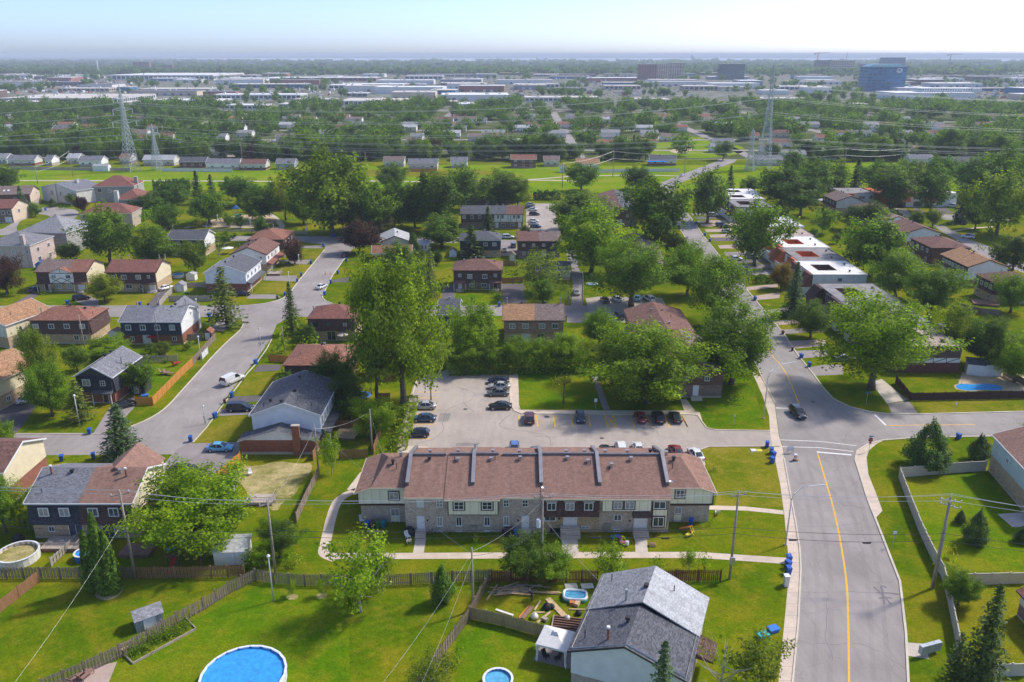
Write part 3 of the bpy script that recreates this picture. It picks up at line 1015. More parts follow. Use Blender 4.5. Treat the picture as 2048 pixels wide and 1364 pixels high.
SD={
'cream':M_siding('cream_siding',(.82,.7,.47),.3),
'lemon':M_siding('pale_yellow_panel',(.92,.86,.62),1.2,True,.05),
'white':M_siding('white_siding',(.9,.87,.82)),
'ice':M_siding('icy_white_siding',(.86,.88,.9)),
'palegreen':M_siding('pale_green_siding',(.55,.64,.62)),
'offwhite':M_siding('off_white_siding',(.72,.68,.6)),
'grey':M_siding('grey_siding',(.36,.36,.37)),
'brown':M_siding('brown_siding',(.16,.09,.07)),
'stucco':M_siding('peach_stucco',(.72,.56,.42),9.),
'orange':M_siding('orange_panel',(.62,.15,.04),.5),
'navy':M_siding('navy_siding',(.065,.07,.085)),
}
MT={}
MT.update({'sh_'+k:v for k,v in SH.items()})
MT.update({'br_'+k:v for k,v in BR.items()})
MT.update({'sd_'+k:v for k,v in SD.items()})
MT['trim']=M_plain('white_trim',(.8,.79,.76),.5,.06)
MT['trim_brown']=M_plain('brown_trim',(.075,.04,.032),.6,.15)
MT['trim_dark']=M_plain('dark_metal',(.045,.042,.045),.5,.2)
MT['trim_cream']=M_plain('cream_trim',(.72,.62,.44),.6,.1)
MT['metal']=M_plain('galvanised_metal',(.5,.5,.51),.4,.15,3,.7)
MT['flash']=M_plain('grey_flashing',(.19,.175,.18),.45,.2,2,.3)
MT['glass']=M_glass('window_glass')
MT['curtain']=M_plain('white_curtain_panel',(.72,.72,.7),.7,.1)
MT['blind']=M_plain('drawn_blind',(.34,.33,.31),.3,.3,1)
MT['door_white']=M_plain('white_door',(.8,.8,.82),.4,.05)
MT['door_dark']=M_plain('dark_door',(.1,.05,.04),.5,.2)
MT['found']=M['concrete']
MT['roof_white']=M_plain('white_roof_membrane',(.8,.76,.7),.7,.18,.5)
MT['roof_grey']=M_plain('grey_roof_membrane',(.27,.25,.24),.8,.25,.4)
MT['roof_stain']=M_plain('stained_roof_membrane',(.44,.33,.27),.8,.35,.5)
def win_mesh(w,h,style,frame):
 def mk():
  mb=MB()
  b=.1 if w<1.4 else .12
  y0, y1=-.1, .03
  mb.box(-w/2,y0,0,w/2,y1,b)
  mb.box(-w/2,y0,h-b,w/2,y1,h)
  mb.box(-w/2,y0,b,-w/2+b,y1,h-b)
  mb.box(w/2-b,y0,b,w/2,y1,h-b)
  if '2' in style or '4' in style:
   mb.box(-.04,y0+.02,b,.04,y1,h-b)
  if '4' in style:
   mb.box(-w/2+b,y0+.025,h/2-.03,-.04,y1,h/2+.03)
   mb.box(.04,y0+.025,h/2-.03,w/2-b,y1,h/2+.03)
  if 's' in style:
   mb.box(-w/2-.06,y0-.06,-.08,w/2+.06,y1,0)
  return mb
 return cached(('win',round(w,2),round(h,2),style,frame),lambda:mk().mesh('window',MT[frame]))
def pane_mesh(w,h,m):
 def mk():
  mb=MB()
  mb.box(-w/2+.06,-.045,.06,w/2-.06,.0,h-.06)
  return mb.mesh('pane',MT[m])
 return cached(('pane',round(w,2),round(h,2),m),mk)
def surround_mesh(w,h,m):
 def mk():
  mb=MB()
  b=.16
  y0, y1=-.07, .02
  mb.box(-w/2-b,y0,-b,w/2+b,y1,0)
  mb.box(-w/2-b,y0,h,w/2+b,y1,h+b)
  mb.box(-w/2-b,y0,0,-w/2,y1,h)
  mb.box(w/2,y0,0,w/2+b,y1,h)
  return mb.mesh('surround',MT[m])
 return cached(('surr',round(w,2),round(h,2),m),mk)
def add_window(root,x,y,z,rz,w,h,style='2',frame='trim',pane='glass',surround=None):
 if pane=='glass' and random.random()<.3:
  pane='blind'
 o=obj('window',win_mesh(w,h,style,frame),root,(x,y,z),rz)
 obj('pane',pane_mesh(w,h,pane),o)
 if surround:
  obj('surround',surround_mesh(w,h,surround),o)
 return o
def add_door(root,x,y,z,rz,w=1.,h=2.1,m='door_white',double=False,handle=False):
 mb=MB()
 mb.box(-w/2,-.05,0,w/2,.03,h)
 f=.08
 mb.box(-w/2-f,-.09,0,-w/2,.03,h+f,1)
 mb.box(w/2,-.09,0,w/2+f,.03,h+f,1)
 mb.box(-w/2,-.09,h,w/2,.03,h+f,1)
 if double:
  mb.box(-.03,-.065,0,.03,-.052,h,1)
 o=mb.build('door',[MT[m],MT['trim']],root,(x,y,z),rz)
 if handle:
  hb=MB()
  hb.box(w/2-.2,-.12,1.,w/2-.12,-.05,1.08)
  obj('handle',hb.mesh('handle',MT['trim_dark']),o)
 return o
def vent_mesh(kind):
 def mk():
  mb=MB()
  if kind=='box':
   mb.box(-.14,-.14,-.3,.14,.14,.28)
   mb.box(-.25,-.25,.28,.25,.25,.55)
   return mb.mesh('roof_vent',MT['trim_dark'])
  if kind=='metal':
   mb.box(-.18,-.18,-.35,.18,.18,.35)
   mb.box(-.24,-.24,.36,.24,.24,.6)
   return mb.mesh('roof_vent',MT['metal'])
  if kind=='pipe':
   mb.tube([(0,0,-.4),(0,0,.75)],.06,6)
   return mb.mesh('vent_pipe',MT['trim_dark'])
  if kind=='flue':
   mb.tube([(0,0,-.4),(0,0,1.3)],.13,8)
   mb.tube([(0,0,1.32),(0,0,1.5)],.2,8)
   return mb.mesh('flue',MT['metal'])
  if kind=='rust':
   mb.tube([(0,0,-.4),(0,0,1.2)],.14,8,0)
   mb.tube([(0,0,1.2),(0,0,1.42)],.2,8,1)
   return mb.mesh('flue',[MT['br_red'],MT['trim']])
 return cached(('vent',kind),mk)
HOUSES=[]
class House:
 def __init__(self,name,label,el,er,eave,depth,cat='house',rz=None,W=None,group=None,world=None):
  if world:
   self.W, self.rz, self.D, self.H=W, rad(rz or 0), depth, eave
   self.root=thing(name,label,cat,(world[0],world[1],0),self.rz,group)
   self.loc=Vector((world[0],world[1],eave))
   HOUSES.append((world[0]+W/2,world[1]+depth/2,max(W,depth)*.6))
   return
  A=at(*el,eave)if len(el)==2 else Q(*el,eave)
  B=at(*er,eave)if len(er)==2 else Q(*er,eave)
  d=B-A
  d.z=0
  self.W=W or d.length
  self.rz=math.atan2(d.y,d.x)if rz is None else rad(rz)
  self.D=depth
  self.H=eave
  self.root=thing(name,label,cat,(A.x,A.y,0),self.rz,group)
  self.loc=A
  HOUSES.append((A.x+self.W/2,A.y+depth/2,max(self.W,depth)*.6))
 def part(self,name,mb,mats,parent=None):
  return mb.build(name,[MT[m]if isinstance(m,str)else m for m in(mats if isinstance(mats,(list,tuple))else[mats])],parent or self.root)
 def walls(self,low,up,side,split=2.75,roof='gx',rise=2.4,inset=.0):
  W, Dp, H=self.W, self.D, self.H
  self.rise, self.rtype=rise, roof
  mb=MB()
  mb.box(0,0,-.1,W,Dp,.25)
  self.part('foundation',mb,'found')
  mb=MB()
  if split>.3:
   mb.box(.01,.01,.25,W-.01,Dp-.01,split)
   self.part('wall',mb,'br_'+low if not low.startswith(('sd_','br_'))else low)
  mb=MB()
  z0=max(split,.25)
  e=-.04
  if roof=='gx':
   r=H+rise
   mb.face([(e,e,z0),(W-e,e,z0),(W-e,e,H),(e,e,H)],0)
   mb.face([(W-e,Dp-e,z0),(e,Dp-e,z0),(e,Dp-e,H),(W-e,Dp-e,H)],0)
   mb.face([(W-e,e,z0),(W-e,Dp-e,z0),(W-e,Dp-e,H),(W-e,Dp/2,r),(W-e,e,H)],1)
   mb.face([(e,Dp-e,z0),(e,e,z0),(e,e,H),(e,Dp/2,r),(e,Dp-e,H)],1)
  elif roof=='gy':
   r=H+rise
   mb.face([(e,e,z0),(W-e,e,z0),(W-e,e,H),(W/2,e,r),(e,e,H)],0)
   mb.face([(W-e,Dp-e,z0),(e,Dp-e,z0),(e,Dp-e,H),(W/2,Dp-e,r),(W-e,Dp-e,H)],0)
   mb.face([(W-e,e,z0),(W-e,Dp-e,z0),(W-e,Dp-e,H),(W-e,e,H)],1)
   mb.face([(e,Dp-e,z0),(e,e,z0),(e,e,H),(e,Dp-e,H)],1)
  else:
   mb.box(e,e,z0,W-e,Dp-e,H)
  mb.face([(e,e,z0),(e,Dp-e,z0),(W-e,Dp-e,z0),(W-e,e,z0)],0)
  self.part('upper_wall',mb,[up,side])
  return self
 def roof(self,m,m2=None,ov=.4,cut=.5,trim='trim',hipl=True,hipr=True,th=.14):
  W, Dp, H, R=self.W, self.D, self.H, self.rise
  t=self.rtype
  o=ov
  out=[]
  def slab(mb,q,mi=0):
   n=len(q)
   qb=[(p[0],p[1],p[2]-th)for p in q]
   mb.face(q,mi)
   mb.face(list(reversed(qb)),mi)
   for i in range(n):
    j=(i+1)%n
    mb.face([qb[i],qb[j],q[j],q[i]],mi)
  if t=='gx':
   zo=H-R*o/(Dp/2)+th
   zr=H+R+th
   segs=[(-o,W+o,m)]if not m2 else[(-o,W*cut,m),(W*cut,W+o,m2)]
   for a, b, mm in segs:
    mb=MB()
    slab(mb,[(a,-o,zo),(b,-o,zo),(b,Dp/2,zr),(a,Dp/2,zr)])
    slab(mb,[(b,Dp+o,zo),(a,Dp+o,zo),(a,Dp/2,zr),(b,Dp/2,zr)])
    out.append(self.part('roof',mb,mm))
   mb=MB()
   mb.box(-o,-o-.09,zo-th-.06,W+o,-o-.004,zo-.01)
   for xx in(-o-.07,W+o+.004):
    mb.hexa([(xx,-o,zo-th-.12),(xx+.066,-o,zo-th-.12),(xx+.066,Dp/2,zr-th-.12),(xx,Dp/2,zr-th-.12),(xx,-o,zo+.01),(xx+.066,-o,zo+.01),(xx+.066,Dp/2,zr+.01),(xx,Dp/2,zr+.01)])
    mb.hexa([(xx,Dp/2,zr-th-.12),(xx+.066,Dp/2,zr-th-.12),(xx+.066,Dp+o,zo-th-.12),(xx,Dp+o,zo-th-.12),(xx,Dp/2,zr+.01),(xx+.066,Dp/2,zr+.01),(xx+.066,Dp+o,zo+.01),(xx,Dp+o,zo+.01)])
   self.part('fascia',mb,trim,out[0])
  elif t=='gy':
   zo=H-R*o/(W/2)+th
   zr=H+R+th
   mb=MB()
   slab(mb,[(-o,Dp+o,zo),(-o,-o,zo),(W/2,-o,zr),(W/2,Dp+o,zr)])
   ob=MB()if m2 else mb
   slab(ob,[(W+o,-o,zo),(W+o,Dp+o,zo),(W/2,Dp+o,zr),(W/2,-o,zr)])
   out.append(self.part('roof',mb,m))
   if m2:
    out.append(self.part('roof',ob,m2))
   mb=MB()
   for yy in(-o-.07,Dp+o+.004):
    for xa, xb in((-o,W/2),(W/2,W+o)):
     za, zb=(zo,zr)if xa<0 else(zr,zo)
     mb.hexa([(xa,yy,za-th-.14),(xb,yy,zb-th-.14),(xb,yy+.066,zb-th-.14),(xa,yy+.066,za-th-.14),(xa,yy,za+.01),(xb,yy,zb+.01),(xb,yy+.066,zb+.01),(xa,yy+.066,za+.01)])
   mb.box(W+o+.004,-o,zo-th-.06,W+o+.09,Dp+o,zo-.01)
   mb.box(-o-.09,-o,zo-th-.06,-o-.004,Dp+o,zo-.01)
   self.part('fascia',mb,trim,out[0])
  else:
   z0=H
   zr=H+R
   x0, x1, y0, y1=-o, W+o, -o, Dp+o
   if W>=Dp:
    k=Dp/2+o
    a=(x0+(k if hipl else 0),Dp/2,zr)
    b=(x1-(k if hipr else 0),Dp/2,zr)
    fs=[[(x0,y0,z0),(x1,y0,z0),b,a],[(x1,y1,z0),(x0,y1,z0),a,b],[(x1,y0,z0),(x1,y1,z0),b],[(x0,y1,z0),(x0,y0,z0),a]]
   else:
    k=W/2+o
    a=(W/2,y0+(k if hipl else 0),zr)
    b=(W/2,y1-(k if hipr else 0),zr)
    fs=[[(x0,y1,z0),(x0,y0,z0),a,b],[(x1,y0,z0),(x1,y1,z0),b,a],[(x0,y0,z0),(x1,y0,z0),a],[(x1,y1,z0),(x0,y1,z0),b]]
   mb=MB()
   for f in fs:
    mb.face([(p[0],p[1],p[2]+th)for p in f])
   mb.face([(x0,y0,z0+th),(x0,y1,z0+th),(x1,y1,z0+th),(x1,y0,z0+th)])
   out.append(self.part('roof',mb,m))
   mb=MB()
   mb.box(x0+.02,y0+.02,z0-.08,x1-.02,y1-.02,z0+th-.003)
   self.part('fascia',mb,trim,out[0])
  self.rp=out[0]
  return self
 def rz_at(self,x,y):
  W, Dp, H, R=self.W, self.D, self.H, self.rise
  if self.rtype=='gx':
   return H+R*(1-abs(y-Dp/2)/(Dp/2))+.14
  if self.rtype=='gy':
   return H+R*(1-abs(x-W/2)/(W/2))+.14
  k=min(Dp,W)/2
  return H+R*min(1,min(y,Dp-y)/k,min(x,W-x)/k)+.14
 def vents(self,*lst):
  for kind, fx, fy in lst:
   x, y=fx*self.W, fy*self.D
   nm={'box':'roof_vent','metal':'roof_vent','pipe':'vent_pipe','flue':'flue','rust':'flue'}[kind]
   obj(nm,vent_mesh(kind),self.root,(x,y,self.rz_at(x,y)))
  return self
 def skirt(self,faces,m,z0=2.55,out=.5,top=None):
  W, Dp, H=self.W, self.D, top or self.H
  for f in faces:
   mb=MB()
   a, b=.07, out
   if f=='f':
    mb.hexa([(0,-b,z0),(W,-b,z0),(W,-.045,z0),(0,-.045,z0),(0,-a-.03,H-.02),(W,-a-.03,H-.02),(W,-.045,H-.02),(0,-.045,H-.02)])
   elif f=='b':
    mb.hexa([(0,Dp+.045,z0),(W,Dp+.045,z0),(W,Dp+b,z0),(0,Dp+b,z0),(0,Dp+.045,H-.02),(W,Dp+.045,H-.02),(W,Dp+a+.03,H-.02),(0,Dp+a+.03,H-.02)])
   elif f=='r':
    mb.hexa([(W+.045,0,z0),(W+b,0,z0),(W+b,Dp,z0),(W+.045,Dp,z0),(W+.045,0,H-.02),(W+a+.03,0,H-.02),(W+a+.03,Dp,H-.02),(W+.045,Dp,H-.02)])
   elif f=='l':
    mb.hexa([(-b,0,z0),(-.045,0,z0),(-.045,Dp,z0),(-b,Dp,z0),(-a-.03,0,H-.02),(-.045,0,H-.02),(-.045,Dp,H-.02),(-a-.03,Dp,H-.02)])
   self.part('mansard',mb,m)
  return self
 def win(self,face,*lst,frame='trim',proud=.05,surround=None):
  W, Dp=self.W, self.D
  for it in lst:
   u, z, w, h=it[:4]
   st=it[4]if len(it)>4 else '2'
   pm=it[5]if len(it)>5 else 'glass'
   if face=='f':
    x, y, r=u*W, -proud, 0
   elif face=='b':
    x, y, r=(1-u)*W, Dp+proud, math.pi
   elif face=='r':
    x, y, r=W+proud, u*Dp, math.pi/2
   else:
    x, y, r=-proud,(1-u)*Dp, -math.pi/2
   add_window(self.root,x,y,z,r,w,h,st,frame,pm,surround)
  return self
 def door(self,face,u,z=.25,w=1.,h=2.1,m='door_white',double=False,proud=.04):
  W, Dp=self.W, self.D
  x, y, r={'f':(u*W,-proud,0),'b':((1-u)*W,Dp+proud,math.pi),'r':(W+proud,u*Dp,math.pi/2),'l':(-proud,(1-u)*Dp,-math.pi/2)}[face]
  add_door(self.root,x,y,z,r,w,h,m,double)
  return self
 def steps(self,u,w=1.6,n=3,rise=.17,y=-.1):
  mb=MB()
  for i in range(n):
   mb.box(u*self.W-w/2,y-.35*(n-i)-.6,0,u*self.W+w/2,y-.35*(n-i-1)-.6 if i<n-1 else y,rise*(i+1))
  self.part('steps',mb,'found')
  return self
 def porch(self,x0,x1,d,z,m,side='f'):
  W, Dp=self.W, self.D
  mb=MB()
  if side=='f':
   mb.hexa([(x0*W,-d,z),(x1*W,-d,z),(x1*W,0,z+.1),(x0*W,0,z+.1),(x0*W,-d,z+.2),(x1*W,-d,z+.2),(x1*W,0,z+.75),(x0*W,0,z+.75)])
   self.part('porch_roof',mb,m)
   for xx in(x0*W+.12,x1*W-.12):
    pb=MB()
    pb.box(xx-.07,-d+.1,0,xx+.07,-d+.24,z)
    self.part('porch_post',pb,'trim')
  else:
   mb.hexa([(W,x0*Dp,z+.1),(W+d,x0*Dp,z),(W+d,x1*Dp,z),(W,x1*Dp,z+.1),(W,x0*Dp,z+.75),(W+d,x0*Dp,z+.2),(W+d,x1*Dp,z+.2),(W,x1*Dp,z+.75)])
   self.part('porch_roof',mb,m)
   for yy in(x0*Dp+.12,x1*Dp-.12):
    pb=MB()
    pb.box(W+d-.24,yy-.07,0,W+d-.1,yy+.07,z)
    self.part('porch_post',pb,'trim')
  return self
 def chimney(self,x,y,w,d,z0,z1,m):
  mb=MB()
  mb.box(x-w/2,y-d/2,z0,x+w/2,y+d/2,z1)
  c=self.part('chimney',mb,m)
  cb=MB()
  cb.box(x-w/2-.08,y-d/2-.08,z1+.002,x+w/2+.08,y+d/2+.08,z1+.14)
  self.part('cap',cb,'found',c)
  return self
 def gable(self,x0,x1,z,rise,d,m_roof,m_wall):
  W=self.W
  a, b=x0*W, x1*W
  c=(a+b)/2
  mb=MB()
  mb.face([(a,-d,z),(b,-d,z),(c,-d,z+rise)])
  mb.face([(a,-d,2.5),(b,-d,2.5),(b,-d,z),(a,-d,z)])
  mb.face([(b,-d,2.5),(b,0,2.5),(b,0,z),(b,-d,z)])
  mb.face([(a,0,2.5),(a,-d,2.5),(a,-d,z),(a,0,z)])
  mb.face([(a,0,2.5),(b,0,2.5),(b,-d,2.5),(a,-d,2.5)])
  self.part('front_gable',mb,m_wall)
  mb=MB()
  yb=rise/self.rise*self.D/2
  o=.25
  for s in(-1,1):
   e=c+s*((b-a)/2+o)
   ze=z-rise*o/((b-a)/2)
   q=[(e,-d-.2,ze+.1),(c,-d-.2,z+rise+.1),(c,yb,z+rise+.1),(e,-.1,ze+.1)]
   if s>0:
    q=[q[1],q[0],q[3],q[2]]
    q=[q[1],q[2],q[3],q[0]]
   mb.face(q)
   mb.face([(p[0],p[1],p[2]-.12)for p in reversed(q)])
   mb.face([(e,-d-.2,ze-.02),(c,-d-.2,z+rise-.02),(c,-d-.2,z+rise+.1),(e,-d-.2,ze+.1)])
  self.part('gable_roof',mb,m_roof)
  return self
 def back_gable(self,x0,x1,ext,m,extra=.35,up='sd_white'):
  W, Dp, H, R=self.W, self.D, self.H, self.rise+extra
  a, b=x0*W, x1*W
  c=(a+b)/2
  y0, y1=Dp/2, Dp+ext
  mb=MB()
  mb.face([(a,y0,H),(a,y1,H),(c,y1,H+R),(c,y0-.6,H+R)])
  mb.face([(c,y0-.6,H+R),(c,y1,H+R),(b,y1,H),(b,y0,H)])
  mb.face([(a,y0,H),(c,y0-.6,H+R),(b,y0,H)])
  self.part('wing_roof',mb,m)
  mb=MB()
  mb.prism([(a+.3,Dp),(b-.3,Dp),(b-.3,y1-.3),(a+.3,y1-.3)],0,H-.02)
  mb.face([(b-.3,y1-.3,H-.02),(a+.3,y1-.3,H-.02),(c,y1-.3,H+R-.2)])
  self.part('wing_wall',mb,up)
  return self
  # --- houses, one by one
def brow(h,z,n,w=1.2,hh=1.25,style='2',lo=.1,hi=.9,frame='trim',proud=.42):
 h.win('f',*[(lo+(hi-lo)*i/(n-1),z,w,hh,style)for i in range(n)],frame=frame,proud=proud)
 return h
h=House('duplex_house','half-timbered duplex with a white crossed gable and two-tone roof',(12,350,1088),(12,838,1088),5.9,10.5)
h.walls('tan','sd_brown','sd_cream',2.7,'gx',2.25).roof('sh_taupe','sh_rust',cut=.62,trim='trim_brown')
h.skirt('f','sh_dark').gable(.27,.74,5.6,1.35,.62,'sh_rust','sd_white')
for x0, z0, x1, z1 in((.28,2.6,.5,4.3),(.5,2.6,.28,4.3),(.5,2.6,.73,4.3),(.73,2.6,.5,4.3),(.27,5.55,.74,5.55),(.27,2.6,.74,2.6),(.5,5.6,.5,6.9)):
 mb=MB()
 mb.bar((x0*h.W,-.65,z0),(x1*h.W,-.65,z1),.05,.16)
 h.part('timber',mb,'trim_brown')
h.win('f',(.36,4.,1.5,1.2),(.65,4.,1.5,1.2),proud=.66).win('f',(.4,.9,1.7,1.4),(.62,.9,1.5,1.4),proud=.03).door('f',.16,m='door_dark').door('f',.86,w=1.8).porch(.0,.27,1.2,2.45,'sh_dark').porch(.74,1.,1.2,2.45,'sh_redbrown').steps(.86)
h.win('r',(.3,5.6,.7,.8)).vents(('box',.35,.55),('box',.62,.55),('flue',.85,.6))
h=House('duplex_house','brown duplex with plain red-brown roof and cream gable beside the pole',(12,1035,1090),(12,1512,1090),5.9,10.5)
h.walls('tan','sd_brown','sd_cream',2.7,'gx',2.25).roof('sh_redbrown',trim='trim_brown').skirt('f','sh_dark')
h.win('f',(.14,4.1,.8,.9),(.86,4.1,.8,.9),proud=.4).win('f',(.36,3.8,1.5,1.3),(.65,3.8,1.5,1.3),proud=.42)
h.win('f',(.42,.9,1.9,1.4),(.68,.9,1.1,1.4),proud=.03).door('f',.9,w=1.6).porch(.72,1.,1.3,2.45,'sh_dark').steps(.9,2.4).vents(('flue',.12,.55),('flue',.32,.55),('box',.65,.55),('flue',.95,.55))
h=House('duplex_house','hip-roofed rust duplex at the left with white upper windows',(4,170,628),(4,500,628),5.8,9.5)
h.walls('tan','sd_brown','sd_brown',2.7,'hip',2.1).roof('sh_rust',trim='trim_brown').skirt('fr','sh_dark')
brow(h,3.9,4,1.3,1.2).win('f',(.75,.9,1.2,1.3),(.9,.9,.8,1.2),proud=.03).vents(('flue',.1,.3),('box',.55,.5),('box',.8,.5),('pipe',.95,.4))
h=House('duplex_house','navy and brick duplex with slate roof and white gable',(4,683,632),(4,1025,632),5.8,10.5)
h.walls('red','sd_navy','sd_white',2.7,'gx',2.2).roof('sh_slate','sh_grey',trim='trim').skirt('f','sh_navy').back_gable(.5,1.,2.5,'sh_slate')
brow(h,3.8,4,1.3,1.25,'2s',.13,.86).win('f',(.16,.9,.9,1.1),(.86,.9,1.,1.1),proud=.03).door('f',.4,w=1.7,double=True).win('r',(.6,5.5,.7,.7)).vents(('pipe',.12,.55),('box',.3,.6),('flue',.52,.5),('box',.78,.55),('flue',.97,.5))
h=House('corner_house','charcoal corner house with hipped grey roof beside the orange fence',(4,430,940),(4,632,945),5.8,11)
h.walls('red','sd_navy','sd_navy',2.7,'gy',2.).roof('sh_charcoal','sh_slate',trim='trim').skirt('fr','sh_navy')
h.win('f',(.3,3.8,1.6,1.4),(.76,3.9,1.,1.1,'4'),proud=.42).door('f',.75,m='door_dark').porch(.45,1.,1.3,2.4,'sh_charcoal').vents(('box',.25,.7),('box',.4,.75),('flue',.9,.5)).win('r',(.5,1.,1.,1.))
h=House('duplex_house','cream-gabled house cut by the left edge, upper',(0,-70,640),(0,10,650),5.8,13)
h.walls('tan','sd_offwhite','sd_cream',2.7,'gy',2.1).roof('sh_tan',trim='trim').win('r',(.5,3.6,.8,1.),(.2,1.,1.1,1.1)).vents(('pipe',.8,.3))
h=House('duplex_house','cream-gabled brick house cut by the left edge, lower',(0,-140,762),(0,-26,772),5.8,13.5)
h.walls('tan','sd_offwhite','sd_cream',2.7,'gy',2.1).roof('sh_tan',trim='trim_cream').win('r',(.3,1.,1.,1.1),(.7,3.7,.8,1.))
h=House('duplex_house','white-gabled house with grey roof and side porch on the left street',(13,45,612),(13,440,612),5.9,14.5)
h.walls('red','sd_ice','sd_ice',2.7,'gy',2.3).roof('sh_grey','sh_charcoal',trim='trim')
for i in range(4):
 h.win('r',(.12+.25*i,3.8,1.3,1.2,'2s'))
h.porch(.0,.95,1.6,2.5,'sh_charcoal','r').vents(('pipe',.2,.1),('box',.45,.2),('box',.5,.6)).door('r',.25)
h=House('duplex_house','white-gabled house with brown roof in the middle of the left street',(13,300,430),(13,640,430),5.9,15)
h.walls('tan','sd_white','sd_white',2.7,'gy',2.2).roof('sh_brown',trim='trim_brown').porch(.0,.98,1.8,2.5,'sh_redbrown','r')
h.win('f',(.85,4.4,.8,.8)).win('r',(.15,3.7,1.4,1.3),(.4,3.7,1.4,1.3),(.7,3.7,1.4,1.3)).vents(('flue',.1,.4),('box',.4,.3),('box',.5,.6),('flue',.3,.7)).door('r',.3)
h=House('hip_house','rust hip-roofed brown house at the top of the left street',(13,470,290),(13,805,290),5.9,14)
h.walls('tan','sd_brown','sd_brown',2.7,'hip',2.3).roof('sh_rust',trim='trim_brown').skirt('fr','sh_dark')
h.win('r',(.15,3.8,1.3,1.3),(.4,3.8,1.3,1.3),(.7,3.8,1.3,1.3),proud=.42).vents(('box',.4,.5),('box',.5,.55),('flue',.55,.6)).porch(.0,.98,1.8,2.5,'sh_redbrown','r')
h=House('duplex_house','black-roofed dark house with white gable near the playground',(12,1632,772),(12,1985,772),5.8,10)
h.walls('tan','sd_navy','sd_white',2.7,'gx',2.2).roof('sh_charcoal',trim='trim').skirt('f','sh_navy')
h.win('f',(.3,3.9,1.1,1.2),(.62,3.9,1.1,1.2),proud=.42).vents(('flue',.02,.5),('flue',.95,.5))
h=House('brick_house','white-gabled house with charcoal roof, low wing and brick chimney',(14,600,918),(14,1262,918),6.2,14.5)
h.walls('red','sd_ice','sd_ice',2.7,'gy',2.2).roof('sh_charcoal',trim='trim')
for i in range(7):
 h.win('r',(.08+.14*i,3.7,1.,1.9,'2s'))
h.porch(.0,1.,1.7,2.6,'sh_charcoal','r').vents(('box',.55,.35),('box',.5,.75),('pipe',.65,.15),('pipe',.15,.1),('pipe',.85,.12),('box',.22,.2))
A=Q(14,460,1178,2.75)-Vector((h.loc.x,h.loc.y,0))
B=Q(14,1238,1180,2.75)-Vector((h.loc.x,h.loc.y,0))
wx0, wx1, wy=A.x+.35, B.x-.35, A.y+.3
mb=MB()
mb.box(wx0,wy,-.1,wx1,-.05,.5,1)
mb.box(wx0,wy+.005,.5,wx1,-.05,2.75)
h.part('wing_wall',mb,['br_red','found'])
c=(wx0+wx1)/2
mb=MB()
mb.face([(wx0,wy,2.75),(wx1,wy,2.75),(c,wy,4.55)])
h.part('wing_gable',mb,'sd_ice')
mb=MB()
o=.4
for s in(-1,1):
 e=c+s*((wx1-wx0)/2+o)
 q=[(e,wy-.35,2.66),(c,wy-.35,4.72),(c,-.05,4.72),(e,-.05,2.66)]
 if s>0:
  q=list(reversed(q))
 mb.face(list(reversed(q)))
 mb.face([(p[0],p[1],p[2]-.13)for p in q])
 mb.face([(e,wy-.35,2.53),(c,wy-.35,4.59),(c,wy-.35,4.72),(e,wy-.35,2.66)],1)
h.part('wing_roof',mb,['sh_charcoal','trim'])
cx=Q(14,1035,1200,2.5).x-h.loc.x
h.chimney(cx,wy-.28,1.25,.55,0,5.6,'br_red')
mb=MB()
mb.hexa([(cx-.625,wy-.555,2.),(cx+.625,wy-.555,2.),(cx+.625,wy-.02,2.),(cx-.625,wy-.02,2.),(cx-.62,wy-.55,2.9),(cx+.62,wy-.55,2.9),(cx+.62,wy-.02,2.9),(cx-.62,wy-.02,2.9)])
h.part('chimney_base',mb,'br_red')
h.vents(('box',.45,.02))
h=House('hip_house','brown hip-roofed house behind the white-gabled chimney house',(14,920,442),(14,1510,442),5.6,12)
h.walls('red','sd_brown','sd_brown',2.7,'hip',2.).roof('sh_rust',trim='trim_brown').skirt('fr','sh_dark').win('r',(.2,3.6,1.2,1.3),(.5,3.6,1.2,1.3),(.8,3.6,1.2,1.3),proud=.42).vents(('box',.5,.6),('metal',.52,.72),('pipe',.2,.3))
h=House('hip_house','dark brown house with patio door behind the street bend hedge',(13,1055,1060),(13,1500,1060),5.5,9.5)
h.walls('tan','sd_brown','sd_brown',2.6,'hip',2.1).roof('sh_redbrown',trim='trim_brown').skirt('fl','sh_dark').win('f',(.16,3.6,1.2,1.2),(.45,3.6,1.2,1.2),(.8,3.6,1.2,1.2),proud=.42,frame='trim_brown').win('f',(.16,1.,.9,1.),(.74,1.,1.3,1.),proud=.03).door('f',.48,w=2.,m='glass',double=True).vents(('flue',.02,.5),('pipe',.25,.3),('box',.6,.55))
h=House('bungalow','pale bungalow with light grey gable roof near the top of the street',(5,232,180),(5,392,175),3.6,13)
h.walls('beige','sd_offwhite','sd_offwhite',.5,'gy',1.9).roof('sh_pale',trim='trim_brown').win('f',(.2,1.2,1.,.9)).win('r',(.2,1.3,1.2,1.2),(.5,1.3,1.2,1.2)).vents(('box',.6,.5),('pipe',.62,.2))
h=House('bungalow','low rust-roofed house below the pale bungalow',(5,185,245),(5,405,240),3.,8)
h.walls('red','sd_offwhite','sd_offwhite',2.2,'gx',1.6).roof('sh_rust',trim='trim').win('f',(.3,1.,1.2,1.),(.7,1.,1.2,1.)).vents(('box',.5,.6))
h=House('bungalow','small white sunroom wing behind the slim cedar',(5,435,195),(5,500,195),2.6,6)
h.walls('beige','sd_white','sd_white',.6,'gx',.8).roof('sh_pale',trim='trim').win('f',(.2,.9,.7,1.3),(.5,.9,.7,1.3),(.8,.9,.7,1.3))
h=House('duplex_house','slate-roofed navy duplex behind the dark spruce',(5,682,172),(5,912,172),5.8,10)
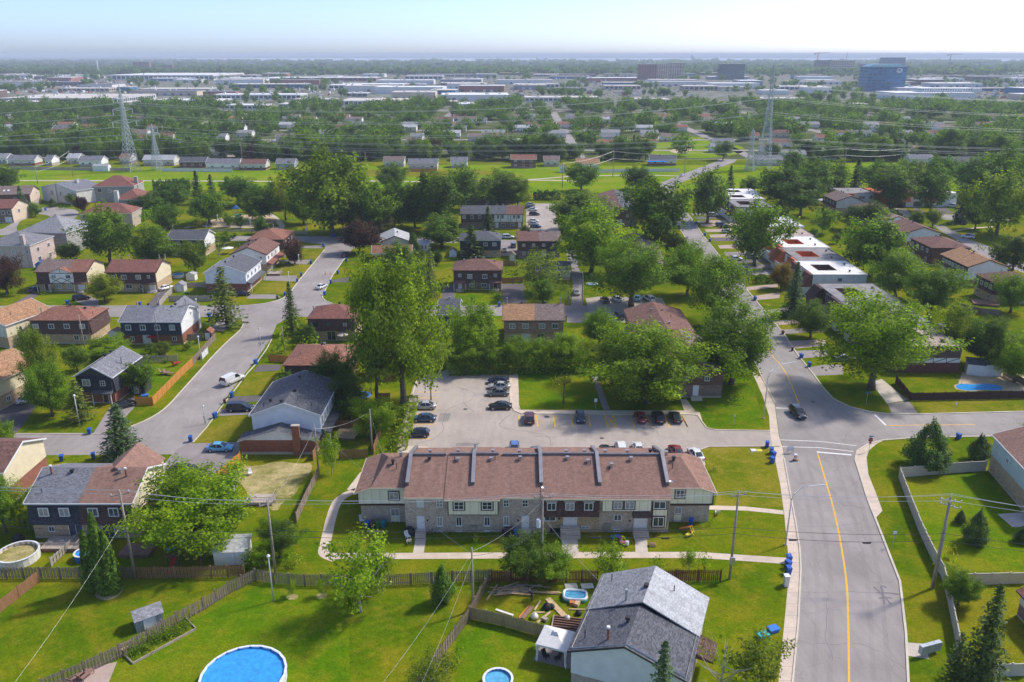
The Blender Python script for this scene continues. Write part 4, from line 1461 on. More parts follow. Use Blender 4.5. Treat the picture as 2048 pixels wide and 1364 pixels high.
h.walls('tan','sd_navy','sd_navy',2.7,'hip',2.1).roof('sh_charcoal',trim='trim').skirt('f','sh_navy')
h.win('f',(.63,3.9,1.4,1.2),(.85,3.9,1.4,1.2),(.2,3.9,1.2,1.2),proud=.42).win('f',(.85,1.,1.,1.),proud=.03).vents(('box',.3,.55),('metal',.6,.55),('flue',.9,.5))
h=House('duplex_house','brown duplex with brown roof left of the bright maple',(5,1010,175),(5,1250,175),5.8,11)
h.walls('brown','sd_brown','sd_brown',2.7,'gx',2.1).roof('sh_brown','sh_taupe',trim='trim_brown').skirt('f','sh_dark')
brow(h,3.9,4,1.,1.,'2',.14,.85).win('f',(.15,.9,1.2,1.2),(.85,.9,1.,1.),proud=.03).door('f',.62,w=1.6).vents(('metal',.3,.5),('metal',.55,.5),('metal',.72,.5))
h=House('duplex_house','red-brown duplex with white porches and a green front lawn',(5,645,344),(5,918,344),5.9,10)
h.walls('brown','sd_brown','sd_brown',2.7,'hip',2.2).roof('sh_brown',trim='trim_brown').skirt('f','sh_dark')
h.win('f',(.13,4.1,.9,.9,'4'),(.87,4.1,.9,.9,'4'),(.34,3.6,1.4,1.3),(.65,3.6,1.4,1.3),proud=.42).win('f',(.38,.9,1.6,1.2),(.63,.9,1.6,1.2),proud=.03).door('f',.13).door('f',.87,m='door_dark').porch(.0,.26,1.6,2.4,'sh_brown').porch(.74,1.,1.6,2.4,'sh_brown').steps(.13,2.2).steps(.87,2.2).vents(('metal',.2,.6),('metal',.45,.55),('metal',.62,.55),('metal',.85,.6))
h=House('duplex_house','tan-roofed brick duplex behind the lot hedge',(5,932,624),(5,1270,624),5.8,11)
h.walls('tan','br_taupe','br_taupe',2.7,'gx',2.2).roof('sh_tan','sh_taupe',cut=.52,trim='trim_brown').skirt('f','sh_pinkish',out=.25)
h.win('f',(.14,3.7,1.5,1.3),(.36,3.7,1.5,1.3),(.64,3.7,1.5,1.3),(.86,3.7,1.5,1.3),proud=.3).win('f',(.14,1.,1.,1.),(.86,1.,.8,.9),proud=.03).door('f',.37,w=1.9,m='curtain',double=True).door('f',.62,w=1.7,m='glass',double=True).vents(('flue',.05,.5),('box',.3,.52),('box',.7,.52),('flue',.97,.5))
h=House('duplex_house','black-roofed house half hidden behind the tall poplar',(5,560,590),(5,672,590),5.8,10)
h.walls('brown','sd_navy','sd_navy',2.7,'gx',2.2).roof('sh_charcoal',trim='trim').skirt('f','sh_navy').win('f',(.7,3.7,1.2,1.2),proud=.42).vents(('metal',.5,.52))
h=House('bungalow','low grey-roofed house beside the back lane',(5,1120,340),(5,1308,340),3.2,9)
h.walls('beige','sd_offwhite','sd_offwhite',1.,'gx',1.5).roof('sh_charcoal',trim='trim').win('f',(.7,1.,1.2,1.1))
h=House('row_house','half-timbered white and brown row house beside the upper lot',(2,708,1018),(2,1070,1018),5.8,11)
h.walls('brown','sd_brown','sd_offwhite',2.7,'gx',2.3).roof('sh_charcoal','sh_brown',cut=.74,trim='trim_brown')
mb=MB()
mb.box(.53*h.W,-.2,2.7,h.W,-.05,5.75)
h.part('white_panel',mb,'sd_white')
mb=MB()
mb.box(0,-.35,2.6,.525*h.W,-.05,5.75)
h.part('shingle_panel',mb,'sh_dark')
h.win('f',(.05,4.,1.4,1.3),(.18,4.,1.2,1.3),(.3,4.,1.2,1.3),proud=.36).win('f',(.6,4.,1.,1.5),(.67,4.,1.,1.5),(.86,4.,1.,1.5),(.93,4.,1.,1.5),proud=.22).win('f',(.68,1.,1.6,1.2),(.83,1.,1.4,1.2),proud=.03).door('f',.95).door('f',.58,m='trim').vents(('metal',.4,.55),('metal',.58,.55),('metal',.68,.55),('metal',.8,.55),('metal',.93,.55))
for u in(.535,.64,.76,.8,.9,.995):
 mb=MB()
 mb.box(u*h.W-.07,-.24,2.7,u*h.W+.07,-.205,5.7)
 h.part('timber',mb,'trim_brown')
def brown_row(label,x,y,W,Dp,m1,m2,rz=0):
 h=House('row_house',label,None,None,5.6,Dp,W=W,rz=rz,world=(x,y))
 h.walls('brown','sd_brown','sd_brown',2.7,'gy',2.).roof(m1,m2,trim='trim_brown',ov=.5)
 for i in range(4):
  h.win('l',(.12+.25*i,3.6,1.2,1.2),(.12+.25*i,1.,1.2,1.2)).win('r',(.12+.25*i,3.6,1.2,1.2),(.12+.25*i,1.,1.2,1.2))
 h.win('f',(.3,3.6,1.,1.),(.7,3.6,1.,1.)).door('f',.5,z=.5).steps(.5,2.2)
 h.vents(('metal',.42,.2),('metal',.58,.2),('metal',.4,.7),('metal',.6,.7),('pipe',.3,.4),('pipe',.7,.5))
 return h
brown_row('brown-roofed row with steel vents above the round maple',28.,170.,13.,20.5,'sh_brown','sh_brown')
brown_row('rust and charcoal row roof ending beside the street maple',31.5,149.5,10.5,20.2,'sh_rust','sh_taupe')
brown_row('brown row roof showing between the bright and dark trees',34.,236.,12.,36,'sh_brown','sh_taupe',-3)
brown_row('dark brown row roof at the far end of the main street',37.,322.,13.,44,'sh_brown','sh_charcoal',-3)
brown_row('row house roof at the upper lot behind the dark trees',-24.,372.,26.,11,'sh_taupe','sh_brown')
def right_duplex(label,x,y,W,Dp,roof='gy',rm='sh_brown',low='tan',gab='sd_white',rise=2.1,wn=4):
 h=House('duplex_house',label,None,None,5.7,Dp,W=W,world=(x,y))
 h.walls(low,gab if roof=='gy' else 'sd_brown','sd_brown',2.7,roof,rise).roof(rm,trim='trim_brown').skirt('l' if roof=='gy' else 'fl','sh_dark')
 h.win('l',*[(.15+.7*i/(wn-1),3.8,1.3,1.2)for i in range(wn)],proud=.42).win('l',(.2,.9,1.2,1.2),(.8,.9,1.2,1.2)).win('f',(.85,4.2,.6,.8)).vents(('box',.5,.55),('box',.55,.8),('flue',.7,.1))
 return h
right_duplex('white-gabled duplex with rust-brown roof at the upper right street',138,281,12.8,15,low='red',rm='sh_brown')
right_duplex('dark brown hip-roofed duplex in the upper right row',136.3,257.6,12.2,14.5,'hip','sh_brown','maroon')
right_duplex('tan-roofed long duplex with white gable in the upper right row',135.1,233.2,11.6,16,rm='sh_tan',wn=7)
right_duplex('brown duplex with two front windows at the right edge',132.6,214.5,12,9.5,'hip','sh_brown')
right_duplex('cream-gabled duplex beside the orange row homes',139.,346.8,11.5,15,gab='sd_offwhite',rm='sh_taupe')
right_duplex('brown-fronted duplex behind the dark low tree',140.5,324,11.5,12,'hip','sh_brown')
right_duplex('white-gabled house with pinkish roof above the upper right row',138.5,301,12,10,rm='sh_pinkish')
h=House('brick_house','pale green sided brick house at the right edge',None,None,6.4,16,W=10.5,rz=-8,world=(76.6,103.5))
h.walls('tan','sd_palegreen','sd_palegreen',3.,'gy',2.).roof('sh_rose',trim='trim').win('l',(.35,4.2,.9,.9),(.75,4.2,.9,.9))
h=House('duplex_house','cream house corner at the bottom right edge',None,None,3.4,7,W=10,rz=0,world=(62.,75.6))
h.walls('brown','sd_offwhite','sd_offwhite',1.8,'gy',2.4).roof('sh_rust',trim='trim_brown').win('l',(.4,1.9,.9,.9)).win('f',(.3,2.2,1.,1.))
h=House('duplex_house','cream-sided house cut by the left edge near the street',(7,-400,178),(7,12,178),5.9,11)
h.walls('red','sd_cream','sd_cream',2.7,'gx',2.2).roof('sh_brown',trim='trim').win('f',(.7,3.6,1.2,1.2))
h=House('duplex_house','near duplex with half charcoal, half red-brown roof and mansard',(7,155,348),(7,735,348),5.9,11)
h.walls('tan','sd_brown','sd_cream',2.75,'gx',2.3).roof('sh_slate','sh_rose',cut=.5,trim='trim')
W=h.W
for a, b, m in((-.05,W/2-.01,'sh_navy'),(W/2+.01,W+.05,'sh_dark')):
 mb=MB()
 mb.hexa([(a,-.75,2.6),(b,-.75,2.6),(b,-.045,2.6),(a,-.045,2.6),(a,-.12,5.88),(b,-.12,5.88),(b,-.045,5.88),(a,-.045,5.88)])
 h.part('mansard',mb,m)
h.back_gable(.46,.98,2.,'sh_rose',.5,'sd_cream')
h.win('f',(.16,3.9,1.45,1.35),(.36,3.9,1.45,1.35),(.64,3.9,1.45,1.35),(.84,3.9,1.45,1.35),proud=.55)
h.win('f',(.18,1.1,.9,.9),(.6,.9,1.3,1.1),(.87,1.,.9,1.),proud=.03).door('f',.42,w=1.9,m='glass',double=True).door('f',.74,w=1.6,m='glass',double=True).win('r',(.62,5.9,.5,.8))
h.vents(('rust',.1,.4),('box',.3,.42),('metal',.78,.42),('rust',.86,.36),('pipe',.1,.12)).porch(.2,.7,1.5,2.5,'sh_brown','r')
h=House('gable_house','large near house with pale and dark grey roof halves',None,None,6.2,13.4,W=11.9,rz=-21,world=(6.3,69.55))
h.walls('beige','sd_white','sd_white',2.9,'gy',2.2)
W, Dp, H0=h.W, h.D, h.H
def gyseg(y0,y1,c,rise,m,m2,z=.0):
 o=.4
 out=None
 for s, mm in((-1,m),(1,m2)):
  e=-o if s<0 else W+o
  run=abs(c-e)
  ze=H0-.2+z
  q=[(e,y0,ze),(c,y0,H0+rise+z),(c,y1,H0+rise+z),(e,y1,ze)]
  if s<0:
   q=list(reversed(q))
  mb=MB()
  mb.face(q)
  mb.face([(p[0],p[1],p[2]-.16)for p in reversed(q)])
  for i in range(4):
   j=(i+1)%4
   mb.face([(q[i][0],q[i][1],q[i][2]-.16),(q[j][0],q[j][1],q[j][2]-.16),q[j],q[i]])
  out=h.part('roof',mb,mm)
 return out
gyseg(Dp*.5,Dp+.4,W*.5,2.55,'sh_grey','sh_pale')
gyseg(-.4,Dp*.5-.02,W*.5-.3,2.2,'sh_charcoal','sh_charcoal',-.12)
mb=MB()
for xa, xb, za, zb in((-.4,W*.5-.3,H0-.3,H0+2.1),(W*.5-.3,W+.4,H0+2.1,H0-.3)):
 mb.hexa([(xa,-.47,za-.2),(xb,-.47,zb-.2),(xb,-.404,zb-.2),(xa,-.404,za-.2),(xa,-.47,za+.03),(xb,-.47,zb+.03),(xb,-.404,zb+.03),(xa,-.404,za+.03)])
h.part('fascia',mb,'trim_dark')
h.vents(('flue',.33,.56),('box',.48,.72),('pipe',.1,.9),('pipe',.72,.85),('rust',.3,.08),('box',.42,.28),('pipe',.08,.12)).win('r',(.3,3.8,1.2,1.2),(.7,3.8,1.2,1.2)).win('f',(.3,1.,1.2,1.1),(.7,1.,1.2,1.1))
mb=MB()
mb.hexa([(W,Dp*.55,2.5),(W+2,Dp*.55,2.3),(W+2,Dp*.8,2.3),(W,Dp*.8,2.5),(W,Dp*.55,3.2),(W+2,Dp*.55,2.5),(W+2,Dp*.8,2.5),(W,Dp*.8,3.2)])
h.part('porch_roof',mb,'sh_dark')
h=House('mansion','large grey stone mansion with grey hip roof',(12,195,700),(12,640,712),7.4,16)
h.walls('br_grey','br_grey','sd_offwhite',.4,'hip',4.2).roof('sh_grey',trim='trim').win('r',(.3,4.8,1.4,1.5),(.6,4.8,1.4,1.5),(.5,1.2,1.4,1.5)).win('f',(.9,1.5,1.2,1.6)).vents(('metal',.5,.5))
h=House('mansion','pink stone mansion with slate hip roof and corner chimney',(12,-150,835),(12,285,835),7.2,14)
h.walls('br_pink','br_pink','br_pink',.4,'hip',3.2).roof('sh_slate',trim='trim').win('f',(.62,4.6,1.1,1.3),(.3,4.6,1.1,1.3),(.93,4.6,.7,1.2)).win('r',(.3,4.4,1.3,1.4),(.75,4.4,1.3,1.4),(.3,1.,1.8,1.8),(.75,1.,1.4,1.6)).chimney(h.W*.86,.3,1.3,1.2,0,10.5,'br_pink')
h=House('mansion','brick-red roofed mansion with tall white chimney',(12,1110,388),(12,1370,388),6.8,15)
h.walls('br_grey','br_grey','sd_stucco',.4,'hip',3.4).roof('sh_redbrown',trim='trim').chimney(h.W*.12,.1,1.6,1.6,0,10.5,'sd_offwhite').win('f',(.45,4.4,1.1,1.2),(.75,4.4,1.1,1.2)).win('r',(.3,4.2,1.4,1.6),(.7,4.2,1.4,1.6),(.5,1.,1.4,1.6))
h=House('mansion','rear brick-red hip-roofed mansion at the meadow',(12,905,262),(12,1300,255),7.,15)
h.walls('br_grey','br_grey','br_grey',.4,'hip',4.).roof('sh_redbrown',trim='trim').win('f',(.15,4.4,1.8,2.),(.4,4.2,1.4,1.6)).chimney(h.W*.98,6,1.4,1.4,0,10.5,'br_grey')
h=House('mansion','front brick-red hip-roofed garage wing house',(12,780,530),(12,1280,520),5.6,12)
h.walls('br_beige','br_beige','br_beige',.4,'hip',3.2).roof('sh_redbrown',trim='trim').door('f',.15,w=2.4,m='door_dark').win('r',(.3,2.4,1.2,1.4),(.7,2.4,1.2,1.4))
h=House('modern_house','white modern house with angled grey roof by the meadow',(12,400,262),(12,740,300),6.5,14)
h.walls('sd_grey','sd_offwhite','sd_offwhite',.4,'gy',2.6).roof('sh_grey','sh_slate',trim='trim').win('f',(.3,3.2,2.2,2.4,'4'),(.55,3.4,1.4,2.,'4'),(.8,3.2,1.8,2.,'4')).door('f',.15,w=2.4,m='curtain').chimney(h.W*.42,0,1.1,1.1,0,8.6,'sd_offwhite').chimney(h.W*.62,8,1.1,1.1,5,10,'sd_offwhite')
h=House('suburban_house','brown-roofed peach house with skylights at the upper left',(12,-40,340),(12,285,330),6.2,13)
h.walls('br_beige','sd_brown','sd_stucco',2.5,'gx',2.8).roof('sh_taupe',trim='trim_brown').win('f',(.55,3.4,1.2,1.3),(.8,3.4,1.2,1.3),(.5,.8,1.8,1.6)).win('r',(.7,4.8,.9,1.)).porch(.3,.9,1.5,2.8,'sh_taupe')
for u in(.2,.33):
 mb=MB()
 mb.hexa([(u*h.W-.4,2.,7.32),(u*h.W+.4,2.,7.32),(u*h.W+.4,3.1,7.79),(u*h.W-.4,3.1,7.79),(u*h.W-.4,2.,7.44),(u*h.W+.4,2.,7.44),(u*h.W+.4,3.1,7.91),(u*h.W-.4,3.1,7.91)])
 h.part('skylight',mb,'curtain')
h=House('suburban_house','orange brick house with garage cut by the left edge',(12,-200,470),(12,78,420),6.,12,rz=0)
h.walls('br_beige','br_brown','sd_stucco',.4,'gx',2.6).roof('sh_redbrown',trim='trim_brown').win('f',(.72,3.4,1.4,1.6),(.92,3.4,1.4,1.6)).door('f',.85,w=2.6,m='curtain').win('r',(.4,3.4,1.4,1.6))
def flat_home(label,x0,y0,x1,y1,roof,side,front,court,z=6.,south=True,trim='trim'):
 W, Dp=x1-x0, y1-y0
 h=House('courtyard_house',label,None,None,z,Dp,W=W,world=(x0,y0))
 cx0, cx1, cy0, cy1=W*.2, W*.56, Dp*.3, Dp*.72
 mb=MB()
 mb.box(0,0,-.1,W,Dp,3.)
 for a, b, c, d in((0,0,W,cy0),(0,cy1,W,Dp),(0,cy0,cx0,cy1),(cx1,cy0,W,cy1)):
  mb.box(a,b,3.,c,d,z-.15)
 h.part('wall',mb,side)
 mb=MB()
 for a, b, c, d in((-.05,-.05,W+.05,cy0),(-.05,cy1,W+.05,Dp+.05),(-.05,cy0,cx0,cy1),(cx1,cy0,W+.05,cy1)):
  mb.box(a,b,z-.15,c,d,z)
 r=h.part('roof',mb,roof)
 mb=MB()
 for a, b, c, d in((cx0,cy0,cx1,cy0+.12),(cx0,cy1-.12,cx1,cy1),(cx0,cy0+.12,cx0+.12,cy1-.12),(cx1-.12,cy0+.12,cx1,cy1-.12)):
  mb.box(a+.003,b+.003,3.02,c-.003,d-.003,z+.08)
 h.part('court_wall',mb,court)
 mb=MB()
 mb.box(cx0+.12,cy0+.12,3.01,cx1-.12,cy1-.12,3.1)
 h.part('court_floor',mb,'found')
 mb=MB()
 e=.12
 for a, b, c, d in((-e,-e,W+e,0),(-e,Dp,W+e,Dp+e),(-e,0,0,Dp),(W,0,W+e,Dp)):
  mb.box(a-.003,b-.003,z-.3,c+.003,d+.003,z+.12)
 h.part('parapet',mb,trim)
 segs=((0,Dp*.3),(Dp*.68,Dp))
 for a, b in segs:
  mb=MB()
  mb.hexa([(-3.4,a+.05,2.4),(-.1,a+.05,2.4),(-.1,b-.05,2.4),(-3.4,b-.05,2.4),(-.9,a+.05,z+.05),(-.1,a+.05,z+.05),(-.1,b-.05,z+.05),(-.9,b-.05,z+.05)])
  h.part('leaning_front',mb,front)
 mb=MB()
 mb.box(-3.2,Dp*.3,2.4,-.1,Dp*.68,2.55)
 mb.box(-3.2,Dp*.3,2.55,-3.1,Dp*.68,3.4)
 h.part('balcony',mb,side)
 mb=MB()
 mb.box(-2.6,.3,0,-.02,Dp-.3,2.4)
 h.part('garage_wall',mb,side)
 for u in(.25,.72):
  add_door(h.root,-2.62,Dp*u,0,-math.pi/2,2.6,2.1,'curtain')
 h.win('l',(.5,3.4,2.,2.),proud=.02)
 if south:
  h.win('f',(.5,4.,1.3,1.1,'2','glass'))
 for fx, fy in((.75,.2),(.85,.7)):
  obj('roof_vent',vent_mesh('box'),h.root,(W*fx,Dp*fy,z))
 return h
flat_home('white flat-roofed courtyard home with a plain white south wall',85.5,222.8,100.8,238.8,MT['roof_white'],'sd_white','sh_redbrown','sd_brown')
flat_home('grey flat-roofed courtyard home with orange court walls',86.6,239,101.7,256.6,MT['roof_grey'],'sd_white','sd_orange','sd_orange',trim='flash')
flat_home('white flat-roofed courtyard home with orange-rimmed opening',88,256.8,102.8,274,MT['roof_white'],'sd_white','sd_orange','sd_orange')
flat_home('stained flat-roofed courtyard home behind the street maple',91,274.2,104,291,MT['roof_stain'],'sd_offwhite','sh_redbrown','sd_brown',trim='flash')
flat_home('pale flat-roofed courtyard home further up the street',93,291.2,106,309,MT['roof_white'],'sd_offwhite','sh_redbrown','sd_brown')
flat_home('far white flat-roofed home with arched front',93,350,109,364,MT['roof_white'],'sd_white','sd_orange','sd_brown')
flat_home('last flat-roofed home before the meadow',95,364.2,111,378,MT['roof_white'],'sd_white','sd_orange','sd_brown')
flat_home('grey flat-roofed home with a brown arched front',92,330,107,349.8,MT['roof_grey'],'sd_offwhite','sh_dark','sd_brown',trim='flash')
flat_home('brown-walled courtyard home with a grey roof next to the white one',83.2,196.5,98.3,213.4,MT['roof_grey'],'sd_brown','sh_dark','sd_brown',trim='flash',south=False)
flat_home('brown courtyard home hidden behind the huge maple',83.,179.6,97.6,196.3,MT['roof_grey'],'sd_brown','sh_dark','sd_brown',trim='flash')
h=flat_home('corner courtyard home with rusty stained roof and timbered wall',84.8,162.9,96.4,179.4,MT['roof_stain'],'sd_brown','sh_dark','sd_brown',trim='trim_brown',south=False)
mb=MB()
mb.box(-.02,-.06,2.35,11.62,-.03,3.4)
h.part('white_band',mb,'sd_white')
mb=MB()
mb.box(-.02,-.1,-.1,11.62,-.02,2.3)
h.part('brick_base',mb,'br_maroon')
for i in range(4):
 mb=MB()
 x=.1+i*2.85
 mb.bar((x,-.1,2.4),(x+2.8,-.1,3.35),.05,.12)
 mb.bar((x,-.1,3.35),(x,-.1,2.4),.05,.12)
 h.part('timber',mb,'trim_brown')
h.win('f',(.3,3.7,1.6,1.),proud=.1)
h.chimney(11.2,9,1.,1.,4,8,'br_brown')
for i,(px,lab)in enumerate(((1716,'white end home of the orange row at upper right'),(1776,'orange middle home of the row behind the willow'),(1826,'white home with a blue garage in the orange row'),(1878,'white-roofed last home of the orange row'))):
 A=at(px,414)
 h=House('row_house',lab,None,None,6.2,15,W=14.5,world=(A.x-7,A.y))
 mb=MB()
 mb.box(0,0,-.1,h.W-.1,h.D,6.)
 h.part('wall',mb,('sd_white','sd_orange','sd_white','sd_white')[i])
 mb=MB()
 mb.box(-.15,-.15,6.,h.W+.05,h.D+.15,6.25)
 h.part('roof',mb,(MT['roof_grey'],MT['sd_orange'],MT['sh_rust'],MT['roof_white'])[i])
 mb=MB()
 mb.hexa([(.5,-2.4,2.7),(4.5,-2.4,2.7),(4.5,-.02,2.7),(.5,-.02,2.7),(.5,-.8,6.1),(4.5,-.8,6.1),(4.5,-.02,6.1),(.5,-.02,6.1)])
 h.part('leaning_front',mb,'sd_orange')
 h.win('f',(.55,3.4,3.,1.6),(.85,3.6,1.4,1.4))
 h.door('f',.62,w=4.2,h=2.2,m=('curtain','door_dark','glass','curtain')[i])
 h.door('f',.2,w=1.1,m='door_dark')
 for fx in(.3,.7):
  obj('roof_vent',vent_mesh('metal'),h.root,(h.W*fx,7,6.3))
  # --- the long row house in the middle
RH=thing('row_house','long brown-roofed row house with cream panels and grey fire walls','row house',(0,100.9,0))
HOUSES.append((3,108,30))
Y0=100.9
def rp(name,mb,m,parent=None):
 mm=[MT[x]if isinstance(x,str)else x for x in(m if isinstance(m,(list,tuple))else[m])]
 return mb.build(name,mm,parent or RH)
def fxz(k,x,y,Yf):
 a, b, s=ZT[k]
 z=elev_at(b+y*s,Yf)
 zc=Yf*_C+(CAM_H-z)*_S
 return(a+x*s-1024.)*zc/FPX, z
def rwin(k,x0,y0,x1,y1,Yf,style='2',frame='trim',pane='glass',surround=None):
 xa, za=fxz(k,x0,y1,Yf)
 xb, zb=fxz(k,x1,y0,Yf)
 if zb>5.4 and Yf<Y0+.1:
  za, zb=za-zb+5.4, 5.4
 return add_window(RH,(xa+xb)/2,Yf-Y0-.02,max(za,.12),0,xb-xa,zb-max(za,.12),style,frame,pane,surround)
def rbox(name,k,x0,y0,x1,y1,Yf,proud,m):
 xa, za=fxz(k,x0,y1,Yf)
 xb, zb=fxz(k,x1,y0,Yf)
 mb=MB()
 mb.box(xa,Yf-Y0-proud,za,xb,Yf-Y0-.01,zb)
 return rp(name,mb,m)
RX=[-22.4,-15.25,-9.5,-1.7,4.2,12.5,22.5,29.2]
EV, RISE, HD=6., 2.6, 7.25
mats=['br_taupe','br_taupe','br_taupe','br_taupe','br_tan','br_taupe','br_taupe']
for i in range(1,6):
 mb=MB()
 x0, x1=RX[i], RX[i+1]
 mb.box(x0+.004,0,-.1,x1-.004,14.5,EV-.05)
 rp('wall',mb,mats[i])
for(x0,x1)in((RX[0]+.3,RX[1]),(RX[6],RX[7]-.3)):
 mb=MB()
 mb.box(x0+.004,2.7,-.1,x1-.004,12.2,3.3)
 rp('wall',mb,'br_taupe')
for s, xi, xo in((-1,RX[1],RX[0]),(1,RX[6],RX[7])):
 xc=xo-s*2.
 pr=[(xi,3.3),(xo,3.3),(xo,5.25),(xc,5.95),(xi,5.95)]
 mb=MB()
 f=[(p[0],2.3,p[1])for p in pr]
 bk=[(p[0],12.6,p[1])for p in pr]
 if s<0:
  f.reverse()
  bk.reverse()
 mb.face(f)
 mb.face(list(reversed(bk)))
 for a in range(5):
  b=(a+1)%5
  mb.face([f[b],f[a],bk[a],bk[b]])
 rp('cream_storey',mb,'sd_lemon')
 mb=MB()
 mb.box(min(xi,xo),2.22,3.05,max(xi,xo),2.31,3.34)
 mb.box(xo-.1 if s>0 else xo-.06,2.2,3.1,xo+.06 if s>0 else xo+.1,2.29,5.2)
 rp('brown_band',mb,'trim_brown')
 xe=xo+s*.45
 xm=xo-s*4.
 zr=8.35
 mb=MB()
 q=[(xe,1.95,5.18),(xc,1.95,6.06),(xc,12.9,6.06),(xe,12.9,5.18)]
 t=[(xc,1.95,6.06),(xm,7.25,zr),(xc,12.9,6.06)]
 fr=[(xc,1.95,6.06),(xi,1.95,6.06),(xi,7.25,zr),(xm,7.25,zr)]
 bk=[(xi,12.9,6.06),(xc,12.9,6.06),(xm,7.25,zr),(xi,7.25,zr)]
 for f in(q,t,fr,bk):
  f=f if s<0 else list(reversed(f))
  mb.face(f)
  mb.face([(p[0],p[1],p[2]-.12)for p in reversed(f)])
 r=rp('roof',mb,'sh_rose')
 mb=MB()
 mb.bar((xc,1.93,6.),(xi,1.93,6.),.06,.2)
 mb.bar((xe,1.93,5.12),(xc,1.93,6.),.06,.2)
 mb.bar((xe,1.93,5.12),(xe,12.9,5.12),.08,.16)
 rp('fascia',mb,'trim_cream',r)
fwd={1:.45,2:.95,3:.45,4:.75,5:.7}
for i in range(1,6):
 x0, x1=RX[i], RX[i+1]
 o=fwd[i]
 sl=RISE/HD
 up=.12 if i in(2,4)else 0
 mb=MB()
 f=[(x0-.1,-o,EV-sl*o+.1+up),(x1+.1*(i==5),-o,EV-sl*o+.1+up),(x1,HD,EV+RISE+.1+up),(x0,HD,EV+RISE+.1+up)]
 b=[(x1,14.9,EV-sl*.4+.1+up),(x0,14.9,EV-sl*.4+.1+up),(x0,HD,EV+RISE+.1+up),(x1,HD,EV+RISE+.1+up)]
 for q in(f,b):
  mb.face(q)
  mb.face([(p[0],p[1],p[2]-.16)for p in reversed(q)])
  for a in range(4):
   c=(a+1)%4
   mb.face([(q[a][0],q[a][1],q[a][2]-.16),(q[c][0],q[c][1],q[c][2]-.16),q[c],q[a]])
 r=rp('roof',mb,'sh_rose')
 mb=MB()
 mb.box(x0-.1,-o-.08,EV-sl*o-.16+up,x1,-o-.004,EV-sl*o+.07+up)
 rp('fascia',mb,'trim_cream',r)
 mb=MB()
 mb.face([(x0+.02,0,EV-.06),(x0+.02,14.5,EV-.06),(x0+.02,HD,EV+RISE)])
 mb.face([(x1-.02,14.5,EV-.06),(x1-.02,0,EV-.06),(x1-.02,HD,EV+RISE)])
 rp('gable_wall',mb,'br_taupe')
 if i!=1 or True:
  mb=MB()
  mb.box(x0+.3,HD-.22,EV+RISE-.05+up,x1-.3,HD+.22,EV+RISE+.34+up)
  rp('ridge_cap',mb,'flash')
for xw in(-15.,-5.6,4.2,12.6,22.3):
 for a, b in((1.6,HD),(HD,14.)):
  za=EV+RISE*(1-abs(a-HD)/HD)
  zb=EV+RISE*(1-abs(b-HD)/HD)
  mb=MB()
  mb.hexa([(xw-.22,a,za),(xw+.22,a,za),(xw+.22,b,zb),(xw-.22,b,zb),(xw-.22,a,za+.62),(xw+.22,a,za+.62),(xw+.22,b,zb+.62),(xw-.22,b,zb+.62)])
  w_=rp('fire_wall',mb,'flash')
  mb=MB()
  mb.hexa([(xw-.27,a-.02,za+.63),(xw+.27,a-.02,za+.63),(xw+.27,b,zb+.63),(xw-.27,b,zb+.63),(xw-.27,a-.02,za+.7),(xw+.27,a-.02,za+.7),(xw+.27,b,zb+.7),(xw-.27,b,zb+.7)])
  rp('cap',mb,M_plain('fire_wall_cap',(.33,.31,.32),.4,.15,1,.3)if xw==-15. and a==1.6 else D.materials['fire_wall_cap'],w_)
for x, y, kind in((-16.6,7.6,'metal'),(-17.6,6.,'box'),(-12.2,6.3,'box'),(-12.3,8.6,'metal'),(-8.1,9.,'metal'),(-8.,6.,'metal'),(-2.9,9.,'metal'),(-3.1,6.1,'metal'),(1.2,6.3,'metal'),(1.1,8.6,'metal'),(8.2,6.3,'metal'),(8.1,8.6,'metal'),(10.9,8.9,'metal'),(11.2,5.7,'metal'),(14.,8.6,'metal'),(14.6,5.,'metal'),(17.6,6.2,'metal'),(17.4,8.7,'metal'),(21.,9.6,'box'),(23.3,8.9,'metal'),(24.,6.6,'box'),(-5.6,9.8,'flue'),(-8.5,6.1,'pipe'),(-2.5,6.2,'pipe'),(11.5,5.3,'pipe'),(14.2,4.4,'pipe'),(23.6,5.2,'pipe'),(-17.,5.2,'pipe')):
 z=EV+RISE*(1-abs(y-HD)/HD)+(.1 if-15<x<22 else-.15)
 obj({'metal':'roof_vent','box':'roof_vent','pipe':'vent_pipe','flue':'flue'}[kind],vent_mesh(kind),RH,(x,y,z))
YA=103.2
rwin(8,465,580,550,655,YA,'2',surround='trim_brown')
rwin(8,478,735,558,805,YA+.4,'2')
rbox('cream_panel',8,480,808,562,868,YA+.4,.05,'sd_lemon')
rwin(8,485,872,562,905,YA+.4,'2')
YB=Y0
rwin(8,722,642,785,715,YB,'',pane='curtain')
rwin(8,905,640,965,712,YB,'4')
add_window(RH,*fxz(8,940,900,YB)[:1],-.02,fxz(8,940,900,YB)[1],0,.85,1.5,'2s')
rwin(8,915,945,972,990,YB,'2')
xd, zd=fxz(8,763,928,YB)
add_door(RH,xd,-.04,zd,0,.95,2.05,'door_white',handle=True)
xa, za=fxz(8,1022,795,Y0-.55)
xb, zb=fxz(8,1482,645,Y0-.55)
zb=min(zb,5.6)
mb=MB()
mb.box(xa,-.55,za,xb,-.01,zb)
bay=rp('cream_bay',mb,'sd_lemon')
mb=MB()
for a, b in((xa-.09,xa),(xb,xb+.09)):
 mb.box(a,-.57,za-.06,b,-.012,zb-.02)
mb.box(xa,-.57,za-.1,xb,-.012,za-.004)
rp('brown_edge',mb,'trim_brown',bay)
rwin(8,1070,658,1165,735,Y0-.55,'4',surround='trim_brown')
rwin(8,1335,658,1433,735,Y0-.55,'4',surround='trim_brown')
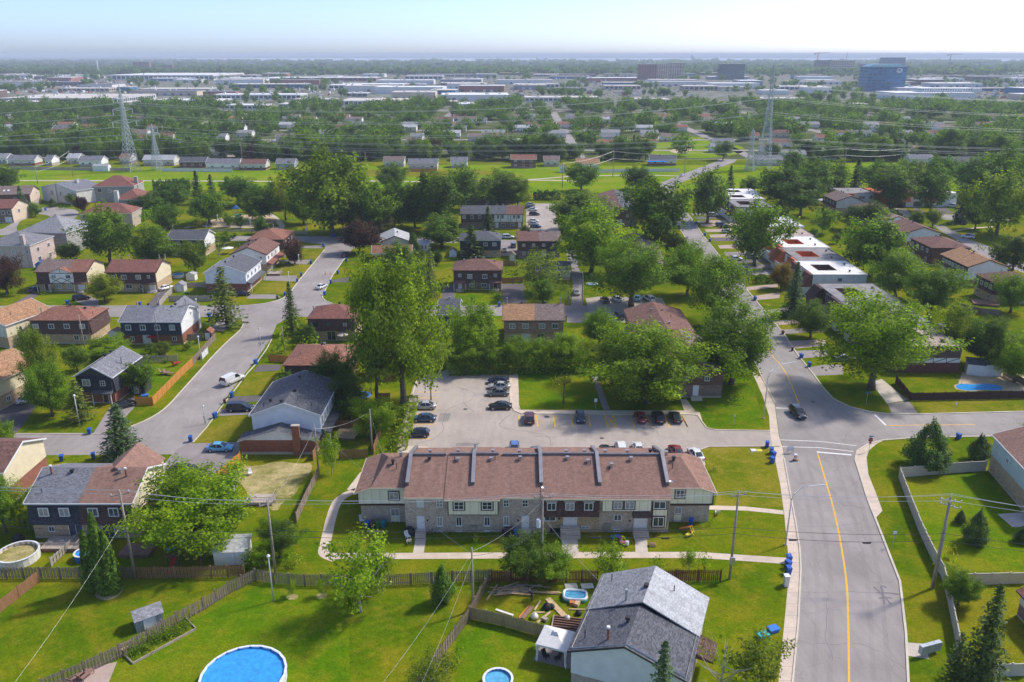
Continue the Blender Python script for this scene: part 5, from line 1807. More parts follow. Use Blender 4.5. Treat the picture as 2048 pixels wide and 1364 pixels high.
for x in(1120,1385):
 xx, zz=fxz(8,x,898,YB)
 add_window(RH,xx,-.02,zz,0,.85,1.5,'2s')
 rwin(8,x-30,943,x+30,978,YB,'2')
xx, zz=fxz(8,1252,915,YB)
for i in range(4):
 mb=MB()
 mb.tube([(xx-.45+i*.3,-.02,zz+.3),(xx-.45+i*.3,-.16,zz+.3)],.11,8)
 mb.box(xx-.53+i*.3,-.05,zz-.05,xx-.37+i*.3,-.005,zz+.3)
 rp('electric_meter',mb,'metal')
rwin(8,1535,640,1590,710,YB,'4')
rwin(8,1712,640,1770,710,YB,'4')
xx, zz=fxz(8,1565,895,YB)
add_window(RH,xx,-.02,zz,0,.85,1.5,'2s')
rwin(8,1535,940,1590,970,YB,'2')
xd2, zd2=fxz(8,1742,925,YB)
add_door(RH,xd2,-.04,zd2,0,.95,2.05,'door_white',handle=True)
x0, x1=RX[4]+.1, RX[5]-.1
mb=MB()
mb.hexa([(x0,-.75,2.95),(x1,-.75,2.95),(x1,-.01,2.95),(x0,-.01,2.95),(x0,-.3,5.75),(x1,-.3,5.75),(x1,-.01,5.75),(x0,-.01,5.75)])
rp('mansard',mb,'sh_dark')
for a in(160,332,510):
 xa, za=fxz(9,a,675,Y0-.55)
 xb, zb=fxz(9,a+88,606,Y0-.55)
 zb=min(zb,5.3)
 za=zb-1.25
 mb=MB()
 mb.box(xa-.1,-.68,za-.1,xb+.1,-.25,zb+.1)
 d=rp('dormer',mb,'trim_brown')
 add_window(RH,(xa+xb)/2,-.69,za,0,xb-xa,zb-za,'2')
 mb=MB()
 mb.box(xa-.2,-.8,zb+.11,xb+.2,-.2,zb+.2)
 rp('hood',mb,'trim_cream',d)
rwin(9,130,785,245,855,YB,'2')
xx, zz=fxz(9,376,892,YB)
add_door(RH,xx,-.04,zz,0,1.85,2.05,'door_white',True,True)
rwin(9,478,782,560,818,YB,'2')
rwin(9,480,900,560,930,YB,'2')
xe, ze=xx, zz
xa, za=fxz(9,682,765,Y0-.5)
xb, zb=fxz(9,1145,612,Y0-.5)
zb=min(zb,5.6)
mb=MB()
mb.box(xa,-.5,za,xb,-.01,zb)
bay=rp('cream_bay',mb,'sd_lemon')
mb=MB()
mb.box(xa,-.52,za-.1,xb,-.012,za-.004)
rp('brown_edge',mb,'trim_brown',bay)
rwin(9,785,630,872,702,Y0-.5,'2',surround='trim_brown')
rwin(9,893,630,985,702,Y0-.5,'2',surround='trim_brown')
xa, za=fxz(9,1150,905,Y0-.45)
xb, zb=fxz(9,1300,632,Y0-.45)
zb=min(zb,5.6)
mb=MB()
mb.box(xa,-.45,za-.2,xb,-.01,zb)
bay=rp('cream_bay',mb,'sd_lemon')
mb=MB()
for a, b in((xa-.1,xa-.004),(xb+.004,xb+.1)):
 mb.box(a,-.47,za-.2,b,-.012,zb)
rp('brown_edge',mb,'trim_brown',bay)
rwin(9,1160,640,1283,712,Y0-.45,'2',surround='trim_brown')
rwin(9,1150,815,1262,905,Y0-.45,'2',surround='trim_brown')
rwin(9,787,792,862,850,YB,'2')
rwin(9,785,930,850,958,YB,'2')
xx, zz=fxz(9,1035,916,YB)
add_door(RH,xx,-.04,zz,0,1.8,2.05,'door_white',True,True)
xf, zf=xx, zz
mb=MB()
mb.hexa([(xx-1.35,-1.3,zz+2.3),(xx+1.35,-1.3,zz+2.3),(xx+1.35,-.51,zz+2.4),(xx-1.35,-.51,zz+2.4),(xx-1.35,-1.3,zz+2.45),(xx+1.35,-1.3,zz+2.45),(xx+1.35,-.51,zz+3.),(xx-1.35,-.51,zz+3.)])
rp('porch_roof',mb,'sh_dark')
xx, zz=fxz(9,715,950,YB)
mb=MB()
mb.box(xx-.45,-.2,zz,xx+.45,-.005,zz+1.3)
rp('meter_box',mb,'metal')
rwin(9,1367,560,1455,638,YA,'2',surround='trim_brown')
rwin(9,1355,720,1430,785,YA+.4,'2')
rbox('cream_panel',9,1352,795,1425,850,YA+.4,.05,'sd_lemon')
rwin(9,1347,855,1420,890,YA+.4,'2')
for xs, zs, w in((xd,zd,1.5),(xd2,zd2,1.7),(xe,ze,2.8),(xf,zf,2.2)):
 zs=max(zs,.45)
 for i in range(4):
  mb=MB()
  y1=-.02 if i==3 else-.9-.32*(2-i)
  mb.box(xs-w/2,-.9-.32*(3-i),0,xs+w/2,y1-.004,zs*(i+1)/4)
  rp('step',mb,M['concrete'])
for k, x, y in((9,130,545),(9,1330,485),(8,1915,545)):
 xx, zz=fxz(k,x,y,Y0-.2)
 mb=MB()
 mb.tube([(xx,-.15,zz-.5),(xx,-.25,zz)],.03,5)
 mb.lathe([(.32,.1),(.2,.02),(.01,0)],12,(xx,-.3,zz))
 rp('satellite_dish',mb,'metal')
for k, x, y in((8,822,815),(8,1675,815),(9,275,800),(9,940,820)):
 xx, zz=fxz(k,x,y,Y0)
 mb=MB()
 mb.box(xx-.08,-.2,zz-.15,xx+.08,-.004,zz+.15)
 rp('wall_lamp',mb,'metal')
 mb=MB()
 mb.box(xx-.13,-.14,zz-.65,xx+.13,-.004,zz-.45)
 rp('letter_box',mb,'trim_dark')
 # --- the trees one by one
GB=(1.32,1.38,.6)
GM=(1.05,1.18,.75)
GD=(.62,.74,.8)
GO=(1.05,.98,1.)
GS=(.95,1.,1.9)
PU=(.5,.17,1.5)
YE=(2.1,1.5,.5)
SPB=(1.1,1.3,2.3)
SPG=(.95,1.05,.9)
CED=(1.2,1.55,.6)
for a in(

('broad','broad bright green maple between the two-tone duplex and the grey-roofed shed',390,1092,930,238,GB,2),
('cedar','tallest middle column of the cedar clump at the picket fence',212,1188,1027,42,CED,0),
('cedar','left column of the cedar clump at the picket fence',187,1180,1062,36,CED,1),
('cedar','right column of the cedar clump at the picket fence',228,1186,1062,40,CED,2),
('wispy','tall loose young tree on the lawn above the big round pool',722,1224,1055,150,GB,0),
('wispy','second stem of leafy growth left of the row house path',756,1185,1085,80,GM,1),
('dome','small round green tree alone on the lawn beside the fence corner',886,1206,1128,54,(1.3,1.8,.8),0),
('broad','dark leafy tree in front of the transformer pole',1048,1158,1072,105,GD,1),
('broad','lower dark leafy tree right of the transformer pole',1108,1160,1095,88,GM,3),
('bush','small bright bush under the transformer pole',1085,1162,1128,34,GB,1),
('wispy','young birch with pale stems behind the maroon fence',1214,1165,1080,95,GB,2),
('bush','rounded bush behind the maroon fence, left of three',1314,1142,1110,42,GM,2),
('wispy','small upright bush behind the maroon fence, middle of three',1378,1142,1095,44,GB,3),
('bush','rounded bush behind the maroon fence, right of three',1412,1142,1106,38,GM,3),
('bare','sparse birch with pale branches beside the grey-roofed house',1440,1395,1232,150,GO,0),
('wispy','leafy birch at the bottom edge beside the sidewalk',1508,1392,1268,130,GO,1),
('spruce','tall green spruce at the bottom right beside the beige fence',1953,1382,1168,112,SPG,1),
('fir','small dark fir behind the tall green spruce',1905,1365,1262,60,SPG,2),
('broad','dense green shrub tree against the beige fence',1916,1210,1140,72,GM,0),
('bush','yellowish bush beside the pole inside the beige fence',1898,1116,1090,34,YE,0),
('bush','green bush below the pole inside the beige fence',1890,1145,1108,46,GB,1),
('dome','dark cone-shaped evergreen in the lawn inside the beige fence',1948,1088,1016,58,(.8,1.05,.9),1),
('dome','tiny evergreen beside the cone-shaped one inside the fence',1919,1046,1020,26,(.8,1.05,.9),2),
('dome','large dome-shaped evergreen outside the beige fence corner',1850,936,836,100,(.9,1.25,.9),3),
('dome','low dark evergreen beside the pale green house',1955,920,868,54,(.7,.95,.9),0),
('bare','thin half-bare tree at the right edge by the cross street',2042,872,818,42,GO,1),
('dome','small evergreen at the right edge above the vine fence',2040,1085,1056,34,(.8,1.1,.9),2),

('broad','huge spreading maple at the street corner beside the pool yard',1742,778,586,222,GB,1),
('broad','maple beside the curved lamp at the left of the street',1462,768,600,168,GM,0),
('broad','big round maple at the path beside the parking lot',1292,806,640,220,GB,2),
('broad','olive tree leaning on the big round maple by the lot',1222,770,668,105,GO,3),
('flat','small flat-topped ornamental tree in the parking lot lawn',1127,806,750,62,YE,0),
('bush','round bush on the corner lawn beside the curved lamp',1470,808,783,38,GB,2),
('bush','dark bush at the foot of the street maple',1452,768,738,40,GD,3),
('broad','very tall poplar with a bare trunk left of the parking lot',808,818,510,200,(1.15,1.15,.9),3),
('broad','left crown of the tall poplar group',756,812,506,120,(1.1,1.15,.9),1),
('wispy','lower leafy boughs of the poplar group over the lot',862,800,600,96,(1.25,1.25,.9),1),
('broad','dark round maple behind the white-gabled house',672,808,702,100,GD,0),
('broad','dark lower maple beside the trampoline yard',700,838,745,78,GD,2),
('broad','bright shrub tree in the fenced yard left of the lot',750,872,795,94,GB,1),
('wispy','leafy shrub beside the chimney house utility pole',664,948,858,58,GB,2),
('bush','overgrown bush along the lot fence, uppermost',806,850,800,46,GM,0),
('bush','overgrown bush along the lot fence, middle',796,888,838,50,GB,1),
('bush','overgrown bush along the lot fence, lowest',776,922,872,56,GB,2),
('broad','small tree against the bent picket fence',560,1115,1042,88,GD,1),
('wispy','vine-like bush where the picket fences meet',520,1135,1092,60,GB,3),
('bush','bush at the foot of the middle utility pole',583,1130,1108,46,GB,1),
('wispy','leafy shrub tree at the bottom edge right of the pool',862,1392,1310,110,GO,0),
('bush','leafy bush beside the bottom fence',912,1330,1290,40,GM,2),
('broad','green tree at the left edge behind the round grey pool',12,1065,955,105,GM,3),
('bush','dark bush behind the round grey pool',52,1062,1018,40,GD,0),

('spruce','pale blue spruce in the driveway mouth of the near street',248,918,806,100,SPB,2),
('broad','leafy tree at the left edge beside the near street',4,912,840,66,GM,0),
('broad','dense maple in front of the charcoal corner house',106,832,716,90,GM,2),
('broad','tall pale poplar behind the corner house maple',92,806,645,70,GO,2),
('fir','low spreading pine beside the corner house entrance',162,842,758,72,(1.5,1.4,1.),0),
('broad','wide lime green bush behind the corner house',216,712,672,88,GB,2),
('spruce','small blue spruce between the left edge houses',52,706,652,36,SPB,1),
('broad','small greyish tree beside the red parasol',326,712,682,40,GO,0),
('fir','large open fir tree at the left street corner',455,655,530,92,(1.35,1.3,1.),1),
('broad','yellow green tree in front of the brown-roofed duplex',211,604,545,66,(1.5,1.25,.8),0),
('spruce','tall thin spruce beside the street bend',586,668,562,46,SPG,3),
('bush','bright hedge bush beside the street bend, lowest',562,708,664,60,GB,0),
('bush','bright hedge bush beside the street bend, upper',598,680,634,62,GB,1),
('bush','bright hedge bush beside the street bend, right',618,706,668,64,GB,3),
('broad','great leafy tree behind the two brown-roofed duplexes',222,528,414,104,(.95,1.05,1.1),1),
('broad','broad leafy tree right of the great leafy tree',312,532,452,92,(.85,.95,.9),2),
('broad','brownish green tree beside the small white shed',392,548,480,64,(.85,.85,.9),3),
('bare','grey thin tree beside the black-roofed house',440,515,466,52,(.8,.7,1.2),2),
('wispy','light green tree behind the black-roofed house',450,490,462,40,GB,1),
('broad','dark round bush tree beside the pink mansion',142,520,484,48,GD,0),
('broad','big purple-leaved tree at the left edge',14,588,512,88,PU,1),
('spruce','blue spruce in front of the brown house at upper left',49,432,370,34,SPB,0),
('broad','small round green tree at the cul-de-sac',71,434,404,26,GM,2),
('broad','small purple tree beside the white modern house',165,428,392,28,PU,3),
('dome','clipped ball shrub at the white modern house',106,414,396,18,GM,1),
('wispy','thin young tree at the white modern house',143,412,386,22,GS,3),
('broad','dark tree at the upper left edge by the meadow',8,378,332,84,GD,0),
('broad','small purple tree in front of the hip-roofed house',590,528,476,42,PU,2),
('broad','large purple-leaved tree at the top of the left street',720,506,440,76,PU,0),
('broad','dark purple-green tree behind the large purple one',768,478,432,60,(.5,.42,1.),3),
('broad','silvery tree beside the tall poplar',800,556,484,70,GS,1),
('spruce','thin grey spruce behind the tall poplar',862,592,492,40,(1.4,1.3,2.),2),
('spruce','dark spruce in front of the charcoal-roofed duplex',944,516,450,56,SPG,1),
('broad','rounded maple behind the pale bungalow',884,494,428,92,(.75,.9,1.),2),
('cedar','slim cedar beside the pale bungalow',828,508,466,28,CED,3),
('spruce','dark spruce in front of the timbered row house',976,464,412,34,SPG,0),
('wispy','airy grey-green tree beside the brown duplex drive',1078,588,496,122,(1.05,1.,1.1),0),
('broad','low round maple beside the dark driveway',1086,610,558,70,GM,3),
('bare','bare dead-looking tree right of the tan-roofed duplex',1136,612,540,48,(1.2,.8,1.2),3),
('broad','lime green tree behind the lot hedge',948,728,600,112,GB,0),
('broad','yellowing small tree at the lot hedge',930,722,648,54,YE,1),
('broad','round tree at the corner of the brown row houses',1198,692,612,66,GM,2),
('broad','bright yellow-green maple beside the upper lot',1182,545,410,132,GB,1),
('broad','grey-green maple behind the bright one at the upper lot',1162,462,382,136,GS,0),
('broad','tall dark tree standing at the left of the main street',1310,508,354,132,GD,3),
('broad','big maple over the cars of the middle lot',1262,612,474,168,GM,1),
('broad','maple at the street, behind the big one over the lot',1375,592,476,100,GM,2),
('broad','broad maple at the street beside the brown roofs',1428,652,508,140,GM,3),
('broad','small olive tree below the tall dark tree',1346,512,464,56,(.7,.72,.8),0),
('broad','greyish maple in front of the far flat-roofed homes',1414,446,336,88,(.8,.9,1.3),0),
('broad','maple standing in front of the red-roofed flat home',1508,532,402,104,GM,1),
('spruce','dense blue spruce beside the flat-roofed homes',1584,632,522,58,(.9,1.15,1.6),0),
('broad','reddish small tree behind the dense blue spruce',1562,578,522,48,(1.6,.8,1.),2),
('broad','round dark tree beside the curved brown facade',1620,676,600,76,(.75,.85,.9),0),
('broad','wide maple behind the white flat roofs',1740,552,428,128,GM,0),
('broad','green tree behind the white flat roofs, lower',1788,596,496,108,(1.1,1.2,.7),2),
('broad','bushy green tree right of the brown courtyard roof',1856,640,526,120,(1.,1.15,.7),1),
('broad','yellow green tree behind the corner flat house',1902,712,608,92,(1.4,1.3,.6),3),
('broad','dark tree behind the white sheds at right',1968,735,628,100,GD,2),
('broad','bright tree at the right edge above the pool yard',2028,765,668,92,GB,0),
('broad','leafy tree at the right edge beside the last brown duplex',2020,625,545,82,GM,1),
('broad','dark tree with yellow top at the right edge by the street',2022,552,470,86,(.7,.75,.8),3),
('broad','great yellow-green tree beside the upper right lawn',1992,470,344,112,(1.25,1.2,.6),1),
('broad','tall tree at the upper right edge',2046,420,308,100,(.9,1.05,.7),2),
('broad','shaded tree beside the small lawn path at upper right',1950,458,398,52,GD,0),
('spruce','dark grey spruce beside the orange row homes',1921,446,368,42,(.7,.8,1.3),3),
('broad','airy willow in front of the orange row homes',1778,420,330,108,(.85,.95,1.2),3),
('broad','dark-trunked tree in front of the orange row homes',1860,424,330,74,(.75,.9,.9),1),
('broad','dark low tree behind the upper right duplexes',1736,462,404,92,(.55,.65,.8),0),
('wispy','light green tree behind the white flat roofs, upper',1645,468,412,46,GB,2),
('broad','small tree pair left of the upper right street',1832,452,420,30,GO,0),
('broad','small round tree in front of the orange row homes',1864,455,418,34,GO,3),
('wispy','tiny sapling on the upper right lawn',1978,480,456,18,GB,2),
('broad','dark maple beside the right pylon, leftmost',1560,412,330,100,(.6,.72,.85),0),
('broad','dark maple beside the right pylon, middle',1625,402,318,84,(.7,.85,.7),1),
('broad','dark maple beside the right pylon, rightmost',1665,396,320,66,(.65,.8,.75),2),
('broad','bushy dark tree below the right pylon maples',1600,432,356,92,(.55,.68,.75),3),
('spruce','tall spruce right of the pylon maples',1710,382,316,44,SPG,2),
('spruce','dark pointed spruce beside the far street',1459,382,330,26,(.7,.8,.9),1),
('broad','tree at the upper right edge above the orange homes',1950,400,312,104,(.85,1.05,.6),0),
('broad','dark wide tree right of the tall spruce near the meadow',1755,392,322,78,(.6,.78,.75),1),
('broad','mid green tree above the airy willow',1815,378,318,66,(.8,.95,.7),2),
('broad','round tree above the dark-trunked tree',1880,376,310,74,(.7,.88,.75),3),
('broad','large tree filling the upper right corner',2010,400,296,110,(.75,.92,.65),1),
('broad','tree on the far side of the meadow above the white court homes',1585,352,300,62,(.7,.85,.8),0),
('broad','low tree right of the dark pointed spruce',1500,385,352,44,(.75,.9,.8),2),
('broad','tree left of the clipped hedge in the mansion yard',300,432,388,52,(.6,.78,.8),1),
('broad','dark tree behind the rear mansion at the meadow',365,398,356,52,(.55,.72,.8),2),
('broad','dark tree between the playground and the giant tree',556,420,356,62,(.6,.78,.75),0),
('broad','round dark tree left of the parked row house',700,462,388,84,(.65,.82,.75),1),
('broad','tall dark tree behind the pale bungalow maple',830,455,372,80,(.6,.76,.8),0),

('broad','giant spreading tree beside the playground',664,472,300,152,(.95,1.,.9),1),
('broad','tree overhanging the left of the giant tree',608,448,362,70,(1.1,1.2,.7),2),
('broad','tree tucked right of the giant tree',740,472,366,96,(.9,1.05,.75),3),
('broad','round tree at the left of the playground',420,448,378,86,(.85,1.,.7),0),
('broad','round tree over the playground',524,442,368,84,(.75,.9,.75),2),
('broad','yellow and orange tinted tree behind the playground',572,440,352,58,(1.7,1.35,.5),1),
('spruce','dark spruce at the meadow edge, left',398,408,340,34,(.8,.95,1.1),0),
('spruce','dark spruce at the meadow edge, right',426,404,348,32,(.65,.8,.9),1),
('broad','dark tree between the meadow and the playground',478,412,352,78,(.6,.78,.8),3),
('broad','dark tree behind the clipped hedge',346,418,368,84,(.55,.72,.75),1),
('broad','bushy tree at the end of the clipped hedge',336,458,408,60,(.8,.95,.8),2),
('wispy','yellow shrub at the playground sand, left',396,456,438,24,YE,0),
('wispy','yellow shrub at the playground sand, right',518,458,436,28,YE,1),
('broad','small round tree at the playground sand',459,454,430,22,GM,3),
('broad','dark tree behind the parked row house, left',790,462,356,90,(.6,.75,.75),0),
('broad','dark tree behind the parked row house, tallest',872,462,340,104,(.62,.74,.9),3),
('broad','silvery tree behind the timbered row house',930,420,332,84,GS,1),
('broad','silvery tree above the timbered row house, right',1000,412,338,82,GS,2),
('broad','olive tree right of the silvery trees',1036,415,352,62,(.85,.9,.8),0),
('broad','dark tree at the meadow edge above the row houses',785,388,328,66,GD,1),
('broad','lone round tree on the meadow',1163,382,326,70,(.85,1.,.7),3),
('broad','dark tree on the meadow beside the far street',1272,380,330,58,GD,2),
('broad','bushy tree left of the far row house',846,440,400,60,(.5,.68,.75),2),
):
 kind, label, bx, by, ty, W, tint, i=a
 tree_px(kind,label,bx,by,ty,W,tint,i,0 if by>560 else 1)
for bx, by, ty, W, tint, lab in((925,746,684,78,GM,'leftmost big bush of the row behind the parking lot'),(978,742,690,66,(.8,.95,.8),'second big bush of the row behind the parking lot'),(1030,740,672,64,GM,'third big bush of the row behind the parking lot'),(1078,740,674,70,GB,'fourth big bush of the row behind the parking lot'),(1132,740,666,86,GB,'rightmost big bush of the row behind the parking lot')):
 tree_px('broad',lab,bx,by,ty,W,tint,None,0,name='large_bush',cat='bush')
hedge('long dense dark hedge filling the back of the parking lot',[at(900,746),at(1000,744),at(1090,742),at(1180,740)],3.2,4.,(.95,1.1,.6),.22,26)
hedge('clipped bright hedge along the brick-red mansion yard',QL(1,(810,1068),(940,1010),(990,985)),3.,3.4,(1.1,1.35,.6),.3,16)
hedge('dark clipped hedge between the mansion and the meadow',QL(1,(900,885),(1000,880),(1110,876)),2.5,5.,(.6,.85,.7),.35,12)
hedge('dark hedge at the end of the upper parking lot',QL(2,(1135,935),(1285,935)),2.,4.,(.45,.6,.7),.35,12)
hedge('box-shaped hedge in front of the flat-roofed homes',QL(6,(452,415),(600,412)),2.2,2.2,(.6,.8,.8),.2,26)
hedge('low rounded hedge beside the porch of the white-gabled house',QL(13,(770,535),(880,532)),1.6,1.4,(.8,1.1,.7),.16,30)
hedge('row of wild shrubs along the gravel edge of the lot',[at(800,900),at(815,850),at(826,805)],2.,1.7,(1.3,1.3,.7),.17,26)
plant('spruce','blue spruce at the bottom edge in front of the grey roof',(14.,60.5),elev_at(1280,60.5),2.7,SPB,0)
# --- vehicles
def M_paint(name,c,rough=.28):
 w=NT(name)
 w.b.inputs['Coat Weight'].default_value=.6
 w.b.inputs['Coat Roughness'].default_value=.08
 f=w.noise(w.objco(),2.,3)
 col=w.ramp(f,[(.3,mul(c,.9)),(.7,mul(c,1.1))])
 return w.fin(col,rough,.5)
PAINT={'black':(.018,.018,.02),'white':(.8,.79,.77),'silver':(.46,.45,.42),'navy':(.02,.03,.065),'blue':(.03,.075,.15),'lightblue':(.12,.42,.68),'red':(.25,.018,.022),'maroon':(.11,.028,.03),'grey':(.14,.145,.155),'midblue':(.1,.18,.42)}
PM={k:M_paint('car_paint_'+k,v)for k,v in PAINT.items()}
MT['cglass']=M_glass('car_glass',(.02,.025,.03),.05)
MT['tyre']=M_plain('tyre_rubber',(.02,.02,.02),.9,.2)
MT['rim']=M_plain('wheel_rim',(.45,.45,.46),.35,.1,2,.6)
MT['hlight']=M_plain('headlight_lens',(.75,.76,.78),.15,.05)
MT['tlight']=M_plain('taillight_lens',(.35,.01,.01),.25,.1)
CARS={
'sedan':dict(L=4.65,body=[(-2.3,.62,.42,.74),(-2.22,.8,.3,.88),(-1.6,.88,.24,.96),(-.6,.9,.22,.95),(.6,.9,.22,.93),(1.2,.89,.23,.9),(1.9,.85,.26,.8),(2.22,.74,.3,.68),(2.33,.55,.38,.58)],cab=[(-1.75,.66,.62,.97),(-.95,.8,.6,1.4),(-.2,.82,.62,1.45),(.35,.82,.6,1.4),(1.15,.76,.7,.93)],roof=(-.95,.35),wx=(-1.38,1.4),r=.33),
'hatch':dict(L=4.2,body=[(-2.05,.7,.42,.78),(-1.98,.82,.3,.95),(-1.4,.87,.24,1.),(-.4,.88,.22,.97),(.6,.88,.22,.94),(1.1,.87,.23,.9),(1.7,.82,.26,.8),(2.,.72,.3,.68),(2.1,.5,.38,.56)],cab=[(-2.,.68,.64,1.),(-1.45,.78,.6,1.42),(-.3,.8,.62,1.5),(.3,.8,.6,1.44),(1.15,.74,.68,.93)],roof=(-1.45,.3),wx=(-1.3,1.3),r=.33),
'suv':dict(L=4.75,body=[(-2.36,.74,.5,.85),(-2.3,.9,.36,1.05),(-1.5,.94,.3,1.1),(-.4,.95,.28,1.08),(.6,.95,.28,1.06),(1.2,.94,.29,1.04),(1.95,.9,.32,.96),(2.28,.8,.36,.8),(2.38,.62,.45,.68)],cab=[(-2.3,.8,.72,1.1),(-1.9,.86,.7,1.64),(-.3,.88,.72,1.72),(.35,.87,.7,1.66),(1.2,.82,.76,1.06)],roof=(-1.9,.35),wx=(-1.42,1.42),r=.38),
'minivan':dict(L=5.1,body=[(-2.55,.78,.46,.85),(-2.48,.94,.34,1.05),(-1.5,.98,.27,1.08),(-.4,.98,.25,1.06),(.8,.98,.25,1.02),(1.4,.96,.26,.98),(2.1,.9,.3,.86),(2.46,.78,.34,.72),(2.56,.58,.42,.6)],cab=[(-2.5,.82,.76,1.08),(-2.2,.88,.72,1.66),(-.3,.9,.74,1.76),(.45,.89,.72,1.66),(1.6,.84,.78,1.)],roof=(-2.2,.45),wx=(-1.5,1.55),r=.35),
'van':dict(L=5.5,body=[(-2.75,.86,.45,1.3),(-2.7,.97,.38,1.42),(-1.5,1.,.32,1.42),(.6,1.,.3,1.3),(1.3,.98,.3,1.2),(2.,.94,.34,1.08),(2.6,.86,.4,.92),(2.75,.7,.5,.74)],cab=[(-2.72,.9,.84,1.4),(-2.6,.95,.84,2.),(-.3,.97,.86,2.1),(.6,.95,.82,2.02),(1.5,.88,.82,1.18)],roof=(-2.6,.6),wx=(-1.75,1.75),r=.38),
}
def car_body(kind,paint):
 d=CARS[kind]
 def mk():
  mb=MB()
  st=d['body']
  rings=[]
  for x, w, z0, z1 in st:
   n=len(mb.v)
   h=z1-z0
   sec=[(-w*.88,z0),(-w,z0+h*.25),(-w*.99,z0+h*.7),(-w*.88,z1-.02),(-w*.5,z1+.015),(w*.5,z1+.015),(w*.88,z1-.02),(w*.99,z0+h*.7),(w,z0+h*.25),(w*.88,z0)]
   for y, z in sec:
    mb.v.append((x,y,z))
   rings.append(n)
  k=10
  for a, b in zip(rings[:-1],rings[1:]):
   for j in range(k):
    j2=(j+1)%k
    mb.f.append((a+j,b+j,b+j2,a+j2))
    mb.m.append(0)
  mb.f.append(tuple(rings[0]+j for j in range(k)))
  mb.m.append(0)
  mb.f.append(tuple(rings[-1]+j for j in reversed(range(k))))
  mb.m.append(0)
  return mb.mesh('car_body',PM[paint],True,False)
 return cached(('cbody',kind,paint),mk)
def car_cab(kind):
 d=CARS[kind]
 def mk():
  mb=MB()
  rings=[]
  belt=[(x,z1)for x,w,z0,z1 in d['body']]
  for x, wl, wh, zt in d['cab']:
   zb=np.interp(x,[b[0]for b in belt],[b[1]for b in belt])-.03
   n=len(mb.v)
   zt=max(zt,zb+.04)
   for y, z in((-wl,zb),(-wh,zt-.03),(-wh*.7,zt),(wh*.7,zt),(wh,zt-.03),(wl,zb)):
    mb.v.append((x,y,z))
   rings.append(n)
  for a, b in zip(rings[:-1],rings[1:]):
   for j in range(5):
    mb.f.append((a+j,b+j,b+j+1,a+j+1))
    mb.m.append(0)
  mb.f.append(tuple(rings[0]+j for j in range(6)))
  mb.m.append(0)
  mb.f.append(tuple(rings[-1]+j for j in reversed(range(6))))
  mb.m.append(0)
  return mb.mesh('car_windows',MT['cglass'],False,False)
 return cached(('ccab',kind),mk)
def car_roof(kind,paint):
 d=CARS[kind]
 def mk():
  mb=MB()
  a, b=d['roof']
  cs=[c for c in d['cab']if a-.01<=c[0]<=b+.01]
  for c, e in zip(cs[:-1],cs[1:]):
   mb.hexa([(c[0],-c[2]*.96,c[3]-.02),(c[0],c[2]*.96,c[3]-.02),(e[0],e[2]*.96,e[3]-.02),(e[0],-e[2]*.96,e[3]-.02),(c[0],-c[2]*.86,c[3]+.025),(c[0],c[2]*.86,c[3]+.025),(e[0],e[2]*.86,e[3]+.025),(e[0],-e[2]*.86,e[3]+.025)])
  cab=d['cab']
  belt=lambda x:np.interp(x,[q[0]for q in d['body']],[q[3]for q in d['body']])
  for s in(-1,1):
   mb.bar((cab[0][0],s*cab[0][1],belt(cab[0][0])),(cab[1][0],s*cab[1][2],cab[1][3]-.02),.11,.07)
   mb.bar((cab[-1][0],s*cab[-1][1],belt(cab[-1][0])),(cab[-2][0],s*cab[-2][2],cab[-2][3]-.02),.09,.06)
   xm=(a+b)/2-(.0 if kind in('sedan','hatch')else .2)
   mb.bar((xm,s*(cab[2][1]+.01),belt(xm)),(xm,s*(cab[2][2]+.01),cab[2][3]-.04),.1,.05)
   if kind in('suv','minivan','van','hatch'):
    xm=a+.35
    mb.bar((xm,s*(cab[1][1]+.01),belt(xm)),(xm,s*(cab[1][2]+.015),cab[1][3]-.04),.14,.05)
  if kind=='van':
   for s in(-1,1):
    mb.hexa([(-2.6,s*.96,1.38),(-.1,s*.985,1.34),(-.1,s*.99,1.34),(-2.6,s*.97,1.38),(-2.55,s*.86,1.98),(-.1,s*.885,2.06),(-.1,s*.89,2.06),(-2.55,s*.87,1.98)])
  return mb.mesh('car_roof',PM[paint],False,False)
 return cached(('croof',kind,paint),mk)
def wheel_mesh(r):
 def mk():
  mb=MB()
  mb.tube([(0,-.11,0),(0,.11,0)],r,14)
  return mb.mesh('wheel',MT['tyre'],False,False)
 return cached(('wheel',r),mk)
def rim_mesh(r):
 def mk():
  mb=MB()
  mb.tube([(0,-.118,0),(0,.118,0)],r*.64,10)
  return mb.mesh('rim',MT['rim'],False,False)
 return cached(('rim',r),mk)
def cbox(key,m,*b):
 def mk():
  mb=MB()
  mb.box(*b)
  return mb.mesh(key[0],m,False,False)
 return cached(('cb',)+key,mk)
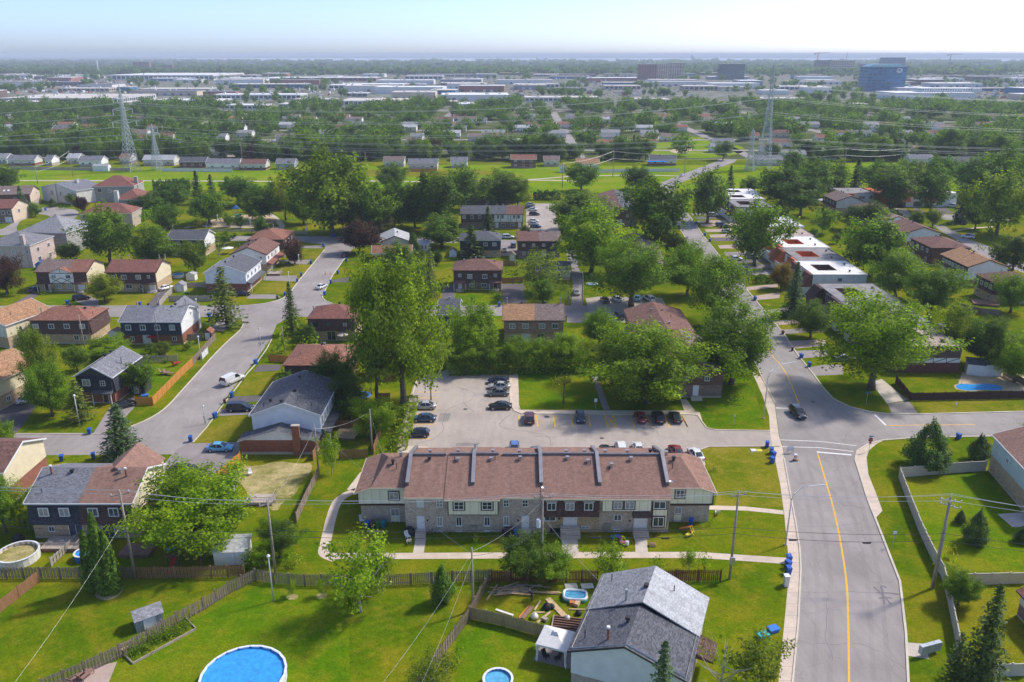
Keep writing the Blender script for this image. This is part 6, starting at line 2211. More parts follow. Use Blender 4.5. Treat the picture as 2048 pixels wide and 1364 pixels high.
def car(label,kind,paint,loc,heading,group=None,name=None,cat='car'):
 d=CARS[kind]
 nm=name or{'sedan':'parked_car','hatch':'hatchback_car','suv':'sport_utility_car','minivan':'minivan','van':'delivery_van'}[kind]
 t=thing(nm,label,cat,(loc[0],loc[1],.012),rad(heading),group)
 b=obj('body',car_body(kind,paint),t)
 obj('windows',car_cab(kind),t)
 obj('roof',car_roof(kind,paint),t)
 W=max(s[1]for s in d['body'])
 for x in d['wx']:
  for s in(-1,1):
   w=obj('wheel',wheel_mesh(d['r']),t,(x,s*(W-.1),d['r']))
   obj('rim',rim_mesh(d['r']),w)
 fx=d['body'][-2]
 rx=d['body'][1]
 for s in(-1,1):
  obj('headlight',cbox(('headlight',kind),MT['hlight'],-.16,-.17,-.07,.06,.17,.07),t,(fx[0]-.02,s*(fx[1]-.16),fx[3]-.06))
  obj('taillight',cbox(('taillight',kind),MT['tlight'],-.07,-.16,-.1,.1,.16,.1),t,(rx[0]-.03,s*(rx[1]-.13),rx[3]-.14))
  obj('mirror',cbox(('mirror',kind,paint),PM[paint],-.1,-.1,-.07,.08,.1,.09),t,(d['cab'][-2][0]+.45,s*(W+.06),fx[3]+.28))
 obj('licence_plate',cbox(('plate',kind),MT['trim'],-.03,-.24,-.06,.0,.24,.06),t,(d['body'][0][0]-.005,0,(d['body'][0][2]+d['body'][0][3])/2))
 return t
for a in(

('silver sedan in the left bays of the parking lot','sedan','silver',Q(5,480,1128),180),
('blue sedan between the silver and the dark car in the lot','sedan','blue',Q(5,478,1198),180),
('dark blue hatchback lowest in the left bays of the lot','hatch','navy',Q(5,445,1284),180),
('navy sedan uppermost in the right bays of the lot','sedan','navy',Q(5,900,984),180),
('grey sedan squeezed second in the right bays of the lot','sedan','silver',Q(5,905,1014),180),
('charcoal sedan third in the right bays of the lot','sedan','grey',Q(5,898,1052),180),
('black sedan lowest in the right bays of the lot','sedan','black',Q(5,910,1128),180),
('maroon crossover parked nose to the lawn in the lower lot','suv','maroon',Q(5,1076,1196),90),
('navy hatchback parked tail to the lawn in the lower lot','hatch','navy',Q(5,1366,1192),270),
('red sedan right of the hatched bay','sedan','red',Q(5,1706,1190),95),
('black crossover between the red and the dark sedan','suv','black',Q(5,1808,1192),94),
('dark sedan last in the lower lot row','sedan','black',Q(5,1904,1190),94),
('blue hatchback peeking over the row house roof','hatch','midblue',Vector((.4,126.,0)),270),
('dark car peeking over the roof beside the blue hatchback','sedan','grey',Vector((4.,124.6,0)),90),
('black car peeking over the row house roof','sedan','black',Vector((16.1,125.2,0)),90),
('white sport utility car peeking over the row house roof','suv','white',Vector((18.9,126.2,0)),90),
('white sedan peeking over the row house roof','sedan','white',Vector((21.9,126.2,0)),90),
('red car peeking over the row house roof end','sedan','red',Vector((28.3,125.2,0)),100),
('white car at the right end behind the row house','sedan','white',Vector((31.4,124.,0)),100),

('black crossover driving into the junction','suv','black',Q(6,702,1168),276),
('light blue sedan in the wide driveway','sedan','lightblue',Q(7,1240,58),2),
('black minivan in the driveway of the white-gabled house','minivan','navy',Q(14,490,880),4),
('white delivery van with rear doors at the street kerb','van','white',Q(14,420,610),62),
('white sedan standing on the upper left street','sedan','white',Q(13,1185,762),72),
('dark sport utility car in the shade of the purple tree','suv','black',Q(13,1420,452),85),
('black sedan beside the white-gabled house with grey roof','sedan','black',Q(13,415,832),5),
('black sedan beside the orange fence','sedan','black',Q(4,710,1120),45),
('white sedan in the dark driveway at the left edge','sedan','white',Q(4,165,1090),38),
('dark sedan in front of the half-timbered duplex','sedan','navy',Q(4,200,462),70),
('black sport utility car between the two duplexes','suv','black',Q(4,465,510),30),
('white car nose out beside the brown duplex','sedan','white',Q(4,945,452),60),
('black car hidden behind the bright maple drive','sedan','black',Q(7,1035,180),0),

('silver car on the back lane','sedan','silver',Q(5,1342,478),90),
('red-brown car under the big maple of the middle lot','sedan','maroon',Q(5,1505,522),100),
('white car under the big maple of the middle lot','sedan','white',Q(5,1572,515),100),
('pale blue car under the big maple of the middle lot','sedan','lightblue',Q(5,1690,512),75),
('white crossover at the right of the middle lot','suv','white',Q(5,1755,515),110),
('grey minivan beside the brown row roof','minivan','grey',Q(5,1585,612),100),
('white crossover behind the charcoal-roofed duplex','suv','white',Q(5,955,162),0),
('silver car below the white crossover lane','sedan','silver',Q(5,932,235),90),
('dark pickup-like car in the service lane','suv','grey',Q(5,985,210),90),
('topmost silver car of the upper lot row','sedan','silver',Q(2,1115,968),0),
('dark car second in the upper lot row','sedan','black',Q(2,1112,985),0),
('white car third in the upper lot row','sedan','white',Q(2,1128,998),0),
('black crossover alone in the upper lot row','suv','black',Q(2,1138,1026),0),
('white car above the blue one in the upper lot row','sedan','white',Q(2,1132,1066),0),
('grey-white car in the upper lot row beside the blue one','sedan','silver',Q(2,1134,1082),0),
('dark blue car lowest in the upper lot row','sedan','blue',Q(2,1145,1098),0),

('white sedan in the drive below the orange court home','sedan','white',Q(6,350,285),5),
('grey car behind the white sedan in the drives','sedan','grey',Q(6,440,275),5),
('silver car in the upper right drives','sedan','silver',Q(6,370,208),20),
('blue-grey car in the drives, upper of two','suv','grey',Q(6,268,92),5),
('dark car in the drives, lower of two','sedan','black',Q(6,290,102),5),
('white hatchback beside the two dark cars in the drives','hatch','white',Q(6,300,130),5),
('white crossover under the greyish maple','suv','white',Q(6,222,36),5),
('white crossover with dark windows on the upper right street','suv','white',Q(16,1495,712),150),
('white car in front of the last orange row home','suv','white',Q(16,1335,412),160),
('silver car hidden under the corner maple','sedan','silver',Q(6,965,855),0),
('white car on the far street across the meadow','sedan','white',at(1364,352),60),
('pale car further up the far street','sedan','silver',at(1438,334),60),
):
 car(*a)
 # --- fences
MT['w_grey']=M_wood('weathered_boards',(.27,.205,.155),.14,.5)
MT['w_pale']=M_wood('pale_weathered_boards',(.44,.38,.32))
MT['w_orange']=M_wood('orange_cedar_boards',(.58,.26,.06))
MT['w_brown']=M_wood('brown_boards',(.33,.17,.08))
MT['w_maroon']=M_wood('maroon_boards',(.2,.06,.045))
MT['w_dark']=M_wood('dark_brown_boards',(.075,.04,.033))
MT['w_olive']=M_wood('olive_brown_boards',(.36,.27,.13))
MT['vinyl']=M_plain('beige_vinyl',(.6,.53,.43),.45,.08,1)
MT['w_white']=M_plain('white_fence_paint',(.75,.74,.72),.5,.08,1)
PANEL=2.4
def panel_mesh(mt,h,style):
 def mk():
  mb=MB()
  r=random.Random(int(h*100))
  if style=='solid':
   mb.box(.06,-.025,.05,PANEL-.06,.025,h)
   for i in range(1,8):
    mb.box(i*.3-.012,-.032,.12,i*.3+.012,.032,h-.12)
   mb.box(.05,-.05,h-.12,PANEL-.05,.05,h+.01)
   mb.box(.05,-.05,.02,PANEL-.05,.05,.14)
  else:
   p=.16 if style=='board' else .2
   n_=int(PANEL/p)
   w=p*(.92 if style=='board' else .66)
   for i in range(n_):
    x=(i+.5)*PANEL/n_
    hh=h+r.uniform(-.04,.04)
    y=0 if(style=='board' or i%2==0)else .07
    mb.box(x-w/2,y-.012,.04,x+w/2,y+.012,hh)
   mb.box(0,.018,h*.2,PANEL,.065,h*.2+.09)
   mb.box(0,.018,h*.78,PANEL,.065,h*.78+.09)
  return mb.mesh('panel',MT[mt])
 return cached(('panel',mt,round(h,2),style),mk)
def post_mesh(mt,h):
 def mk():
  mb=MB()
  mb.box(-.06,-.06,-.1,.06,.06,h+.12)
  mb.box(-.08,-.08,h+.12,.08,.08,h+.16)
  return mb.mesh('post',MT[mt])
 return cached(('post',mt,round(h,2)),mk)
def fence(label,pts,h=1.75,mt='w_grey',style='picket',post=None,sec=PANEL):
 pts=[Vector((p[0],p[1],0))for p in pts]
 t=thing('fence',label,'fence',pts[0])
 for a, b in zip(pts[:-1],pts[1:]):
  d=b-a
  L=d.length
  n_=max(1,round(L/sec))
  ang=math.atan2(d.y,d.x)
  for i in range(n_):
   q=a+d*(i/n_)-pts[0]
   o=obj('panel',panel_mesh(mt,h,style),t,q,ang)
   o.scale=(L/n_/PANEL,1,1+random.uniform(-.02,.02))
   o=obj('post',post_mesh(post or mt,h),t,q,ang)
  obj('post',post_mesh(post or mt,h),t,b-pts[0],ang)
 return t
fence('long weathered fence under the two-tone duplex yards',QL(7,(-60,785),(235,782),(560,784),(760,782)),1.75,'w_grey')
fence('patchy weathered fence between the cedar clump and the shed',QL(7,(765,782),(880,782),(1100,780),(1380,775)),1.8,'w_brown')
fence('brown diagonal fence in the lower left corner',QL(7,(-80,1035),(0,975),(110,888),(222,800)),1.7,'w_brown','board')
fence('long weathered diagonal fence beside the garden bed',QL(7,(1440,792),(1290,868),(1150,958),(1000,1040),(840,1135),(680,1225),(480,1320),(240,1425)),1.75,'w_grey')
fence('weathered fence below the row house path',[at(512,1161),at(548,1168),at(610,1172),at(780,1172),at(905,1165),at(979,1163)],1.75,'w_grey')
fence('maroon fence behind the lumber yard',[at(983,1164),at(1100,1164),at(1195,1164)],1.8,'w_maroon')
fence('maroon fence behind the grey-roofed house',[at(1262,1164),at(1350,1164),at(1441,1163)],1.8,'w_maroon')
fence('weathered fence left of the lumber yard',QL(10,(342,218),(270,340),(205,470)),1.75,'w_grey')
fence('olive brown fence below the lumber yard',QL(10,(205,470),(430,520),(660,585),(860,640)),1.75,'w_olive','board')
fence('weathered fence running down to the bottom edge',QL(10,(200,474),(100,610),(10,735),(-140,935),(-260,1090)),1.75,'w_grey')
fence('orange cedar fence around the corner house lawn',QL(4,(772,1110),(872,1110),(950,1030),(1030,948),(1098,882)),1.8,'w_orange','board')
fence('grey fence continuing the orange cedar one',QL(4,(1098,882),(1160,810),(1228,735)),1.7,'w_grey','board')
fence('grey fence behind the red lawn chair',QL(4,(780,862),(900,866),(1010,860)),1.6,'w_pale')
fence('grey fence beside the navy duplex playhouse',QL(4,(1060,745),(1150,738)),1.7,'w_grey','board')
fence('pale weathered fence beside the dark drive',QL(4,(905,555),(950,500),(990,462)),1.7,'w_pale','board')
fence('pale weathered fence behind the small white sheds',QL(4,(962,520),(1080,520),(1210,518)),1.7,'w_pale','board')
fence('pale fence between the sheds and the white-gabled house',QL(4,(1065,442),(1170,440)),1.6,'w_pale','board')
fence('bright orange fence beside the light blue car',QL(7,(1215,255),(1290,190),(1358,128)),2.,'w_orange','board')
fence('grey wood fence beside the straw-covered yard',QL(7,(1800,195),(1735,330),(1672,468)),1.7,'w_grey','board')
fence('orange cedar fence left of the hip-roofed house',QL(14,(770,408),(870,410),(965,418)),1.7,'w_orange','board')
fence('cedar fence across the yard behind the poplar',QL(14,(1600,405),(1770,402),(1940,402)),1.8,'w_orange','board')
fence('long cedar fence below the hip-roofed house yard',QL(14,(1565,585),(1760,590),(2010,598)),1.8,'w_brown','board')
fence('cedar fence below the striped parasol',QL(14,(1335,1062),(1480,1064),(1620,1066)),1.8,'w_brown','board')
fence('cedar fence beside the chimney house',QL(14,(1330,1120),(1270,1240),(1200,1370)),1.7,'w_brown','board')
fence('cedar fence stub beside the trampoline yard',QL(14,(1820,790),(1950,792)),1.8,'w_brown','board')
fence('thin cedar fence beside the lot shrubs',QL(14,(1860,1110),(1820,1215),(1790,1310)),1.6,'w_brown','board')
fence('cedar fence behind the row house end',QL(14,(1455,1352),(1600,1348),(1730,1340)),1.7,'w_brown','board')
fence('beige vinyl fence along the near street',QL(11,(1412,222),(1250,232),(1100,245),(945,258),(1000,405),(1060,560),(1120,690),(1180,800),(1210,920),(1248,1110),(1270,1230)),1.85,'vinyl','solid')
fence('beige vinyl fence under the vines',QL(11,(1250,838),(1440,836),(1640,830)),1.7,'vinyl','solid')
fence('beige vinyl fence at the bottom right edge',QL(11,(1455,1335),(1640,1330)),1.7,'vinyl','solid')
fence('low dark brown fence around the kidney pool yard',QL(6,(1258,985),(1300,1035),(1340,1084),(1660,1078),(2030,1072)),1.7,'w_dark','board')
fence('dark brown fence behind the kidney pool yard',QL(6,(1870,940),(1989,1000)),1.6,'w_grey','board')
fence('brown fence beside the brown duplex drive',QL(5,(915,415),(980,415),(1040,412)),1.7,'w_brown','board')
fence('brown fence behind the airy tree',QL(5,(915,318),(1010,318)),1.7,'w_brown','board')
fence('grey fence along the far meadow edge, left',QL(1,(60,758),(400,762),(760,766)),1.8,'w_pale','board',sec=4.8)
fence('white fence along the far meadow edge',QL(1,(945,768),(1150,770),(1360,772)),1.8,'w_white','solid',sec=4.8)
fence('orange fence under the slate-roofed house at the meadow',QL(2,(402,772),(566,772)),1.8,'w_orange','board',sec=4.8)
fence('white fence at the far street',QL(2,(1500,775),(1700,772),(1985,770)),1.8,'w_white','solid',sec=4.8)
fence('pale fence along the playground street',QL(13,(-20,212),(400,212),(1040,238)),1.2,'w_pale','picket',sec=4.8)
fence('white picket fence with crest panel beside the left street',QL(4,(1150,850),(1183,815)),1.5,'w_white','board')
fence('short grey fence between the pools of the near duplex',QL(7,(290,715),(380,630),(470,545)),1.3,'w_pale')
fence('grey fence at the right brown duplex yard',QL(6,(1610,560),(1740,590),(1850,600)),1.6,'w_grey','board')
# --- poles, wires, pylons, lamps
M['pole']=M_plain('pole_wood',(.36,.29,.23),.9,.25,1.5)
M['galv']=M_plain('galvanised_steel',(.42,.45,.47),.5,.12,1,.3)
M['wire']=M_plain('aluminium_wire',(.62,.62,.6),.45,.05,1,.4)
M['cable']=M_plain('black_cable',(.05,.05,.052),.6,.1)
M['lampm']=M_plain('lamp_post_paint',(.66,.66,.64),.4,.06,1,.2)
M['porcelain']=M_plain('porcelain',(.62,.62,.6),.25,.1)
def catenary(a,b,sag,n=14):
 a, b=Vector(a), Vector(b)
 return[a.lerp(b,i/n)-Vector((0,0,sag*4*(i/n)*(1-i/n)))for i in range(n+1)]
def wire(label,a,b,sag,r=.018,mt='wire',group=None,name='overhead_wire',cat='wire'):
 mb=MB()
 a=Vector(a)
 pts=[p-a for p in catenary(a,b,sag)]
 mb.tube(pts,r,4)
 o=mb.build(name,M[mt],None,a,uv=False)
 return tag(o,label,cat,group)
def utility_pole(label,bx,by,ty=None,H=None,arm=0,transformer=False,extra=False,lean=.0,r=.16):
 b=at(bx,by)
 H=H or elev_at(ty,b.y)
 t=thing('utility_pole',label,'pole',b)
 mb=MB()
 mb.tube([(0,0,-.3),(0,0,H*.5),(0,0,H)],[r*1.15,r,r*.75],8)
 mb.build('shaft',M['pole'],t,smooth=True,uv=False)
 tops=[Vector((0,0,H+.25))]
 if arm:
  d=Vector((math.cos(arm),math.sin(arm),0))
  mb=MB()
  mb.bar(d*-1.1+Vector((0,0,H-.35)),d*1.1+Vector((0,0,H-.35)),.11,.13)
  mb.build('crossarm',M['pole'],t)
  tops=[d*-1.+Vector((0,0,H)),Vector((0,0,H+.3)),d*1.+Vector((0,0,H))]
 for q in tops:
  mb=MB()
  mb.tube([(0,0,-.3),(0,0,-.12),(0,0,0),(0,0,.06)],[.04,.09,.07,.04],7)
  mb.build('insulator',M['porcelain'],t,q)
 if transformer:
  mb=MB()
  mb.lathe([(.01,0),(.3,0),(.3,.95),(.26,1.02),(.01,1.05)],12)
  mb.build('transformer',MT['trim'],t,(-.5,-.15,H*.62))
  mb=MB()
  mb.tube([(-.5,-.1,H*.62+1.),(-.6,-.1,H*.62+1.35)],.04,5)
  mb.build('bushing',M['porcelain'],t)
 if extra:
  for dz in(.5,1.2):
   d=Vector((.8,-.3,0)).normalized()if dz<1 else Vector((-.6,.5,0)).normalized()
   mb=MB()
   mb.bar(d*-1.2+Vector((0,0,H-dz)),d*1.2+Vector((0,0,H-dz)),.1,.12)
   mb.build('crossarm',M['galv'],t)
   for s in(-1.1,-.4,.4,1.1):
    mb=MB()
    mb.tube([d*s+Vector((0,0,H-dz)),d*s+Vector((.05,-.2,H-dz+.35))],[.08,.06],6)
    mb.build('fuse_cutout',M['porcelain'],t)
  mb=MB()
  mb.tube([(.22,0,0),(.22,0,H*.7)],.06,6)
  mb.build('riser_pipe',M['galv'],t)
 return t, b, H, tops
pA=utility_pole('leaning grey utility pole beside the cedar clump',271,1157,984,arm=.5)
pB=utility_pole('utility pole at the bend of the weathered fence',551,1147,1003,arm=.6)
pC=utility_pole('utility pole carrying a white transformer before the row house',1083,1150,990,arm=.05,transformer=True)
pD=utility_pole('utility pole with a grey box near the right street lamp',1459,1158,986,arm=.3)
pE=utility_pole('heavy utility pole with many insulators beside the beige fence',1864,1177,994,extra=True,arm=1.,r=.2)
mb=MB()
mb.box(-.32,-.3,0,.32,.02,.95)
o=mb.build('meter_cabinet',MT['metal'],pD[0],(0,-.2,2.6))
line=[(Vector((-95,99,0)),10.,[Vector((0,0,10)),Vector((0,0,10.6)),Vector((0,.8,10))])]+[(p[1],p[2],p[3])for p in(pA,pB,pC,pD,pE)]+[(Vector((92,84,0)),10.,[Vector((-.8,0,10)),Vector((0,0,10.5)),Vector((.8,0,10))])]
names=['left of the cedar clump pole','between the cedar clump pole and the fence bend pole','between the fence bend pole and the transformer pole','between the transformer pole and the grey box pole','across the right street to the heavy pole','right of the heavy pole']
for i in range(6):
 a, b=line[i], line[i+1]
 for j, nm in enumerate(('front','top','rear')):
  wire('bare %s power wire %s'%(nm,names[i]),a[0]+a[2][j],b[0]+b[2][j],.45+.1*j,.022)
 for j,(z,sg)in enumerate(((.62,.5),(.55,.7))):
  wire('black %s telephone cable %s'%(('upper','lower')[j],names[i]),a[0]+Vector((0,-.2,a[1]*z)),b[0]+Vector((0,-.2,b[1]*z)),sg,.03,'cable')
 if i in(3,4):
  for k_ in range(2):
   q=catenary(a[0]+Vector((0,-.2,a[1]*.55)),b[0]+Vector((0,-.2,b[1]*.55)),.7)[4+5*k_]
   mb=MB()
   mb.tube([(-.55,0,-.12),(-.4,0,-.12),(.4,0,-.12),(.55,0,-.12)],[.06,.13,.13,.06],7)
   tag(mb.build('cable_closure',M['cable'],None,q,uv=False),('black splice canister on the cable %s, %s'%(names[i],('left','right')[k_])),'cable box')
pF=utility_pole('short utility pole at the corner of the lumber yard fence',946,1222,1099,r=.14)
pG=utility_pole('white-topped pole at the chimney house corner',637,942,851,r=.13)
pH=utility_pole('pale pole in the small fenced yard left of the lot',745,908,821,r=.13)
pI=utility_pole('pole behind the hip-roofed duplex at left',170.7,702,632,r=.13)
pJ=utility_pole('pole in front of the navy duplex',318.5,690,626,r=.13)
pK=utility_pole('pole at the corner of the brown duplex',338,567,510,r=.13)
pL=utility_pole('pole inside the street bend hedge',569,706,655,r=.13)
pM=utility_pole('pole at the hedge of the brick-red mansion',327,420,378,r=.13)
pN=utility_pole('pole at the lane behind the silver car',1164,598,544,r=.12)
pO=utility_pole('pole beside the black-roofed house and the poplar',913,690,657,r=.12)
for lab, a, b in(
('service wire from the transformer pole to the lumber yard pole',pC,pF),('service wire from the lumber yard pole up to the chimney house',pF,pG),
('service wire between the chimney house and the small yard pole',pG,pH),('service wire between the left street poles',pI,pJ),
('service wire from the navy duplex to the brown duplex',pJ,pK),('service wire over the street to the hedge pole',pJ,pL),
('service wire from the fence bend pole to the chimney house',pB,pG),
):
 wire(lab,a[1]+Vector((0,0,a[2]*.93)),b[1]+Vector((0,0,b[2]*.97)),.8,.012)
wire('second service wire from the transformer pole to the lumber yard pole',pC[1]+Vector((0,0,pC[2]*.6)),pF[1]+Vector((0,0,pF[2]*.9)),.9,.025,'cable')
wire('service wire from the transformer pole to the near grey roof',pC[1]+Vector((0,0,pC[2]*.75)),Vector((12,75,7.9)),.6,.02)
wire('service wire from the lumber yard pole to the bottom edge',pF[1]+Vector((0,0,pF[2]*.95)),Vector((-14,62,6)),.7,.007)
wire('second service wire from the lumber yard pole to the bottom edge',pF[1]+Vector((0,0,pF[2]*.85)),Vector((-10,62,5)),.7,.007)
wire('service wire from the cedar clump pole to the bottom edge',pA[1]+Vector((0,0,pA[2]*.7)),Vector((-52,66,3)),.6,.006)
wire('service wire from the small yard pole to the row house',pH[1]+Vector((0,0,pH[2]*.95)),Vector((-17,103,7)),.7,.007)
def street_lamp(label,bx,by,H,reach,ang,kind='curve'):
 b=at(bx,by)
 t=thing('street_lamp',label,'street lamp',b,ang)
 mb=MB()
 mb.tube([(0,0,0),(0,0,H*.5),(0,0,H*.78)],[.13,.1,.08],8)
 mb.build('post',M['lampm'],t,smooth=True,uv=False)
 mb=MB()
 mb.tube([(.25*0,0,H*.78+.002),(reach*.08,0,H*.88),(reach*.3,0,H*.97),(reach*.6,0,H),(reach,0,H+.02)],[.08,.07,.06,.05,.05],7)
 mb.build('arm',M['lampm'],t,smooth=True,uv=False)
 mb=MB()
 mb.hexa([(reach-.1,-.13,H-.04),(reach+.75,-.1,H-.04),(reach+.75,.1,H-.04),(reach-.1,.13,H-.04),(reach-.1,-.08,H+.09),(reach+.7,-.05,H+.07),(reach+.7,.05,H+.07),(reach-.1,.08,H+.09)])
 mb.build('lamp_head',M['lampm'],t)
 mb=MB()
 mb.box(-.2,-.2,0,.2,.2,.12)
 mb.build('base',M['concrete'],t)
 return t
street_lamp('curved street lamp beside the near sidewalk',1571,1090,9.3,3.9,.1)
street_lamp('curved street lamp at the junction lawn',1527,836,10.6,5.2,.35)
street_lamp('lamp at the lane behind the middle lot',1165,604,8.5,.4,math.pi)
street_lamp('lamp beside the lone meadow tree',1125,372,9,2,0)
street_lamp('lamp on the far street bend',1390,372,9,2.5,.5)
def yard_lamp(label,bx,by,H):
 t=thing('lamp_post',label,'lamp',at(bx,by))
 mb=MB()
 mb.tube([(0,0,0),(0,0,H)],[.09,.06],7)
 mb.build('post',M['lampm'],t,smooth=True,uv=False)
 mb=MB()
 mb.lathe([(.01,-.05),(.2,0),(.24,.15),(.12,.32),(.01,.36)],10,(0,0,H))
 mb.build('lantern',MT['trim'],t)
 return t
for lab, bx, by, H in(('white lamp post on the corner house lawn',160,852,6.),('white lamp post beside the crest fence',403,725,6.),('white lamp post beside the navy duplex corner',397,640,5.5),('white lamp post on the mown lawn of the left street',600,545,5.5),('lamp post left of the tall thin spruce',580,582,5.5),('lamp post at the playground fence, right',503,470,6),('lamp post at the playground fence, left',438,462,6),('lamp post at the top street corner',615,470,5),('lamp post on the upper right lawn',1905,452,6),('thin lamp post at the left street lawn edge',411,848,3.5),('thin post lamp beside the near street',547,1202,6.5),('lamp beside the hip house lawn',522,690,4)):
 yard_lamp(lab,bx,by,H)
def lattice(mb,p,n,bar=.18):
 for(z0,w0),(z1,w1)in zip(p[:-1],p[1:]):
  c0=[Vector((sx*w0,sy*w0,z0))for sx,sy in((-1,-1),(1,-1),(1,1),(-1,1))]
  c1=[Vector((sx*w1,sy*w1,z1))for sx,sy in((-1,-1),(1,-1),(1,1),(-1,1))]
  for i in range(4):
   j=(i+1)%4
   mb.bar(c0[i],c1[i],bar*1.5)
   mb.bar(c0[i],c1[j],bar)
   mb.bar(c0[j],c1[i],bar)
   mb.bar(c1[i],c1[j],bar)
def pylon(label,base,H,arms,wb,bar=.2):
 t=thing('transmission_pylon',label,'pylon',base,-.55)
 levels=[]
 n_=9
 for i in range(n_+1):
  f=i/n_
  z=H*.58*f
  levels.append((z,wb*(1-f)+wb*.32*f))
 mb=MB()
 lattice(mb,levels,n_,bar)
 mb.build('lower_body',M['galv'],t,uv=False)
 mb=MB()
 lv=[(H*.58+H*.36*i/8,wb*.32*(1-i/8)+wb*.12*i/8)for i in range(9)]
 lattice(mb,lv,8,bar*.85)
 mb.build('upper_body',M['galv'],t,uv=False)
 mb=MB()
 lattice(mb,[(H*.94,wb*.12),(H,.05)],1,bar*.8)
 mb.build('peak',M['galv'],t,uv=False)
 att=[]
 for z, L in arms:
  for s in(-1,1):
   mb=MB()
   for dy in(-.6,.6):
    mb.bar((0,dy,z-1.),(0,s*L,z+.4),bar)
    mb.bar((0,dy,z+1.4),(0,s*L,z+.45),bar)
   for q in(.3,.55,.8):
    mb.bar((0,s*L*q,z-1.+1.4*q),(0,s*L*q,z+1.4-.95*q),bar*.7)
   mb.build('crossarm',M['galv'],t,uv=False)
   mb=MB()
   mb.tube([(0,s*L,z+.4),(0,s*L,z-2.6)],.16,5)
   mb.build('insulator_string',M['porcelain'],t,uv=False)
   att.append(Vector((s*L*.52,s*L*.85,z-2.6)))
 return att
bl=at(264,342)
br=at(1527,337)
HL=elev_at(170,bl.y)
HR=min(elev_at(126,br.y),70)
arms=lambda H:[(H*.58,7.5),(H*.72,6.2),(H*.85,5.)]
aL=pylon('tall lattice pylon behind the brick-red mansions',bl,HL,arms(HL),3.4,.15)
aR=pylon('tall lattice pylon beside the far street',br,HR,arms(HR),3.8,.15)
b2=at(316,340)
b3=at(1499,342)
h2=elev_at(248,b2.y)
h3=elev_at(256,b3.y)
a2=pylon('smaller lattice pylon right of the tall left one',b2,h2,[(h2*.78,4.2),(h2*.9,3.4)],2.6,.12)
a3=pylon('smaller lattice pylon left of the tall right one',b3,h3,[(h3*.78,4.2),(h3*.9,3.4)],2.6,.12)
wn=['lowest front','lowest rear','middle front','middle rear','highest front','highest rear']
for j in range(6):
 L0=Vector((bl.x-380,bl.y+12,0))+aL[j]
 R0=Vector((br.x+380,br.y-40,0))+aR[j]
 for lab, p, q in(('left of the tall left pylon',L0,bl+aL[j]),('between the tall pylons',bl+aL[j],br+aR[j]),('right of the tall right pylon',br+aR[j],R0)):
  wire('%s transmission line %s'%(wn[j],lab),p,q,9.5,.06,'wire',None,'transmission_line','power line')
for j in range(4):
 wire('%s small-pylon line between the small pylons'%('low front','low rear','high front','high rear')[j],b2+a2[j],b3+a3[j],6,.05,'wire',None,'transmission_line','power line')
 wire('%s small-pylon line right of the right small pylon'%('low front','low rear','high front','high rear')[j],b3+a3[j],Vector((b3.x+380,b3.y-30,0))+a3[j],6,.05,'wire',None,'transmission_line','power line')
 wire('%s small-pylon line left of the left small pylon'%('low front','low rear','high front','high rear')[j],b2+a2[j],Vector((b2.x-380,b2.y+5,0))+a2[j],6,.05,'wire',None,'transmission_line','power line')
prev=None
for i,(k,x,yb,yt,where)in enumerate(((1,-60,745,640,'off the left edge'),(1,222,842,742,'in the meadow at far left'),(1,428,800,650,'in front of the white gabled houses'),(1,1425,770,600,'behind the white fence'),(2,152,748,655,'above the giant tree'),(2,757,770,655,'beside the small slate house'),(2,1300,866,722,'left of the lone meadow tree'),(2,1596,800,650,'right of the lone meadow tree'),(2,2015,790,660,'beside the far street'),(3,992,770,635,'right of the pylon maples'),(3,1318,755,635,'above the airy willow'),(3,1900,770,640,'at the far right'))):
 a_, b_, s_=ZT[k]
 r=utility_pole('wooden pole of the meadow line '+where,a_+x*s_,b_+yb*s_,b_+yt*s_,r=.18)
 if prev is not None:
  wire('upper wire of the meadow line ending %s'%where,prev[1]+Vector((0,0,prev[2])),r[1]+Vector((0,0,r[2])),1.2,.045)
  wire('lower cable of the meadow line ending %s'%where,prev[1]+Vector((0,0,prev[2]*.72)),r[1]+Vector((0,0,r[2]*.72)),1.,.045)
 prev=r
 # --- bins, signs, sheds, pools and yard things
def M_col(name,c,rough=.5,var=.12):
 M[name]=M_plain(name.replace('_',' '),c,rough,var,2)
 return M[name]
def bx_(t,n,m,*a):
 mb=MB()
 mb.box(*a)
 return mb.build(n,M[m],t,uv=False)
def hx_(t,n,m,a):
 mb=MB()
 mb.hexa(a)
 return mb.build(n,M[m],t,uv=False)
def tb_(t,n,m,*a):
 mb=MB()
 mb.tube(*a)
 return mb.build(n,M[m],t,uv=False)
M_col('bin_blue',(.02,.11,.42))
M_col('bin_brown',(.1,.05,.03))
M_col('bin_green',(.05,.16,.05))
M_col('bin_teal',(.02,.2,.24))
M_col('plastic_red',(.5,.02,.03))
M_col('plastic_orange',(.75,.25,.06))
M_col('plastic_yellow',(.75,.62,.08))
M_col('plastic_teal',(.05,.42,.4))
M_col('plastic_blue',(.04,.2,.6))
M_col('plastic_pink',(.6,.12,.28))
M_col('sign_red',(.5,.015,.02),.4)
M_col('sign_blue',(.03,.14,.42),.4)
M_col('sign_white',(.8,.8,.78),.4)
M_col('canvas_white',(.8,.76,.7),.8)
M_col('lumber',(.6,.42,.24),.85,.25)
M_col('lumber_grey',(.42,.34,.27),.85,.25)
M_col('blackplastic',(.03,.03,.032),.6)
M_col('deck',(.48,.4,.33),.85,.2)
M_col('deck_red',(.28,.16,.12),.85,.2)
M_col('skin',(.45,.26,.18),.6)
M_col('cloth_dark',(.05,.06,.08),.9)
M_col('cloth_teal',(.04,.38,.36),.9)
M_col('cloth_white',(.7,.68,.66),.9)
